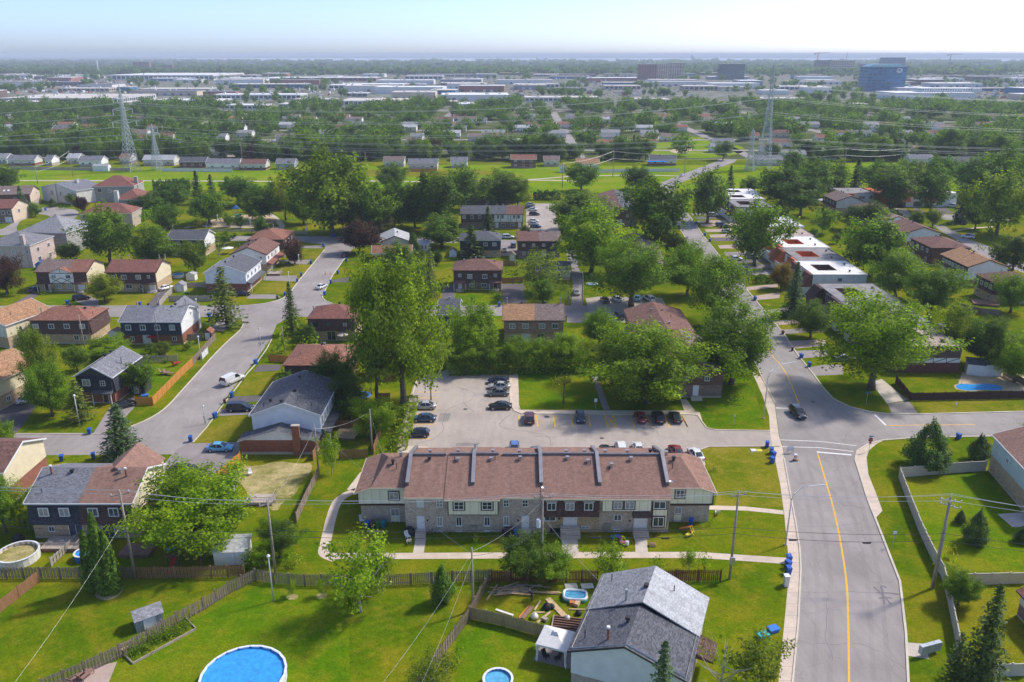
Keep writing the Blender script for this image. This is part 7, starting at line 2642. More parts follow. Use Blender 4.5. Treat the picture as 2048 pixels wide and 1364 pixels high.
M['pool_water']=M_water('pool_water',(.05,.34,.72),.05)
M['pool_pale']=M_water('pale_pool_water',(.12,.42,.62),.05)
def bin_(label,p,col='bin_blue',group=None,s=1.,rz=None):
 t=thing('wheeled_bin',label,'bin',p,random.uniform(-.5,.5)if rz is None else rz,group)
 def body():
  mb=MB()
  mb.hexa([(-.24,-.28,.06),(.24,-.28,.06),(.24,.26,.06),(-.24,.26,.06),(-.32,-.38,1.),(.32,-.38,1.),(.32,.38,1.),(-.32,.38,1.)])
  return mb.mesh('body',M[col],False,False)
 def lid():
  mb=MB()
  mb.hexa([(-.34,-.42,1.01),(.34,-.42,1.01),(.34,.42,1.01),(-.34,.42,1.01),(-.3,-.36,1.1),(.3,-.36,1.1),(.32,.42,1.14),(-.32,.42,1.14)])
  return mb.mesh('lid',M[col],False,False)
 def wh():
  mb=MB()
  mb.tube([(-.05,0,0),(.05,0,0)],.13,8)
  return mb.mesh('wheel',M['blackplastic'],False,False)
 obj('body',cached(('binb',col),body),t)
 obj('lid',cached(('binl',col),lid),t)
 for x in(-.27,.27):
  obj('wheel',cached(('binw',),wh),t,(x,.3,.13))
 t.scale=(s,s,s)
 return t
for k, x, y, lab in(
(4,133,538,'blue bin in front of the big purple tree lawn'),(4,385,535,'blue bin at the kerb of the half-timbered duplex'),(4,798,545,'blue bin behind the navy duplex roof'),
(4,1190,608,'blue bin beside the open fir tree'),(4,1620,488,'blue bin at the corner of the mown lawn'),(4,1690,410,'blue bin at the drive of the grey-roofed white house'),
(4,1712,376,'blue bin below the small purple tree lawn'),(4,1768,306,'blue bin beside the small purple tree drive'),(4,1838,208,'blue bin at the top street corner'),
(4,1920,364,'blue bin opposite the small purple tree'),(4,1880,418,'blue bin beside the white sedan on the street, upper'),(4,1845,484,'blue bin beside the white sedan on the street, lower'),
(4,1968,292,'blue bin near the dark car under the purple tree'),(14,642,430,'blue bin at the dark drive above the white van'),(14,410,752,'blue bin below the white delivery van'),
(14,245,955,'blue bin left of the black minivan'),(14,8,1185,'blue bin left of the light blue sedan'),(7,350,118,'blue bin behind the charcoal roof half, left'),(7,528,106,'blue bin behind the charcoal roof half, right'),
(4,512,1272,'blue bin at the kerb below the low pine'),(6,722,843,'blue bin at the first drive above the corner maple'),(6,768,891,'blue bin at the drive beside the corner maple'),
(6,422,922,'blue bin at the foot of the street maple'),(6,528,1348,'blue bin at the lot entrance'),(6,1615,1302,'blue bin across the side street'),
(6,460,514,'blue bin beside the dense blue spruce drives'),(6,392,414,'blue bin beside the box hedge'),(11,256,128,'blue bin on the corner of the yellowed lawn, left'),
(11,266,148,'blue bin on the corner of the yellowed lawn, middle'),(11,260,178,'blue bin on the corner of the yellowed lawn, right'),
(11,350,716,'blue bin topmost of three at the sidewalk'),(11,346,746,'blue bin middle of three at the sidewalk'),(11,348,778,'blue bin lowest of three at the sidewalk'),
(8,262,922,'blue bin beside the left end of the row house'),(8,1655,998,'blue bin beside the stone unit door'),(9,1512,898,'blue bin behind the orange slide'),
(15,1420,436,'blue bin at the upper drives'),(15,1508,544,'blue bin between the upper drives'),(15,1556,602,'blue bin at the lower upper drives'),(15,1995,1168,'blue bin at the lowest drives'),
(5,905,548,'blue bin on the lawn of the red-brown duplex'),(12,445,492,'blue bin at the cul-de-sac'),(12,205,500,'blue bin beside the orange brick house'),
(16,1775,815,'blue bin at the upper right kerb'),(16,1795,822,'second blue bin at the upper right kerb'),(13,1290,262,'blue bin left of the large purple tree'),(13,1312,264,'blue bin touching the shade of the large purple tree'),
):
 bin_(lab,Q(k,x,y))
bin_('brown bin second in the row house bin row',Q(8,308,920),'bin_brown')
bin_('green bin third in the row house bin row',Q(8,352,920),'bin_green')
bin_('teal bin last in the row house bin row',Q(8,412,916),'bin_teal')
bin_('brown bin beside the blue stone unit bin',Q(8,1615,985),'bin_brown')
bin_('brown bin beside the black minivan drive',Q(14,340,812),'bin_brown',None,.8)
bin_('brown bin at the drives above the corner maple',Q(6,618,705),'bin_brown',None,.8)
bin_('brown bin at the brick drive above the corner maple',Q(6,672,800),'bin_brown',None,.8)
bin_('brown bin at the street corner of the mown lawn',Q(13,755,868),'bin_brown',None,.9)
def signpost(label,p,H,boards,name='street_sign',cat='sign'):
 t=thing(name,label,cat,p)
 tb_(t,'post','galv',[(0,0,0),(0,0,H)],.035,6)
 for z, w, h, m, shape in boards:
  mb=MB()
  if shape=='oct':
   ps=[(w*math.cos(math.pi/8+i*math.pi/4),z+w*math.sin(math.pi/8+i*math.pi/4))for i in range(8)]
   mb.face([(x,-.05,zz)for x,zz in ps])
   mb.face([(x,-.02,zz)for x,zz in reversed(ps)])
   b=mb.build('board',M[m],t,uv=False)
   bx_(b,'lettering','sign_white',-w*.6,-.056,z-.07,w*.6,-.052,z+.07)
  else:
   mb.box(-w/2,-.06,z-h/2,w/2,-.03,z+h/2)
   mb.build('board',M[m],t,uv=False)
 return t
def text_obj(txt,size,mt,parent,loc,rot=(math.pi/2,0,0)):
 cu=D.curves.new('lettering','FONT')
 cu.body=txt
 cu.size=size
 cu.align_x='CENTER'
 cu.align_y='CENTER'
 cu.extrude=.004
 o=D.objects.new('lettering',cu)
 me=o.to_mesh()
 m2=me.copy()
 o.to_mesh_clear()
 D.objects.remove(o)
 m2.materials.append(mt)
 q=obj('lettering',m2,parent,loc)
 q.rotation_euler=rot
 return q
t=signpost('red stop sign with blue street name plates at the corner',Q(11,783,118),3.,[(2.35,.42,0,'sign_red','oct'),(3.,.75,.2,'sign_blue','b'),(1.75,.4,.28,'sign_red','b')],'stop_sign')
for o in list(t.children_recursive):
 if o.name.startswith('lettering'):
  D.objects.remove(o)
bd=[o for o in t.children if o.name.startswith('board')][0]
text_obj('STOP',.26,M['sign_white'],bd,(0,-.06,2.35))
signpost('blue street name sign on the maple corner',Q(6,1090,1112),2.9,[(2.8,.9,.22,'sign_blue','b')])
signpost('small white parking sign on the lot lawn',Q(5,1452,1132),2.2,[(1.9,.55,.75,'sign_white','b')])
signpost('thin sign on the corner lawn beside the lot entrance',Q(6,340,1222),2.2,[(2.,.3,.45,'lampm','b')])
signpost('small sign beside the near street verge',Q(11,912,628),2.4,[(2.2,.55,.5,'sign_white','b')])
signpost('thin sign on the side street verge',Q(6,1593,1158),2.4,[(2.1,.35,.5,'lampm','b')])
signpost('thin sign beside the chimney house street',Q(14,150,1050),2.4,[(2.2,.3,.4,'lampm','b')])
signpost('white sign at the street bend',Q(14,690,330),2.8,[(2.6,.6,.6,'sign_white','b')])
signpost('white sign at the playground corner',Q(13,1048,262),3.2,[(2.8,.8,1.,'sign_white','b')])
t=thing('road_barricade','folding works sign standing in the near street','barricade',Q(11,356,125))
for s in(-1,1):
 mb=MB()
 mb.bar((-.45,s*.35,0),(-.45,0,1.3),.06)
 mb.bar((.45,s*.35,0),(.45,0,1.3),.06)
 mb.build('leg',M['galv'],t,uv=False)
bx_(t,'board','sign_white',-.55,-.1,.5,.55,-.06,1.35)
t=thing('traffic_drum','orange and white traffic drum in the near street','traffic drum',Q(11,385,165))
mb=MB()
mb.lathe([(.42,0),(.42,.1),(.3,.12)],12)
mb.build('foot',M['blackplastic'],t)
for i in range(4):
 mb=MB()
 mb.lathe([(.3-.012*i,.12+i*.27),(.29-.012*i,.12+(i+1)*.27-.004)],12)
 if i==3:
  mb.lathe([(.254,1.196),(.01,1.2)],12)
 mb.build('band',M['plastic_orange' if i%2==0 else 'sign_white'],t)
for k, x, y, lab in((13,1222,632,'red and white marker post standing in the left street'),(13,1268,632,'small orange cone in the left street'),(5,28,292,'orange cone beside the dark car under the purple tree')):
 t=thing('traffic_cone',lab,'cone',Q(k,x,y))
 mb=MB()
 mb.box(-.2,-.2,0,.2,.2,.05)
 mb.lathe([(.15,.05),(.05,.75 if x!=1222 else 1.3),(.01,.75 if x!=1222 else 1.3)],10)
 mb.build('cone',M['plastic_orange'],t)
 mb=MB()
 mb.lathe([(.123,.3),(.093,.5)],10)
 mb.build('band',M['sign_white'],t)
t=thing('mailbox_cluster','grey community mail box bank on its concrete pad','mailbox',Q(11,1108,1215),rad(-72))
for i in range(3):
 mb=MB()
 mb.box(-.25,i*.95-1.4,.45,.25,i*.95-.48,1.55)
 b=mb.build('box',M['galv'],t)
 for r_ in range(5):
  mb=MB()
  mb.box(-.262,i*.95-1.35,.52+r_*.2,-.252,i*.95-.53,.68+r_*.2)
  mb.build('door',M['lampm'],b)
 mb=MB()
 mb.box(-.06,i*.95-1.,0,.06,i*.95-.88,.45)
 mb.build('leg',M['galv'],t)
t=thing('utility_cabinet','pale utility cabinet beside the three blue bins','cabinet',Q(11,334,842))
mb=MB()
mb.box(-.3,-.35,0,.3,.35,1.5)
mb.build('body',M['lampm'],t)
mb=MB()
mb.box(-.34,-.39,1.5,.34,.39,1.6)
mb.build('cap',MT['trim'],t)
for k, x, y, m, lab in((11,160,112,'sign_white','white utility hatch on the yellowed lawn'),(11,190,114,'plastic_yellow','yellow utility hatch on the yellowed lawn')):
 t=thing('utility_hatch',lab,'hatch',Q(k,x,y))
 mb=MB()
 mb.hexa([(-.6,-.5,0),(.6,-.5,0),(.6,.5,0),(-.6,.5,0),(-.5,-.4,.18),(.5,-.4,.18),(.5,.4,.18),(-.5,.4,.18)])
 mb.build('lid',M[m],t)
def shed(label,p,W,Dp,H,rise,wall,roof,rz=0.,kind='gx',door=True):
 t=thing('garden_shed',label,'shed',(p[0],p[1],0),rz)
 mb=MB()
 mb.box(0,0,0,W,Dp,H)
 if kind=='gx':
  mb.face([(W,0,H),(W,Dp,H),(W,Dp/2,H+rise)])
  mb.face([(0,Dp,H),(0,0,H),(0,Dp/2,H+rise)])
 elif kind=='gy':
  mb.face([(0,0,H),(W,0,H),(W/2,0,H+rise)])
  mb.face([(W,Dp,H),(0,Dp,H),(W/2,Dp,H+rise)])
 mb.build('wall',MT[wall]if wall in MT else M[wall],t)
 o=.18
 for s in(0,1):
  mb=MB()
  if kind=='gx':
   ys=(-o,Dp/2)if s==0 else(Dp+o,Dp/2)
   z0=H-rise*o/(Dp/2)
   q=[(-o,ys[0],z0+.03),(W+o,ys[0],z0+.03),(W+o,ys[1],H+rise+.03),(-o,ys[1],H+rise+.03)]
  elif kind=='gy':
   xs=(-o,W/2)if s==0 else(W+o,W/2)
   z0=H-rise*o/(W/2)
   q=[(xs[0],Dp+o,z0+.03),(xs[0],-o,z0+.03),(xs[1],-o,H+rise+.03),(xs[1],Dp+o,H+rise+.03)]
  else:
   if s:
    continue
   q=[(-o,-o,H+.03),(W+o,-o,H+.03),(W+o,Dp+o,H+rise+.03),(-o,Dp+o,H+rise+.03)]
  if s==1:
   q.reverse()
  mb.face(q)
  mb.face([(a,b,c+.07)for a,b,c in q])
  for i in range(4):
   j=(i+1)%4
   mb.face([q[i],q[j],(q[j][0],q[j][1],q[j][2]+.07),(q[i][0],q[i][1],q[i][2]+.07)])
  mb.build('roof',MT[roof]if roof in MT else M[roof],t)
 if door:
  add_door(t,W*.5,-.03,.05,0,min(1.2,W*.5),min(1.9,H-.15),'door_white')
 return t
p=Q(7,775,1090)
shed('grey plastic shed on the lower left lawn',p,3.,2.2,1.7,.75,'sd_grey','sh_grey',rad(35))
p=Q(7,1210,708)
shed('white shed with a worn grey roof at the fence',p,4.3,3.,2.,.7,'sd_white','sh_pale',rad(3),'lean')
p=Q(7,1248,300)
shed('small grey shed behind the bright maple',p,1.9,1.9,1.9,.6,'sd_grey','sh_slate',0,'gy')
p=Q(4,742,1045)
shed('charcoal shed with white door behind the orange fence',p,3.,3.2,2.2,.8,'sd_navy','sh_charcoal',0,'gy')
p=Q(4,1160,738)
shed('dark playhouse shed with rust roof beside the left street',p,1.9,2.2,1.8,.8,'sd_brown','sh_rust',0,'gy')
p=Q(12,1708,1285)
shed('small cream shed with grey roof behind the pale fence',p,2.6,2.4,2.,.8,'sd_offwhite','sh_grey',0,'gy')
p=Q(12,1818,1175)
shed('small white shed beside the brownish green tree',p,2.6,2.2,1.9,.5,'sd_white','sh_pale',0,'gy')
p=Q(4,620,740)
shed('white shed with grey roof beside the navy duplex',p,2.6,2.4,1.9,.7,'sd_white','sh_taupe',0,'gy')
p=Q(6,1660,935)
shed('white garden shed left of two in the pool yard',p,3.3,3.,2.4,.5,'sd_white','sh_charcoal',rad(-20),'lean')
p=Q(6,1742,945)
shed('white container shed right of two in the pool yard',p,4.2,2.6,2.6,.4,'sd_white','sh_charcoal',rad(-3),'lean')
p=Q(5,962,292)
shed('small cream shed beside the lane duplexes',p,2.,2.4,2.2,.8,'sd_cream','sh_taupe',0,'gy')
p=Q(5,622,268)
shed('small white shed beside the slate-roofed navy duplex',p,2.4,2.4,2.,.9,'sd_white','sh_charcoal',0,'gy')
p=Q(2,1283,775)
shed('tall white shed at the meadow fence',p,4,3,3.2,1.4,'sd_white','sh_grey',0,'gy')
p=Q(1,545,768)
shed('white shed at the far meadow fence',p,9,4,3.,1.,'sd_white','sh_pale',0,'gx')
p=Q(14,1650,330)
shed('low rust-roofed shed behind the cedar fence',p,5,3,1.9,.8,'sd_brown','sh_redbrown',0,'gx')
p=Q(12,350,1065)
shed('blue tarpaulin tent beside the pink mansion',p,2.6,3,1.6,.9,'plastic_blue','plastic_blue',0,'gy',False)
def canopy(label,p,W,Dp,H,rz,m,posts=True,vent=True):
 t=thing('gazebo',label,'gazebo',(p[0],p[1],0),rz)
 for x in(0,W):
  for y in(0,Dp):
   tb_(t,'post','canvas_white',[(x,y,0),(x,y,H)],.06,6)
   tb_(t,'curtain','canvas_white',[(x,y,.3),(x+(.08 if x==0 else-.08),y,1.2),(x,y,H-.05)],[.16,.09,.2],7)
 mb=MB()
 o=.12
 c=(W/2,Dp/2,H+.75)
 q=[(-o,-o,H),(W+o,-o,H),(W+o,Dp+o,H),(-o,Dp+o,H)]
 for i in range(4):
  mb.face([q[i],q[(i+1)%4],c])
  a, b=q[i], q[(i+1)%4]
  mb.face([(a[0],a[1],H-.25),(b[0],b[1],H-.25),b,a])
 mb.build('canopy',M[m],t)
 if vent:
  mb=MB()
  mb.hexa([(W*.36,Dp*.38,H+.62),(W*.64,Dp*.38,H+.62),(W*.64,Dp*.62,H+.62),(W*.36,Dp*.62,H+.62),(W*.44,Dp*.45,H+.95),(W*.56,Dp*.45,H+.95),(W*.56,Dp*.55,H+.95),(W*.44,Dp*.55,H+.95)])
  mb.build('vent_cap',M[m],t)
 return t
g0=Q(10,660,760)
canopy('white canvas gazebo beside the near grey house',g0,3.4,3.2,2.5,rad(-20),'canvas_white')
sheet('patio',[g0+Vector((-.4,.2,0)),g0+Vector((3.6,-1.2,0)),g0+Vector((5.,2.4,0)),g0+Vector((.9,3.7,0))],M['drive_grey'],.012)
canopy('white garden canopy beside the tan-roofed right duplex',Q(16,1435,1190),5.,4.5,2.5,0,'canvas_white',True,False)
canopy('white canopy behind the upper right cream duplex',Q(16,55,395),5.,4,2.3,0,'canvas_white',True,False)
def round_pool(label,c,r,h,wallm,water,lvl=.25,sy=1.,cover=False):
 t=thing('round_pool',label,'pool',(c[0],c[1],0))
 n_=22
 for i in range(n_):
  a0, a1=2*math.pi*i/n_, 2*math.pi*(i+1)/n_-.012
  mb=MB()
  P_=lambda a, rr, z:(rr*math.cos(a),rr*sy*math.sin(a),z)
  mb.hexa([P_(a0,r-.04,0),P_(a0,r,0),P_(a1,r,0),P_(a1,r-.04,0),P_(a0,r-.04,h),P_(a0,r,h),P_(a1,r,h),P_(a1,r-.04,h)])
  w_=mb.build('wall_panel',M[wallm],t,uv=False)
  hx_(w_,'rim','sign_white',[P_(a0,r-.16,h),P_(a0,r+.1,h),P_(a1,r+.1,h),P_(a1,r-.16,h),P_(a0,r-.16,h+.06),P_(a0,r+.1,h+.06),P_(a1,r+.1,h+.06),P_(a1,r-.16,h+.06)])
 mb=MB()
 mb.lathe([(r-.05,h-.02),(r-.05,h-lvl),(r*.5,h-lvl-.003),(.01,h-lvl-.004)],40,sy=sy)
 mb.build('liner',M['plastic_blue']if water!='straw' else M['sand'],t,uv=False)
 mb=MB()
 mb.lathe([(r-.06,h-lvl+.02),(.01,h-lvl+.02)],40,sy=sy)
 mb.build('water',M[water]if water in M else M['pool_water'],t,uv=False)
 return t
rp_=round_pool('large round above-ground pool with white rim at the bottom',at(489,1367),4.55,1.25,'sign_white','pool_water')
mb=MB()
mb.box(-.5,-.35,1.1,.5,.35,1.42)
o=mb.build('skimmer',M['canvas_white'],rp_,(-3.6,-2.6,0))
mb=MB()
mb.box(-.2,-.2,.9,.3,.25,1.2)
mb.build('float',M['plastic_blue'],rp_,(1.,-1.2,0))
round_pool('small round blue pool at the bottom centre edge',at(996,1371),1.6,.95,'sign_white','pool_pale')
round_pool('empty round pool with pale liner at the left edge',Q(7,110,672),2.6,1.2,'canvas_white','straw',.5)
round_pool('small blue pool left of the cedar clump',Q(7,478,668),1.2,1.,'plastic_blue','pool_water')
round_pool('small blue pool right of the cedar clump',Q(7,585,640),.9,.8,'plastic_blue','pool_water')
round_pool('white round tub pool beside the brown duplex',Q(12,1740,1140),1.7,.9,'sign_white','pool_pale')
t=thing('kidney_pool','kidney-shaped in-ground pool in the right corner yard','pool',Q(6,1735,1008))
ks=[(-5.,-.6),(-4.2,-1.6),(-2.2,-1.9),(0,-1.3),(2.2,-1.7),(4.2,-1.3),(4.9,.2),(3.8,1.6),(1.6,1.9),(-.6,1.4),(-2.6,1.9),(-4.4,1.)]
ks=[(a.x,a.y)for a in chaikin([Vector((x,y,0))for x,y in ks],True,2)]
mb=MB()
mb.prism([(x*1.08,y*1.16)for x,y in ks],0,.06)
mb.build('coping',M['sand'],t,uv=False)
mb=MB()
mb.prism(ks,.05,.09)
mb.build('water',M['pool_water'],t,uv=False)
mb=MB()
for s in(-.3,.3):
 mb.tube([(s,0,0),(s,0,.9),(s,.4,1.),(s,.7,.6)],.04,6)
mb.build('ladder',M['galv'],t,(-3.2,1.6,0),uv=False)
t=thing('paddling_pool','teal and white inflatable paddling pool in the lumber yard','paddling pool',Q(10,922,325),rad(-5))
for i, z in enumerate((.18,.46)):
 mb=MB()
 pp=[(1.45*math.copysign(abs(math.cos(a))**.5,math.cos(a)),.95*math.copysign(abs(math.sin(a))**.5,math.sin(a)),z)for a in[2*math.pi*q/24 for q in range(25)]]
 mb.tube(pp,.17,7)
 mb.build('ring',M['plastic_teal' if i==0 else 'sign_white'],t,uv=False)
bx_(t,'water','pool_pale',-1.35,-.85,.3,1.35,.85,.36)
t=thing('paddling_pool','light blue and white paddling pool beside the middle lot','paddling pool',Q(5,1432,425))
tb_(t,'ring','sign_white',[(1.6*math.cos(q*.3),1.1*math.sin(q*.3),.25)for q in range(22)],.2,6)
bx_(t,'water','pool_pale',-1.2,-.8,.15,1.2,.8,.22)
def parasol(label,p,r,H,m,stripes=None):
 t=thing('parasol',label,'parasol',p)
 tb_(t,'pole','galv',[(0,0,0),(0,0,H)],.03,6)
 n_=8
 for i in range(n_):
  a0, a1=2*math.pi*i/n_, 2*math.pi*(i+1)/n_
  mb=MB()
  q=[(r*math.cos(a0),r*math.sin(a0),H-.4),(r*math.cos(a1),r*math.sin(a1),H-.4),(0,0,H+.1)]
  mb.face(q)
  mb.face([(a,b,c-.02)for a,b,c in reversed(q)])
  mb.build('canopy_panel',M[stripes if stripes and i%2 else m],t,uv=False)
 return t
parasol('red parasol behind the navy duplex',Q(4,878,762),1.6,2.4,'plastic_red')
parasol('black and white parasol behind the chimney house',Q(14,1472,965),.8,2.3,'sign_white','blackplastic')
parasol('beige parasol on the patio of the brown house',Q(13,1395,1290),1.4,2.4,'deck')
parasol('white parasol beside the white-gabled brown-roofed house',Q(13,278,425),2.,2.4,'canvas_white')
def chair(label,p,rz,m,s=1.,lounge=False):
 t=thing('lounge_chair' if lounge else 'garden_chair',label,'chair',p,rz)
 L=1.3 if lounge else .55
 bx_(t,'seat',m,-.3,-L/2,.36,.3,L/2,.44)
 hx_(t,'backrest',m,[(-.3,L/2+.004,.4),(.3,L/2+.004,.4),(.3,L/2+.07,.4),(-.3,L/2+.07,.4),(-.3,L/2+.28,1.),(.3,L/2+.28,1.),(.3,L/2+.34,1.),(-.3,L/2+.34,1.)])
 for x in(-.26,.26):
  for y in(-L/2+.06,L/2-.06):
   bx_(t,'leg',m,x-.03,y-.03,0,x+.03,y+.03,.36)
 t.scale=(s,s,s)
 return t
chair('red lounge chair on the corner house lawn',Q(4,1005,880),rad(150),'plastic_red',1.3,True)
chair('wooden lounge chair on the corner house lawn, left',Q(4,940,932),rad(100),'deck_red',1.3,True)
chair('wooden lounge chair on the corner house lawn, right',Q(4,962,938),rad(80),'deck_red',1.3,True)
chair('brown lounge chair at the bottom left patio, left',Q(7,440,1355),rad(160),'deck_red',1.2,True)
chair('brown lounge chair at the bottom left patio, right',Q(7,490,1335),rad(160),'deck_red',1.2,True)
chair('pale chair on the duplex deck, left',Q(7,305,590),rad(170),'canvas_white')
chair('pale chair on the duplex deck, right',Q(7,360,585),rad(190),'canvas_white')
chair('white garden chair left of the first row house steps',Q(8,640,1020),rad(40),'sign_white')
chair('second white garden chair left of the first row house steps',Q(8,648,1062),rad(200),'sign_white')
chair('white garden chair at the left end of the row house',Q(8,205,870),rad(20),'canvas_white')
chair('pale garden chair at the right end of the row house',Q(9,1760,790),rad(180),'canvas_white')
chair('dark chair under the white gazebo, left',Q(10,725,740),rad(40),'blackplastic')
chair('dark chair under the white gazebo, right',Q(10,800,755),rad(-60),'blackplastic')
chair('white chair on the straw-covered yard',Q(7,1412,198),rad(30),'sign_white')
def deck(label,p,W,Dp,H,m,rz=0.,rail=True):
 t=thing('wooden_deck',label,'deck',(p[0],p[1],0),rz)
 n_=int(W/.3)
 for i in range(n_):
  bx_(t,'plank',m,i*W/n_+.01,0,H-.05,(i+1)*W/n_-.01,Dp,H+random.uniform(0,.006))
 bx_(t,'base','deck_red',.05,.05,0,W-.05,Dp-.05,H-.054)
 if rail:
  for x0, y0, x1, y1 in((0,0,W,0),(W,0,W,Dp)):
   mb=MB()
   mb.bar((x0,y0,H+.9),(x1,y1,H+.9),.06)
   L=math.hypot(x1-x0,y1-y0)
   for q in range(int(L/.25)+1):
    f=q*.25/L
    mb.bar((x0+(x1-x0)*f,y0+(y1-y0)*f,H),(x0+(x1-x0)*f,y0+(y1-y0)*f,H+.9),.03)
   mb.build('railing',M[m],t,uv=False)
 return t
deck('grey wooden deck with chairs behind the near duplex',Q(7,225,632),5.2,3.2,.55,'deck')
deck('brown wooden deck with clutter behind the near duplex',Q(7,665,665),4.2,3.,.45,'deck_red',0,False)
deck('small grey deck in the straw-covered yard',Q(7,1378,372),4.2,2.6,.6,'deck')
deck('pale wooden deck in the small yard left of the lot',Q(14,1390,1160),4.,4.2,.35,'lumber',rad(-8),False)
deck('wooden patio deck beside the right brown duplex',Q(6,1700,540),6.5,5,.5,'deck_red',rad(-20))
deck('white porch deck of the middle left street house',Q(13,655,640),4.,3.4,.6,'deck')
t=thing('play_set','swing set with red slide and teal tower under the bright maple','play set',Q(7,985,705))
for x in(-1.,.4):
 for y in(0,1.2):
  bx_(t,'post','deck_red',x-.05,y-.05,0,x+.05,y+.05,2.4)
bx_(t,'platform','deck_red',-1.,0,1.2,.4,1.2,1.28)
mb=MB()
mb.face([(-1.15,-.1,2.4),(.55,-.1,2.4),(.55,.6,2.9),(-1.15,.6,2.9)])
mb.face([(.55,1.3,2.4),(-1.15,1.3,2.4),(-1.15,.6,2.9),(.55,.6,2.9)])
mb.build('roof',M['plastic_teal'],t,uv=False)
hx_(t,'slide','plastic_red',[(-.15,-2.2,.1),(.45,-2.2,.1),(.45,0,1.2),(-.15,0,1.2),(-.15,-2.2,.2),(.45,-2.2,.2),(.45,0,1.32),(-.15,0,1.32)])
mb=MB()
mb.bar((.4,.6,2.35),(3.6,.6,2.35),.1)
mb.bar((3.6,.6,2.35),(3.6,-.3,0),.08)
mb.bar((3.6,.6,2.35),(3.6,1.5,0),.08)
mb.build('swing_beam',M['deck_red'],t,uv=False)
for x in(1.5,2.6):
 mb=MB()
 mb.bar((x-.2,.6,2.3),(x-.2,.6,.55),.02)
 mb.bar((x+.2,.6,2.3),(x+.2,.6,.55),.02)
 mb.box(x-.24,.45,.5,x+.24,.75,.55)
 mb.build('swing',M['plastic_yellow'],t,uv=False)
t=thing('playground_tower','teal spiral slide tower in the public playground','play tower',Q(1,1388,1048))
for x in(-1,1):
 for y in(-1,1):
  tb_(t,'post','plastic_yellow',[(x,y,0),(x,y,4.6)],.09,6)
bx_(t,'platform','plastic_teal',-1,-1,1.9,1,1,2.)
mb=MB()
mb.lathe([(1.7,4.5),(.05,6.)],8)
mb.build('roof',M['plastic_blue'],t,uv=False)
tb_(t,'slide','plastic_teal',[(1.2+1.*math.cos(q*.5),-1.4+1.*math.sin(q*.5),2.3-q*.18)for q in range(13)],.4,7)
t=thing('swing_frame','red swing frame in the public playground','swing',Q(1,1440,1050))
mb=MB()
mb.bar((-4,0,3),(4,0,3),.15)
for s in(-4,4):
 mb.bar((s,0,3),(s,-1.2,0),.12)
 mb.bar((s,0,3),(s,1.2,0),.12)
mb.build('frame',M['plastic_red'],t,uv=False)
for x in(-2.4,-.6,1.2,2.8):
 mb=MB()
 mb.bar((x-.25,0,2.9),(x-.25,0,.6),.03)
 mb.bar((x+.25,0,2.9),(x+.25,0,.6),.03)
 mb.box(x-.28,-.15,.5,x+.28,.15,.6)
 mb.build('swing',M['blackplastic'],t,uv=False)
t=thing('toy_slide','orange plastic slide on the row house lawn','toy slide',Q(9,1480,955),rad(-35))
hx_(t,'chute','plastic_orange',[(-1.2,-.3,.05),(.5,-.3,1.),(.5,.3,1.),(-1.2,.3,.05),(-1.2,-.3,.15),(.5,-.3,1.12),(.5,.3,1.12),(-1.2,.3,.15)])
mb=MB()
mb.bar((.5,-.28,1.),(1.,-.28,0),.08)
mb.bar((.5,.28,1.),(1.,.28,0),.08)
for z in(.3,.6):
 mb.bar((1.-z*.5,-.28,z),(1.-z*.5,.28,z),.06)
mb.build('ladder',M['plastic_yellow'],t,uv=False)
def toy(name,label,p,parts,rz=0.):
 t=thing(name,label,'toy',p,rz)
 for nm, m, bx in parts:
  bx_(t,nm,m,*bx)
 return t
toy('toy_seesaw','yellow and green rocking toy on the row house lawn',Q(9,1495,1000),[('seat','plastic_yellow',(-.6,-.2,.3,.6,.2,.5)),('base','bin_green',(-.25,-.25,0,.25,.25,.3)),('handle','plastic_red',(.2,-.2,.5,.28,.2,.8))],.6)
toy('toy_cart','pink and white toy cart on the row house lawn',Q(9,880,1080),[('tray','plastic_pink',(-.5,-.3,.2,.3,.3,.5)),('handle','sign_white',(.3,-.25,.2,.7,.25,.75)),('axle','blackplastic',(-.4,-.35,.02,-.2,.35,.2))],-.5)
toy('toy_table','pink play table on the row house lawn',Q(9,855,1035),[('top','plastic_pink',(-.35,-.35,.45,.35,.35,.52)),('stand','sign_white',(-.15,-.15,0,.15,.15,.45))])
toy('toy_tub','teal round tub on the row house lawn',Q(9,778,1020),[('rim','bin_teal',(-.4,-.35,.25,.4,.35,.35)),('bowl','bin_teal',(-.3,-.28,0,.3,.28,.25))])
toy('toy_tub','blue tub beside the teal one on the row house lawn',Q(9,825,1010),[('rim','plastic_blue',(-.35,-.3,.25,.35,.3,.35)),('bowl','plastic_blue',(-.26,-.22,0,.26,.22,.25))])
toy('planter','wooden planter with pale flowers beside the last row house steps',Q(9,1150,1090),[('box','lumber',(-.45,-.25,0,.45,.25,.4)),('soil','deck_red',(-.4,-.2,.4,.4,.2,.46))])['category']='planter'
toy('yellow_bucket','yellow mop bucket on the mansard unit steps',Q(9,440,912)+Vector((0,0,.65)),[('bucket','plastic_yellow',(-.22,-.22,0,.22,.22,.5)),('wringer','plastic_yellow',(-.22,0,.5,.22,.22,.75))])['category']='bucket'
toy('wooden_pallet','pile of small pallets beside the row house bins',Q(8,330,955),[('board','lumber',(-1.2,-.25,0,-.5,.25,.06)),('board','lumber',(-.4,-.25,0,.3,.25,.06)),('board','lumber',(.4,-.25,0,1.1,.25,.06))])['category']='pallet'
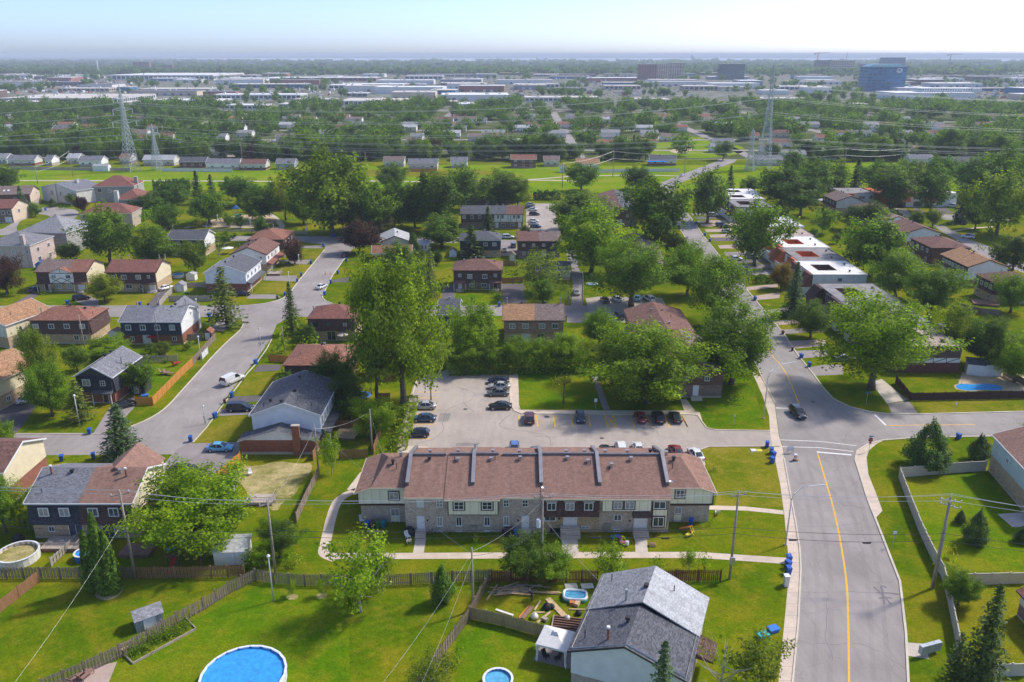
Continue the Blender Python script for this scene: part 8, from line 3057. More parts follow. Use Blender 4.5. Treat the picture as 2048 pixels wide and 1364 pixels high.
def bbq(label,p,rz=0.):
 t=thing('covered_barbecue',label,'barbecue',p,rz)
 hx_(t,'cover','blackplastic',[(-.75,-.4,.05),(.75,-.4,.05),(.75,.4,.05),(-.75,.4,.05),(-.7,-.34,.9),(.7,-.34,.9),(.7,.34,.9),(-.7,.34,.9)])
 hx_(t,'hood','blackplastic',[(-.45,-.34,.902),(.45,-.34,.902),(.45,.34,.902),(-.45,.34,.902),(-.35,-.2,1.25),(.35,-.2,1.25),(.35,.24,1.25),(-.35,.24,1.25)])
 return t
bbq('black covered barbecue left of the first row house steps',Q(8,655,985))
bbq('black covered barbecue beside the stone unit',Q(8,1570,990))
bbq('black covered barbecue left of the mansard unit steps',Q(9,235,948))
bbq('black covered barbecue right of the mansard unit steps',Q(9,615,945))
bbq('black covered barbecue beside the empty round pool',Q(7,108,575))
bbq('covered barbecue on the patio behind the tan-roofed duplex',Q(5,965,748))
def bicycle(label,p,rz,m):
 t=thing('bicycle',label,'bicycle',p,rz)
 for x in(-.5,.5):
  tb_(t,'wheel','blackplastic',[(x+.33*math.cos(q*math.pi/8),0,.34+.33*math.sin(q*math.pi/8))for q in range(17)],.03,5)
 mb=MB()
 mb.bar((-.5,0,.34),(-.1,0,.8),.05)
 mb.bar((-.1,0,.8),(.4,0,.8),.05)
 mb.bar((.5,0,.34),(.38,0,.95),.05)
 mb.bar((-.05,0,.32),(.4,0,.8),.05)
 mb.bar((-.05,0,.32),(-.15,0,.9),.05)
 mb.build('frame',M[m],t,uv=False)
 bx_(t,'saddle','blackplastic',-.28,-.06,.9,-.02,.06,.96)
 mb=MB()
 mb.bar((.36,-.28,1.),(.36,.28,1.),.04)
 mb.build('handlebar',M['blackplastic'],t,uv=False)
 return t
bicycle('grey bicycle leaning at the first cream bay',Q(8,880,985),.2,'galv')
bicycle('dark red bicycle beside the transformer pole',Q(9,180,955),.4,'plastic_red')
bicycle('blue bicycle beside the transformer pole',Q(9,140,950),.1,'plastic_blue')
for k, x, y, w, h, tint, lab in((8,1285,1075,70,110,GM,'tall narrow shrub before the cream bay'),(8,1010,990,60,40,GM,'low shrub under the cream bay window'),(9,1600,905,90,55,GM,'leafy shrub left at the right end of the row house'),(9,1690,900,60,80,(1.2,1.2,1.5),'pale flowering shrub at the right end of the row house'),(9,1175,985,60,35,GD,'low shrub under the bay window of the cream unit'),(9,1735,385,85,60,(1.3,1.,2.),'flower bed on the yellowed lawn behind the row house'),(8,140,890,50,60,GS,'silver shrub at the left end of the row house'),(9,905,985,40,60,(1.,.7,.8),'brownish potted shrub before the cream unit')):
 a_, b_, s_=ZT[k]
 tree_px('bush',lab,a_+x*s_,b_+y*s_,b_+(y-h)*s_,w*s_,tint)
for k, x, y, w, h, tint, lab in(
(4,310,465,60,40,GM,'green bush before the half-timbered duplex, left'),(4,350,455,50,36,GB,'green bush before the half-timbered duplex, right'),(4,245,480,60,25,GB,'low bush row at the half-timbered duplex drive'),(4,805,472,50,45,GD,'dark bush before the brown duplex door'),
(4,840,885,110,50,GM,'low bush inside the corner house yard'),(5,715,470,60,45,(.8,.5,.9),'reddish bush on the lawn of the red-brown duplex'),(5,760,465,55,60,GB,'bright bush on the lawn of the red-brown duplex'),(5,815,468,50,40,(1.1,1.1,2.2),'white flowering bush on the lawn of the red-brown duplex'),(5,870,470,70,30,GM,'low bush at the dark door porch'),
(14,330,868,60,45,GB,'round bush at the kerb left of the black minivan'),(14,620,835,90,45,GB,'bush behind the black minivan'),(14,420,1175,90,70,GB,'bush on the lawn left of the chimney wing'),(14,640,1360,120,40,GM,'low weeds under the chimney house wall'),
(14,1790,700,150,110,GB,'bush in the yard behind the trampoline'),(14,900,520,40,75,GD,'narrow bush at the brown hip house corner'),(13,730,620,60,70,GO,'shrub at the white porch'),(13,525,800,55,45,GM,'shrub at the grey-roofed white house corner'),
(6,1900,1110,40,10,GB,'weeds at the pool yard fence'),(11,1240,960,60,60,GM,'small bush at the foot of the beige fence'),(7,1640,720,100,50,GB,'leafy weeds right of the fence bend pole'),(7,1400,720,120,90,GM,'bush beside the white shed'),(7,240,800,50,40,GB,'weeds at the fence corner'),(7,450,795,50,30,GM,'weeds under the long fence'),
(10,660,745,40,50,GB,'potted plant at the gazebo'),(5,1030,1130,30,10,GM,'tuft at the lot lawn corner'),(12,590,480,70,45,GM,'low round bush at the white modern house'),(12,640,480,90,35,GM,'wide low bush at the white modern house'),
):
 a_, b_, s_=ZT[k]
 tree_px('bush',lab,a_+x*s_,b_+y*s_,b_+(y-h)*s_,w*s_,tint)
for x, y, lab in((1648,885,'young tree in a mulch ring on the pool lawn, left'),(1812,880,'young tree in a mulch ring on the pool lawn, right')):
 p=Q(7,x,y)
 sheet('mulch_bed',[p+Vector((.75*math.cos(q),.6*math.sin(q),0))for q in[i*.5236 for i in range(12)]],M['straw'],.012)
 tree_px('wispy',lab,x*.3548,880+y*.3548,880+(y-105)*.3548,24,GB)
g=[Q(7,700,1215),Q(7,750,1265),Q(7,1105,1070),Q(7,1045,1005)]
t=thing('garden_bed','long wooden-edged vegetable bed along the diagonal fence','garden bed',g[0])
for i in range(4):
 mb=MB()
 a, b=g[i]-g[0], g[(i+1)%4]-g[0]
 mb.bar(a+Vector((0,0,.15)),b+Vector((0,0,.15)),.1,.3)
 mb.build('edge_board',M['lumber_grey'],t,uv=False)
mb=MB()
mb.prism([(q-g[0])[:2]for q in g],0,.1)
mb.build('soil',M['grass'],t,uv=False)
rgv=random.Random(3)
for i in range(16):
 u, v=(i+.5)/16, rgv.uniform(.25,.75)
 p=g[0].lerp(g[3],u).lerp(g[1].lerp(g[2],u),v)
 plant('bush',['leafy cabbage clump','tall bean plant','low herb clump','grey-blue kale clump'][i%4]+' in the garden bed, '+['first','second','third','fourth'][i//4]+' from its lower left end',p,rgv.uniform(.8,1.5),rgv.uniform(.8,1.25),[GB,GM,(.8,1.1,.8),GS][i%4],None,0,'vegetable_plant','plant')
t=thing('garden_bench','wooden bench at the lower end of the garden bed','bench',Q(7,715,1190),rad(35))
for i in range(3):
 bx_(t,'seat_slat','lumber',-.8,-.2+i*.15,.42,.8,-.08+i*.15,.47)
 bx_(t,'back_slat','lumber',-.8,.28,.6+i*.16,.8,.33,.7+i*.16)
for x in(-.7,.7):
 mb=MB()
 mb.box(x-.04,-.2,0,x+.04,-.12,.42)
 mb.box(x-.04,.24,0,x+.04,.33,1.)
 mb.build('leg',M['lumber'],t,uv=False)
rgl=random.Random(8)
pnames=['long grey plank of the scattered lumber heap, layer %s','pale plank of the scattered lumber heap, layer %s']
c=Q(10,600,280)
for i in range(22):
 a=rgl.uniform(-.16,.16)+(.5 if i%7==0 else 0)
 L=rgl.uniform(2.2,5.5)
 q=c+Vector((rgl.uniform(-3.2,2.4),rgl.uniform(-.9,.9),0))
 mb=MB()
 mb.box(-L/2,-.07,0,L/2,.07,.06)
 o=mb.build('timber_plank',M['lumber' if i%3 else 'lumber_grey'],None,(q.x,q.y,.02+.05*(i//4)),a,uv=False)
 tag(o,'loose plank in the scattered lumber heap by the maroon fence','plank','planks of the scattered lumber heap')
for a, b, w, m, lab in(((318,345),(392,238),.16,'lumber','single long plank lying on the grass left of the lumber heap'),((735,335),(850,455),.75,'lumber','wide wooden panel lying below the paddling pool'),((560,470),(625,390),.6,'deck_red','brown wooden panel leaning in the lumber yard'),((540,465),(610,385),.2,'plastic_orange','orange beam beside the brown panel'),((645,415),(685,350),.2,'lumber','short pale beam above the debris'),((665,500),(755,425),.25,'lumber','tan beam across the debris'),((880,408),(990,410),.15,'lumber','beam lying beside the near grey house'),((380,410),(500,450),.3,'canvas_white','white boards dumped along the olive fence'),((640,430),(715,430),.2,'lumber','short beam in the middle of the debris')):
 p, q=Q(10,*a), Q(10,*b)
 d=q-p
 mb=MB()
 mb.box(0,-w/2,0,d.length,w/2,.12)
 tag(mb.build('timber_plank',M[m],None,(p.x,p.y,.02),math.atan2(d.y,d.x),uv=False),lab,'plank')
for x, y, m, s, lab in((645,465,'canvas_white',.7,'white debris sack in the lumber yard'),(730,400,'blackplastic',.8,'black rubbish bag in the lumber yard, left'),(760,395,'blackplastic',.6,'black rubbish bag in the lumber yard, right'),(945,440,'blackplastic',.6,'black rubbish bag beside the near grey house'),(870,470,'canvas_white',.5,'white debris sack right of the wooden panel'),(900,365,'plastic_orange',.7,'orange toy chest before the paddling pool'),(935,375,'lumber',.7,'wooden crate before the paddling pool'),(715,480,'lumber_grey',.6,'grey crate in the debris')):
 t=thing('rubbish_bag' if 'bag' in lab else 'debris_sack' if 'sack' in lab else 'crate',lab,'bag' if 'bag' in lab or 'sack' in lab else 'crate',Q(10,x,y),rgl.uniform(0,3))
 mb=MB()
 if 'bag' in lab or 'sack' in lab:
  mb.lathe([(s*.5,0),(s*.75,s*.3),(s*.55,s*.75),(s*.15,s*.95),(s*.05,s*1.1)],9)
  mb.build('sack',M[m],t,smooth=True,uv=False)
 else:
  mb.box(-s*.6,-s*.4,0,s*.6,s*.4,s*.55)
  mb.build('box',M[m],t,uv=False)
  bx_(t,'lid',m,-s*.63,-s*.43,s*.55,s*.63,s*.43,s*.63)
t=thing('deck_frame','unfinished brown timber deck frame beside the near grey house','deck frame',Q(10,760,545),rad(-10))
for i in range(6):
 bx_(t,'joist','deck_red',0,i*.45,0,3.6,i*.45+.1,.3)
for x in(0,3.6):
 bx_(t,'beam','lumber_grey',x-.06,-.05,.02,x+.06,2.4,.34)
for x, y, lab in((895,250,'white slatted pallet by the maroon fence, left'),(1005,250,'white slatted pallet by the maroon fence, right')):
 t=thing('pallet',lab,'pallet',Q(10,x,y),.1)
 for i in range(6):
  bx_(t,'slat','canvas_white',-.8,i*.18-.5,.1,.8,i*.18-.38,.13)
 for y_ in(-.7,0,.7):
  bx_(t,'bearer','lumber_grey',y_-.05,-.5,0,y_+.05,.55,.096)
t=thing('trampoline','black trampoline with blue pad behind the chimney house','trampoline',Q(14,1670,770))
mb=MB()
mb.lathe([(1.5,.82),(.01,.8)],18)
mb.build('mat',M['blackplastic'],t,uv=False)
mb=MB()
mb.lathe([(1.5,.84),(1.75,.9),(1.95,.84)],18)
mb.build('pad',M['plastic_blue'],t,uv=False)
for i in range(5):
 a=i*1.257
 tb_(t,'leg','galv',[(1.85*math.cos(a),1.85*math.sin(a),0),(1.85*math.cos(a),1.85*math.sin(a),2.4)],.04,5)
for k, x, y, m, lab in((11,210,1120,'plastic_teal','teal storage box on the lawn above the birch'),(11,265,1088,'plastic_blue','pale blue lid on the lawn above the birch'),(4,825,1062,'plastic_blue','blue tub behind the orange fence'),(4,1060,475,'bin_green','green cart behind the pale weathered fence')):
 t=thing('storage_box',lab,'box',Q(k,x,y),.4)
 hx_(t,'box',m,[(-.55,-.4,0),(.55,-.4,0),(.55,.4,0),(-.55,.4,0),(-.65,-.48,.45),(.65,-.48,.45),(.65,.48,.45),(-.65,.48,.45)])
 bx_(t,'lid',m,-.68,-.5,.452,.68,.5,.5)
mb=MB()
mb.box(0,0,1.,4.,2.6,1.06)
t=thing('awning','bright blue awning on the dark-roofed house at the meadow','awning',Q(2,1815,735))
mb.hexa([(-2,-3,2.6),(10,-3,2.6),(10,0,3.2),(-2,0,3.2),(-2,-3,2.7),(10,-3,2.7),(10,0,3.3),(-2,0,3.3)])
mb.build('cloth',M['plastic_blue'],t,uv=False)
def person(label,p,rz,shirt,trousers,H=1.72,bend=.0):
 t=thing('person',label,'person',p,rz)
 me=D.meshes.new('person_body')
 s=H/1.75
 b=bend
 V_={'pel':(0,0,.93,.13),'wa':(.05*b,0,1.1,.12),'ch':(.25*b,0,1.32,.15),'ne':(.42*b,0,1.5,.06),'hd':(.5*b,0,1.62,.095),'tp':(.53*b,0,1.73,.07),
'hl':(0,.1,.88,.095),'kl':(.06+.05*b,.11,.5,.065),'al':(-.03,.11,.09,.045),'fl':(.13,.12,.04,.04),
'hr':(0,-.1,.88,.095),'kr':(.02,-.11,.5,.065),'ar':(-.1,-.11,.09,.045),'fr':(.06,-.12,.04,.04),
'sl':(.3*b,.2,1.42,.065),'el':(.3*b+.05,.26,1.14,.045),'wl':(.4*b+.18,.24,.92,.035),'nl':(.4*b+.24,.23,.84,.03),
'sr':(.3*b,-.2,1.42,.065),'er':(.3*b+.02,-.26,1.14,.045),'wr':(.4*b+.12,-.25,.9,.035),'nr':(.4*b+.17,-.24,.82,.03)}
 ks_=list(V_)
 E_=[('pel','wa'),('wa','ch'),('ch','ne'),('ne','hd'),('hd','tp'),('pel','hl'),('hl','kl'),('kl','al'),('al','fl'),('pel','hr'),('hr','kr'),('kr','ar'),('ar','fr'),('ch','sl'),('sl','el'),('el','wl'),('wl','nl'),('ch','sr'),('sr','er'),('er','wr'),('wr','nr')]
 me.from_pydata([tuple(q*s for q in V_[k_][:3])for k_ in ks_],[(ks_.index(a),ks_.index(c))for a,c in E_],[])
 o=D.objects.new('body',me)
 COL.objects.link(o)
 o.modifiers.new('skin','SKIN')
 for i, k_ in enumerate(ks_):
  sv=me.skin_vertices[0].data[i]
  sv.radius=(V_[k_][3]*s,V_[k_][3]*s)
  sv.use_root=(i==0)
 sb=o.modifiers.new('sub','SUBSURF')
 sb.levels=1
 sb.render_levels=1
 dg=bpy.context.evaluated_depsgraph_get()
 m2=D.meshes.new_from_object(o.evaluated_get(dg))
 D.objects.remove(o)
 for mm in(M[trousers],M[shirt],M['skin']):
  m2.materials.append(mm)
 for f in m2.polygons:
  z=f.center.z/s
  y=abs(f.center.y)/s
  f.material_index=2 if z>1.47 or(y>.2 and z<1.12 and z>.7)else(1 if z>.95 else 0)
  f.use_smooth=True
 obj('body',m2,t)
 mb=MB()
 mb.lathe([(.09*s,1.66*s),(.1*s,1.7*s),(.07*s,1.77*s),(.01,1.79*s)],8,(.53*b*s-.01,0,0))
 mb.build('hair',M['blackplastic'],t,smooth=True,uv=False)
 return t
person('person in dark clothes bending over the lumber heap',Q(10,628,345),2.5,'cloth_dark','cloth_dark',1.75,.9)
person('person in a teal shirt standing beside the box hedge',Q(15,1930,1000),1.2,'cloth_teal','cloth_dark')
person('person in dark clothes beside the one in the teal shirt',Q(15,1958,985),-1.,'cloth_dark','cloth_dark',1.65)
person('person in white near the rust planter drive',Q(15,1978,1022),.4,'plastic_orange','cloth_dark',1.3)
# --- houses beyond the meadow
def sect(X,Y):
 x=1024+FPX*X/(Y*_C+CAM_H*_S)
 w_=['far left','left of centre','centre','right of centre','far right'][sum(x>q for q in(255,640,1060,1525))]
 return 'in the %s tree belt, %s'%('front' if Y<640 else 'middle' if Y<790 else 'rear',w_)
def far_house(k,x0,x1,ye,low,up,roof,label,eave=3.7,rise=2.3,depth=9.,kind='gx',win=3,group=None):
 h=House('suburban_house',label,(k,x0,ye),(k,x1,ye),eave,depth,rz=0,group=group)
 h.walls('br_'+low if not low.startswith('sd_')else low,'sd_'+up,'sd_'+up,1.5 if eave<4 else 2.7,kind,rise).roof('sh_'+roof,trim='trim')
 if win:
  h.win('f',*[((i+.6)/(win+.2),1.2 if eave<4 else 3.6,1.6,1.2)for i in range(win)])
  if eave>4:
   h.win('f',*[((i+.6)/(win+.2),1.,1.6,1.2)for i in range(win)])
 h.vents(('box',.4,.45))
 return h
for a in(
(1,-20,36,690,'beige','white','grey','white house end at the far left edge of the meadow'),
(1,42,200,700,'red','offwhite','slate','grey-roofed house with an orange deck behind the meadow'),
(1,262,300,700,'beige','white','slate','white house left of the purple tree behind the meadow'),
(1,390,455,690,'beige','offwhite','pale','white gabled house right of the purple tree behind the meadow'),
(1,458,590,705,'beige','white','slate','long low grey house left of the left pylon'),
(1,700,760,690,'brown','offwhite','rust','rust-roofed house just left of the left pylon'),
(1,836,1015,700,'beige','offwhite','pale','pale long house right of the left pylon'),
(1,1048,1200,712,'red','brown','charcoal','dark-roofed house with a red gable behind the meadow'),
(1,1205,1395,722,'beige','white','slate','slate-roofed house with a white porch behind the meadow'),
(1,1408,1552,725,'maroon','offwhite','brown','brown-roofed house behind the meadow'),
(1,1615,1720,722,'beige','grey','slate','grey house half behind trees at the meadow'),
(2,255,372,708,'beige','offwhite','taupe','taupe-roofed house above the giant tree'),
(2,400,568,722,'beige','offwhite','slate','slate-roofed house with a cedar fence at the meadow'),
(2,650,742,712,'beige','white','slate','small slate-roofed house at the meadow'),
(2,1195,1282,705,'beige','offwhite','taupe','beige small house at the meadow'),
(2,1386,1516,722,'tan','offwhite','tan','tan-roofed house at the meadow'),
(2,1816,1968,700,'red','offwhite','charcoal','dark-roofed house with a blue awning'),
(3,636,772,668,'beige','white','grey','white multi-gabled house right of the right pylon'),
(3,490,632,700,'beige','offwhite','slate','slate-roofed house beside the right pylon'),
(3,1416,1540,645,'beige','offwhite','rust','rust-roofed house at the far right belt'),
(3,1618,1836,648,'beige','white','rust','long white house with rust roof at the far right'),
(3,1528,1795,712,'beige','offwhite','charcoal','long dark-roofed house at the far right meadow edge'),
(3,1386,1520,695,'red','offwhite','slate','dark low house right of the long wooden pole'),
(1,1212,1312,655,'beige','white','slate','white two-window house in the second row'),
(1,790,868,572,'beige','offwhite','rust','rust roof between the left pylons'),
(1,300,400,530,'beige','white','taupe','taupe roof deep in the left tree belt'),
(1,935,1010,560,'beige','offwhite','rust','rust roof deep behind the small left pylon'),
(1,1020,1090,600,'beige','white','pale','white house in the left tree belt clearing'),
(1,1865,1912,545,'beige','white','grey','small white house front among the trees'),
(2,125,218,560,'red','white','rust','white-gabled rust-roofed house in the middle tree belt'),
(2,276,350,650,'red','offwhite','rust','low rust roof beside the lime tree'),
(2,415,480,565,'beige','white','grey','white gabled house in the middle tree belt'),
(2,388,470,598,'beige','offwhite','taupe','taupe roof below the white gabled house'),
(2,828,858,470,'beige','white','slate','narrow white house among the central trees'),
(3,785,895,615,'red','offwhite','redbrown','red roof house above the mint house'),
(3,838,900,572,'beige','white','rust','white house with rust roof in the right belt'),
(3,410,500,560,'brown','offwhite','rust','rust roof left of the right pylon'),
(3,1955,2040,575,'beige','white','taupe','pale house at the far right edge of the belt'),
):
 far_house(*a,win=2 if a[2]-a[1]<110 else 3)
far_house(2,1000,1146,698,'red','brown','rust','red brick two-storey house with rust roof at the meadow',5.2)
far_house(3,850,955,655,'sd_palegreen','palegreen','grey','mint green two-storey house right of the right pylon',5.2)
for q in(-310,-190,-75,45,160,270,400):
 ribbon('back_street',V((q,545),(q+4,1000)),-4,4,.03,M['road'])
for q in(592,668,752,850):
 ribbon('back_street',V((-600,q),(640,q)),-4,4,.035,M['road'])
rg0=random.Random(5)
n=0
while n<170:
 X, Y=rg0.uniform(-560,640), rg0.choice([574,606,650,682,734,766,832,866])+rg0.uniform(-3,3)
 if any(abs(X-q[0])<22 and abs(Y-q[1])<20 for q in HOUSES):
  continue
 rn=rg0.choice(['brown','rust','slate','taupe','grey','pale'])
 lb='%s-roofed small house %s'%(rn,sect(X,Y))
 h=House('suburban_house',lb,None,None,4.2,10,W=rg0.uniform(12,19),world=(X,Y),group=lb+'s')
 h.walls('br_'+rg0.choice(['beige','red','tan']),'sd_'+rg0.choice(['white','offwhite','cream']),'sd_white',1.2,'gx',1.9).roof('sh_'+rn)
 h.win('f',(.25,1.2,1.5,1.2),(.7,1.2,1.5,1.2))
 n+=1
 # --- industrial belt and towers
MT['wall_pale']=M_plain('pale_metal_wall',(.72,.69,.64),.6,.12,.05)
MT['wall_white']=M_plain('white_metal_wall',(.78,.76,.72),.6,.08,.05)
MT['wall_grey']=M_plain('grey_metal_wall',(.3,.31,.34),.6,.15,.05)
MT['wall_brown']=M_plain('brown_block_wall',(.2,.13,.1),.8,.2,.05)
MT['wall_red']=M_plain('red_block_wall',(.38,.15,.12),.8,.2,.05)
MT['wall_tan']=M_plain('tan_block_wall',(.66,.54,.4),.8,.15,.05)
MT['wall_blue']=M_plain('blue_metal_wall',(.05,.18,.32),.5,.1,.05)
MT['gravel_roof']=M_plain('gravel_roof',(.62,.56,.49),.9,.15,.03)
MT['white_roof']=M_plain('white_sheet_roof',(.8,.78,.74),.7,.1,.03)
MT['dark_roof']=M_plain('dark_sheet_roof',(.22,.2,.2),.8,.2,.03)
MT['orange_roof']=M_plain('orange_sheet_roof',(.55,.25,.1),.7,.2,.03)
MT['blueglass']=M_glass('blue_glass',(.02,.09,.17),.12)
MT['tealglass']=M_glass('teal_glass',(.03,.12,.14),.12)
def block(name,cat,label,k,x0,x1,yt,yb,depth,wall,roof,bays=0,floors=1,glass='glass',door=False):
 A, B=Q(k,x0,yb), Q(k,x1,yb)
 a, b, s=ZT[k]
 Hh=max(4.,elev_at(b+yt*s,A.y))
 if roof in('gravel_roof','white_roof','dark_roof','orange_roof')and floors==1:
  Hh=max(5,Hh*.55)
 W=B.x-A.x
 t=thing(name,label,cat,(A.x,A.y,0))
 HOUSES.append((A.x+W/2,A.y+depth/2,max(W,depth)*.55))
 mb=MB()
 mb.box(0,0,-.5,W,depth,Hh)
 mb.build('wall',MT[wall],t)
 mb=MB()
 mb.box(-.3,-.3,Hh+.01,W+.3,depth+.3,Hh+.6)
 mb.build('roof',MT[roof],t)
 fh=Hh/floors
 if bays:
  bw=W/bays
  me=cached(('fw',round(bw,1),round(fh,1),glass),lambda:_fw(bw,fh,glass))
  for f in range(floors):
   for i in range(bays):
    obj('window',me,t,(i*bw,-.12,f*fh))
  dpb=max(1,int(depth/bw))
  for f in range(floors):
   for i in range(dpb):
    for xx, r in((-.12,-math.pi/2),(W+.12,math.pi/2)):
     obj('window',me,t,(xx,(i+1)*bw if r<0 else i*bw,f*fh),r)
 if floors==1:
  rr=random.Random(int(x0*7+yb))
  for i in range(max(2,int(W/22))):
   mb=MB()
   sx, sy=rr.uniform(2,5), rr.uniform(2,4)
   mb.box(0,0,0,sx,sy,rr.uniform(1.2,2.6))
   mb.build('roof_unit',MT['wall_pale'],t,(rr.uniform(2,max(3,W-6)),rr.uniform(3,max(4,depth-6)),Hh+.6))
  for i in range(max(1,int(W/16))):
   mb=MB()
   mb.box(0,-.1,0,3.6,-.01,4.)
   mb.build('loading_door',MT['dark_roof' if i%2 else 'wall_white'],t,(4+i*15.5,0,0))
 return t
def _fw(bw,fh,glass):
 mb=MB()
 mb.box(bw*.14,0,fh*.3,bw*.86,.1,fh*.82)
 return mb.mesh('window',MT[glass],False,False)
for a in(
(1,105,540,232,268,60,'wall_brown','dark_roof','long dark brown warehouse at the far left'),
(1,630,1250,182,236,260,'wall_pale','white_roof','vast white-roofed warehouse left of centre'),
(1,812,1230,268,312,60,'wall_grey','gravel_roof','dark grey glass-fronted factory behind the left pylon'),
(1,1245,1760,300,348,45,'wall_white','white_roof','long white factory right of the left pylon'),
(1,1340,1780,242,282,60,'wall_blue','gravel_roof','long warehouse with a blue wall in the middle of the left'),
(1,1560,2200,205,242,90,'wall_red','white_roof','long white-roofed warehouse with red wall bands'),
(1,0,690,318,372,130,'wall_pale','gravel_roof','broad pale warehouse at the left above the tree belt'),
(1,-40,240,345,388,40,'wall_grey','gravel_roof','dark-walled warehouse front at the left edge'),
(1,688,762,258,300,30,'wall_blue','gravel_roof','bright blue block behind the left pylon top'),
(1,870,1290,338,378,50,'wall_white','white_roof','low white depot above the tree belt'),
(1,-30,90,190,215,80,'wall_grey','gravel_roof','grey warehouse at the far left edge'),
(1,340,640,270,302,40,'wall_tan','gravel_roof','tan sheds among the yard clutter'),
(1,1320,1555,380,408,30,'wall_white','white_roof','low white shops at the tree belt, left'),
(1,1630,1800,372,400,30,'wall_pale','white_roof','low pale shops at the tree belt, right'),
(1,1715,1960,330,372,35,'wall_white','gravel_roof','white factory with blue signs'),
(1,1925,2100,245,290,50,'wall_pale','white_roof','white shed cluster right of the blue warehouse'),
(2,0,475,335,386,70,'wall_white','gravel_roof','wide white plant right above the tree belt'),
(2,40,160,300,332,25,'wall_grey','white_roof','dark block with white trim above the wide white plant'),
(2,0,370,240,285,60,'wall_tan','white_roof','long cream factory in the middle distance'),
(2,480,920,195,215,120,'wall_grey','dark_roof','very long grey warehouse line in the distance'),
(2,890,1135,184,205,60,'wall_brown','orange_roof','orange-topped hall in the distance'),
(2,1135,1450,192,215,90,'wall_grey','gravel_roof','grey long hall right of the orange-topped one'),
(2,620,780,295,340,35,'wall_brown','gravel_roof','brown brick works in the centre'),
(2,690,862,355,402,35,'wall_white','white_roof','white workshop above the central trees'),
(2,500,680,350,385,30,'wall_red','gravel_roof','red-walled store above the central trees'),
(2,1020,1282,240,282,45,'wall_white','gravel_roof','white plant with grey roof in the centre'),
(2,1082,1520,318,362,45,'wall_white','gravel_roof','long white plant with dark windows right of centre'),
(2,1240,1442,268,302,40,'wall_grey','dark_roof','dark low works right of centre'),
(2,1550,1760,250,292,50,'wall_tan','gravel_roof','tan plant left of the brick towers'),
(2,1735,1930,325,380,45,'wall_tan','gravel_roof','tan store above the right of the central trees'),
(2,590,820,235,275,50,'wall_red','gravel_roof','red and white yard sheds in the centre'),
(2,380,600,195,232,60,'wall_pale','gravel_roof','pale depot behind the central poplars'),
(3,500,800,322,372,40,'wall_red','gravel_roof','maroon school-like block right of the right pylon'),
(3,60,260,250,296,50,'wall_tan','gravel_roof','tan warehouse left of the right pylon'),
(3,1745,2200,195,240,120,'wall_brown','dark_roof','long brown shopping mall at the far right'),
(3,620,900,258,292,50,'wall_pale','white_roof','pale depot with a white dome right of the pylon'),
(3,720,1000,155,182,60,'wall_pale','gravel_roof','pale low complex below the tan tower blocks'),
(3,1330,1500,215,246,40,'wall_tan','gravel_roof','tan store beside the blue glass office'),
(3,1790,1960,275,300,30,'wall_blue','gravel_roof','blue-roofed car showroom at the far right'),
(3,40,125,185,210,30,'wall_blue','gravel_roof','blue store left of the teal office'),
(3,125,265,180,206,40,'wall_red','gravel_roof','red store left of the teal office'),
(1,1270,1500,195,222,60,'wall_grey','gravel_roof','grey long store behind the vast warehouse'),
):
 k, x0, x1, yt, yb, dp, w_, r_, lab=a
 block('factory_building','factory',lab,k,x0,x1,yt,yb,dp,w_,r_,0 if(x1-x0)<100 else max(4,int((x1-x0)/26)),1)
rfa=random.Random(77)
nf=0
while nf<70:
 Yf=rfa.uniform(1120,2700)
 Xf=rfa.uniform(-.66,.66)*Yf
 Wf, Df, Hf=rfa.uniform(40,130), rfa.uniform(25,70), rfa.uniform(6,11)
 if any(abs(Xf+Wf/2-q[0])<Wf*.5+q[2]*.7 and abs(Yf+Df/2-q[1])<Df*.5+q[2]*.7 for q in HOUSES[-150:]):
  continue
 wc, rc_=rfa.choice(['white','pale','tan','grey','brown','red','blue','white']), rfa.choice(['white','gravel','white','dark'])
 lb='%s-walled low shed with %s roof among the %s factories, %s'%(wc,rc_,'nearer' if Yf<1600 else 'distant',sect(Xf,Yf).split(', ')[1])
 t=thing('factory_building',lb,'factory',(Xf,Yf,0),rfa.uniform(-.06,.06),'sheds: '+lb)
 HOUSES.append((Xf+Wf/2,Yf+Df/2,max(Wf,Df)*.55))
 mb=MB()
 mb.box(0,0,-.5,Wf,Df,Hf)
 mb.build('wall',MT['wall_'+wc],t)
 mb=MB()
 mb.box(-.3,-.3,Hf+.01,Wf+.3,Df+.3,Hf+.6)
 mb.build('roof',MT[rc_+'_roof'],t)
 for i in range(int(Wf/14)):
  mb=MB()
  mb.box(0,-.1,0,5,-.01,4)
  mb.build('loading_door',MT[rfa.choice(['dark_roof','wall_white','blueglass'])],t,(3+i*13.5,0,0))
 for i in range(3):
  mb=MB()
  mb.box(0,0,0,rfa.uniform(2,6),rfa.uniform(2,4),2)
  mb.build('roof_unit',MT['wall_pale'],t,(rfa.uniform(2,Wf-8),rfa.uniform(3,Df-6),Hf+.6))
 nf+=1
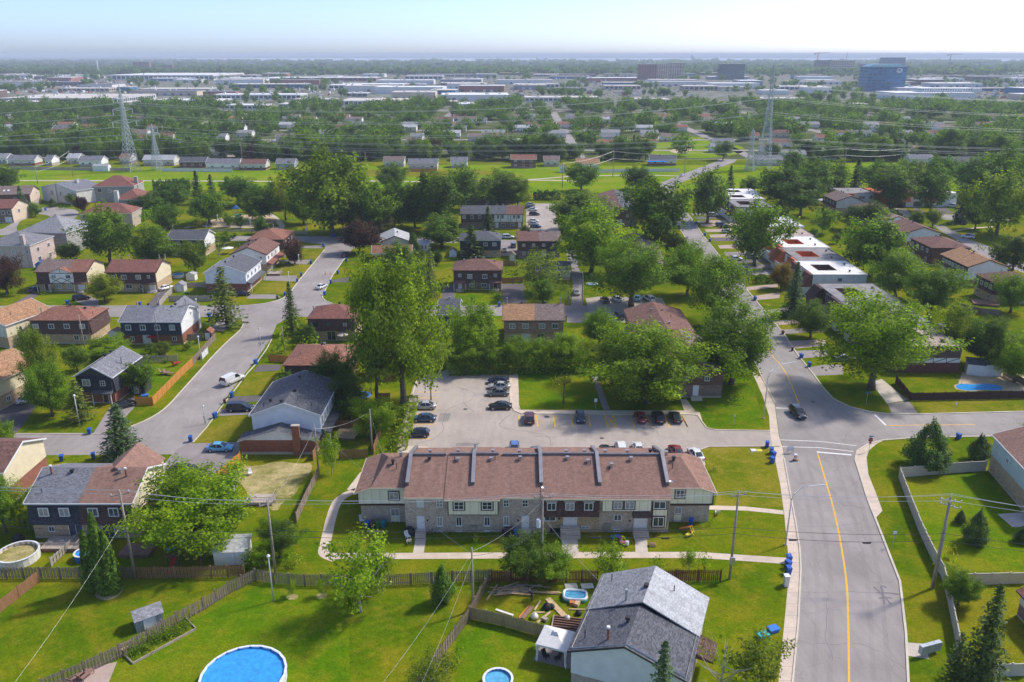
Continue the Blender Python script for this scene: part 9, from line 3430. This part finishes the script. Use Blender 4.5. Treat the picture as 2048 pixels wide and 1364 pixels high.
for a in(
(1,782,876,128,178,18,'wall_red','gravel_roof','red brick apartment block with orange frames at far left',7,8,'glass'),
(1,930,1010,146,180,16,'wall_red','gravel_roof','lower red brick apartment block at far left',6,5,'glass'),
(2,1745,1850,142,232,24,'wall_red','gravel_roof','red brick apartment tower, leftmost of three',7,11,'glass'),
(2,1850,1926,142,225,24,'wall_tan','gravel_roof','beige and dark apartment tower, middle of three',6,11,'glass'),
(2,1926,2010,134,230,24,'wall_tan','gravel_roof','beige apartment tower, rightmost of three',6,12,'glass'),
(3,266,410,140,232,30,'tealglass','gravel_roof','teal glass office block',9,7,'glass'),
(3,830,925,118,186,26,'wall_brown','gravel_roof','dark unfinished block under the crane',7,8,'glass'),
(3,924,1050,120,202,26,'wall_tan','gravel_roof','tan concrete office block under the mast',10,8,'glass'),
(3,1216,1342,104,205,34,'wall_grey','dark_roof','dark tower behind the blue glass office',9,9,'blueglass'),
(3,1122,1346,158,300,40,'wall_blue','dark_roof','large blue glass office block',8,8,'blueglass'),
(3,1442,1738,284,346,30,'wall_white','white_roof','white office block with a lattice facade',22,4,'tealglass'),
(3,1046,1130,376,440,18,'wall_tan','gravel_roof','squat beige tower in the right tree belt',4,3,'glass'),
(3,1090,1216,140,185,26,'wall_brown','gravel_roof','low brown block left of the dark tower',6,4,'glass'),
):
 k, x0, x1, yt, yb, dp, w_, r_, lab, bays, fl, gl=a
 t=block('office_block','building',lab,k,x0,x1,yt,yb,dp,w_,r_,bays,fl,gl)
 if 'large blue glass' in lab:
  z=elev_at(80+158*700/2048,t.location.y)
  mb=MB()
  bw_=Q(k,x1,yb).x-Q(k,x0,yb).x
  mb.hexa([(1,3,z+.6),(bw_-1,3,z+.6),(bw_-1,36,z+.6),(1,36,z+.6),(bw_*.15,8,z+5),(bw_*.85,8,z+5),(bw_*.85,30,z+5),(bw_*.15,30,z+5)])
  mb.build('crown_roof',MT['tealglass'],t)
  mb=MB()
  mb.tube([(bw_*.8+5*math.cos(q*.5236),-.4,z-6+3.4*math.sin(q*.5236))for q in range(13)],.8,6)
  mb.tube([(bw_*.8-3,-.4,z-7),(bw_*.8+2,-.4,z-7),(bw_*.8+4,-.4,z-4.5)],.6,6)
  mb.build('emblem',MT['trim'],t)
 if 'lattice facade' in lab:
  W=Q(k,x1,yb).x-Q(k,x0,yb).x
  z=elev_at(80+284*700/2048,t.location.y)
  for i in range(20):
   mb=MB()
   xx=W*(i+.5)/20
   mb.bar((xx-2.2,-.6,1),(xx+2.2,-.6,z),.9,.5)
   mb.build('facade_brace',MT['trim'],t)
M['crane']=M_plain('crane_paint',(.55,.3,.1),.5,.1)
def far_tower(name,label,cat,k,x,yt,yb):
 A=Q(k,x,yb)
 a, b, s=ZT[k]
 return thing(name,label,cat,(A.x,A.y,0)), min(elev_at(b+yt*s,A.y),200)
for k, x, yt, yb, lab in((3,832,74,182,'orange tower crane over the unfinished block'),(3,1606,82,175,'orange tower crane at the far right')):
 t, Hh=far_tower('tower_crane',lab,'crane',k,x,yt,yb)
 Hh=min(Hh,73)
 mb=MB()
 mb.box(-1.2,-1.2,0,1.2,1.2,Hh)
 mb.build('mast',M['crane'],t)
 mb=MB()
 mb.bar((-14,0,Hh-2),(48,0,Hh),1.6,1.8)
 mb.bar((0,0,Hh+1.8),(30,0,Hh),.5)
 mb.build('jib',M['crane'],t)
 mb=MB()
 mb.box(-15,-1.5,Hh-7,-10,1.5,Hh-2.8)
 mb.build('counterweight',MT['wall_grey'],t)
t, Hh=far_tower('smokestack','tall pale smokestack at the far left','chimney',1,578,116,205)
Hh=min(Hh,74)
mb=MB()
mb.tube([(0,0,0),(0,0,Hh)],[2.6,1.8],10)
mb.build('shaft',MT['wall_white'],t)
mb=MB()
mb.tube([(0,0,Hh),(0,0,Hh+1.2)],2.4,10)
mb.build('rim',MT['wall_grey'],t)
t, Hh=far_tower('water_tower','white water tower on the horizon','water tower',3,107,88,135)
Hh=min(Hh,74)
mb=MB()
mb.tube([(0,0,0),(0,0,Hh*.55)],5,10)
mb.build('column',MT['wall_white'],t)
mb=MB()
mb.lathe([(.1,Hh*.5),(8,Hh*.55),(13,Hh*.62),(13,Hh*.93),(9,Hh),(.1,Hh)],16)
mb.build('tank',MT['wall_white'],t)
t, Hh=far_tower('radio_mast','thin radio mast above the tan office block','mast',3,1000,46,190)
mb=MB()
mb.tube([(0,0,0),(0,0,74)],[1.2,.5],5)
mb.build('mast',MT['wall_red'],t)
# --- vehicles and clutter of the far lots (too many and too small to tell apart)
rg=np.random.default_rng(9)
mb=MB()
spots=[(3,1330,2048,210,345,520),(2,560,1500,215,345,420),(1,0,800,215,315,420),(1,1500,2048,240,330,200),(2,1450,2048,215,330,200)]
for k, x0, x1, y0, y1, n in spots:
 for _ in range(n):
  p=Q(k,rg.uniform(x0,x1),rg.uniform(y0,y1))
  if any(abs(p.x-q[0])<q[2]and abs(p.y-q[1])<q[2]for q in HOUSES[-60:]):
   continue
  L, w_, h_=(4.6,1.9,1.5)if rg.random()<.72 else(9.,2.6,3.4)
  if rg.random()<.5:
   L, w_=w_, L
  m_=int(rg.integers(0,4))
  mb.box(p.x,p.y,.1,p.x+L,p.y+w_,h_*.6,m_)
  mb.box(p.x+L*.15,p.y+w_*.1,h_*.6,p.x+L*.85,p.y+w_*.9,h_,m_)
tag(mb.build('distant_vehicles',[MT['wall_white'],MT['wall_grey'],MT['wall_pale'],MT['wall_red']],uv=False),'countless parked vehicles and trailers in the far lots','vehicles',kind='stuff')
# --- far trees
PUF=(.5,.17,1.5)
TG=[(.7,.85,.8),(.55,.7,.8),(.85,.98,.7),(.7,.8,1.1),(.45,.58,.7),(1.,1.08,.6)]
rf=random.Random(21)
grid={}
def clear_of(x,y,r):
 for q in HOUSES:
  if abs(x-q[0])<q[2]*.8+r and-q[2]*.8-17<y-q[1]<q[2]*.8+r:
   return False
 return True
pts=[]
tries=0
while len(pts)<1180 and tries<90000:
 tries+=1
 Y=522+590*rf.random()**1.05
 X=rf.uniform(-.68,.68)*Y
 if 520<Y<530 or(60<X<230 and 500<Y<690 and rf.random()<.8):
  continue
 R=rf.uniform(3,5)if rf.random()<.3 else rf.uniform(5,10.)
 if mnoise.noise(Vector((X*.011,Y*.02,3.3)))<-.22 and rf.random()<.85:
  continue
 if min(abs(X-q)for q in(-310,-190,-75,45,160,270,400))<9 or min(abs(Y-q)for q in(592,668,752,850))<9:
  continue
 if not clear_of(X,Y,R*.2):
  continue
 if any((X-a)**2+(Y-b)**2<(.42*(R+c))**2 for a,b,c in pts):
  continue
 pts.append((X,Y,R))
for _ in range(400):
 X, Y, R=rf.uniform(-340,340), rf.uniform(528,572), rf.uniform(3,6.5)
 if not(90<X<190)and all(not(abs(X-q[0])<q[2]*.75+R*.5 and abs(Y-q[1])<q[2]+2)for q in HOUSES)and all((X-a)**2+(Y-b)**2>(.6*(R+c))**2 for a,b,c in pts[-70:]):
  pts.append((X,Y,R))
pts.sort(key=lambda p:p[1])
for i,(X,Y,R)in enumerate(pts[:200]):
 kd=rf.random()
 ti=rf.randrange(6)
 tn=['green','deep green','fresh green','grey-green','darkest green','yellow-green'][ti]
 big='broad' if R>6.5 else 'middling' if R>4 else 'small'
 if kd<.1:
  lb='dark pointed spruce '+sect(X,Y)
  plant('spruce',lb,(X,Y),rf.uniform(10,16),rf.uniform(2,3),(.7,.85,.9),None,1,group='spruces: '+lb)
 else:
  lb='%s %s leafy tree %s'%(big,'purple' if kd>.96 else tn,sect(X,Y))
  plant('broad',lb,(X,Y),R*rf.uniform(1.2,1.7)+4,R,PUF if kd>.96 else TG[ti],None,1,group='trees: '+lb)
def far_wood(name,label,plist,tints,lodseed,nc=22,per=13,lf=.19):
 cs, ns, rs=[],[],[]
 base=[]
 for i in range(4):
  c, n_=broad_points(900+i+lodseed,nc,per,rc=(.9,1.7),base=.1,egg=.45,lump=.4)
  base.append((c,n_))
 rg_=np.random.default_rng(lodseed)
 for(X,Y,R,Hh)in plist:
  c, n_=base[int(rg_.integers(0,4))]
  a=rg_.uniform(0,6.28)
  ca, sa=math.cos(a), math.sin(a)
  x=(c[:,0]*ca-c[:,1]*sa)*R/4+X
  y=(c[:,0]*sa+c[:,1]*ca)*R/4+Y
  cs.append(np.stack([x,y,c[:,2]*Hh/10],1))
  ns.append(n_)
  rs.append(np.full(len(c),lf*R))
 me=leaf_mesh(name,np.concatenate(cs),np.concatenate(ns),np.concatenate(rs),M['leaf'],lodseed)
 o=obj(name,me)
 o.color=(*tints,1)
 return tag(o,label,'trees',kind='stuff')
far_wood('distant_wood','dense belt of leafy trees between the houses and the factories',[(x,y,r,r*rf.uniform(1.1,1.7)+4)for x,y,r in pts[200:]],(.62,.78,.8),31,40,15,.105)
pl=[]
while len(pl)<800:
 Y=rf.uniform(1050,2900)
 X=rf.uniform(-.7,.7)*Y
 if clear_of(X,Y,4):
  for _ in range(rf.randrange(1,6)):
   R=rf.uniform(4,8)
   x2, y2=X+rf.uniform(-22,22), Y+rf.uniform(-22,22)
   if clear_of(x2,y2,2):
    pl.append((x2,y2,R,R*1.8+2))
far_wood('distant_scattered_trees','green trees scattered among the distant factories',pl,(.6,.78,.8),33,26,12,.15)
pl=[]
for i in range(2600):
 Y=2750+5600*rf.random()**1.6
 X=rf.uniform(-.72,.72)*Y
 R=rf.uniform(14,24)*(1+(Y-2750)/9000)
 pl.append((X,Y,R,rf.uniform(13,21)+(6 if rf.random()>.9 else 0)))
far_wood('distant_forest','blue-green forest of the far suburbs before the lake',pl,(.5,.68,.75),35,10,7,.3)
# --- shrubs and small trees of the gardens
ns_=0
for _ in range(4000):
 if ns_>=110:
  break
 X, Y=rf.choice([(rf.uniform(-125,62),rf.uniform(214,345)),(rf.uniform(100,133),rf.uniform(150,345)),(rf.uniform(-125,-72),rf.uniform(136,200)),(rf.uniform(-57,-22),rf.uniform(132,200)),(rf.uniform(-200,-70),rf.uniform(300,400)),(rf.uniform(100,220),rf.uniform(300,395))])
 if paved(X,Y)or any(abs(X-q[0])<q[2]*.95 and abs(Y-q[1])<q[2]*.95 for q in HOUSES)or any((X-a)**2+(Y-b)**2<(r+.6)**2 for a,b,r in TREES):
  continue
 R=rf.uniform(.8,1.9)
 own=min((o for o in COL.objects if o.type=='EMPTY' and o.get('category')in('house','row house')and 'house' in o.name),key=lambda o:(X-o.location.x-5)**2+(Y-o.location.y-5)**2)['label']
 own=' '.join(own.split(' with ')[0].split()[:6])
 ti=rf.randrange(6)
 tn=['green','deep green','fresh green','grey-green','darkest green','yellow-green'][ti]
 if ns_%4==0:
  R=rf.uniform(1.8,3.)
  lb='%s small garden tree near the %s'%(tn,own)
  plant('broad',lb,(X,Y),R*rf.uniform(2,2.6),R,TG[ti],None,1,group='trees: '+lb)
 else:
  lb='%s %s shrub near the %s'%(tn,'wide' if R>1.35 else 'small',own)
  plant('bush',lb,(X,Y),R*rf.uniform(1.,1.6),R,TG[ti],None,1,group='shrubs: '+lb)
 ns_+=1
 # --- summer haze over the far town
mb=MB()
mb.box(-61000,-200,-1.5,61000,61000,76)
hz=mb.mesh('haze',[],uv=False)
w=NT('haze_air')
w.t.nodes.remove(w.b)
pv=w.n('VolumePrincipled')
pv.inputs['Color'].default_value=(.84,.92,1.,1)
pv.inputs['Density'].default_value=.00014
pv.inputs['Anisotropy'].default_value=.0
w.l(pv.outputs[0],w.out.inputs['Volume'])
hz.materials.append(w.mat)
tag(obj('haze',hz),'thin pale blue summer haze over the whole town','haze',kind='stuff')
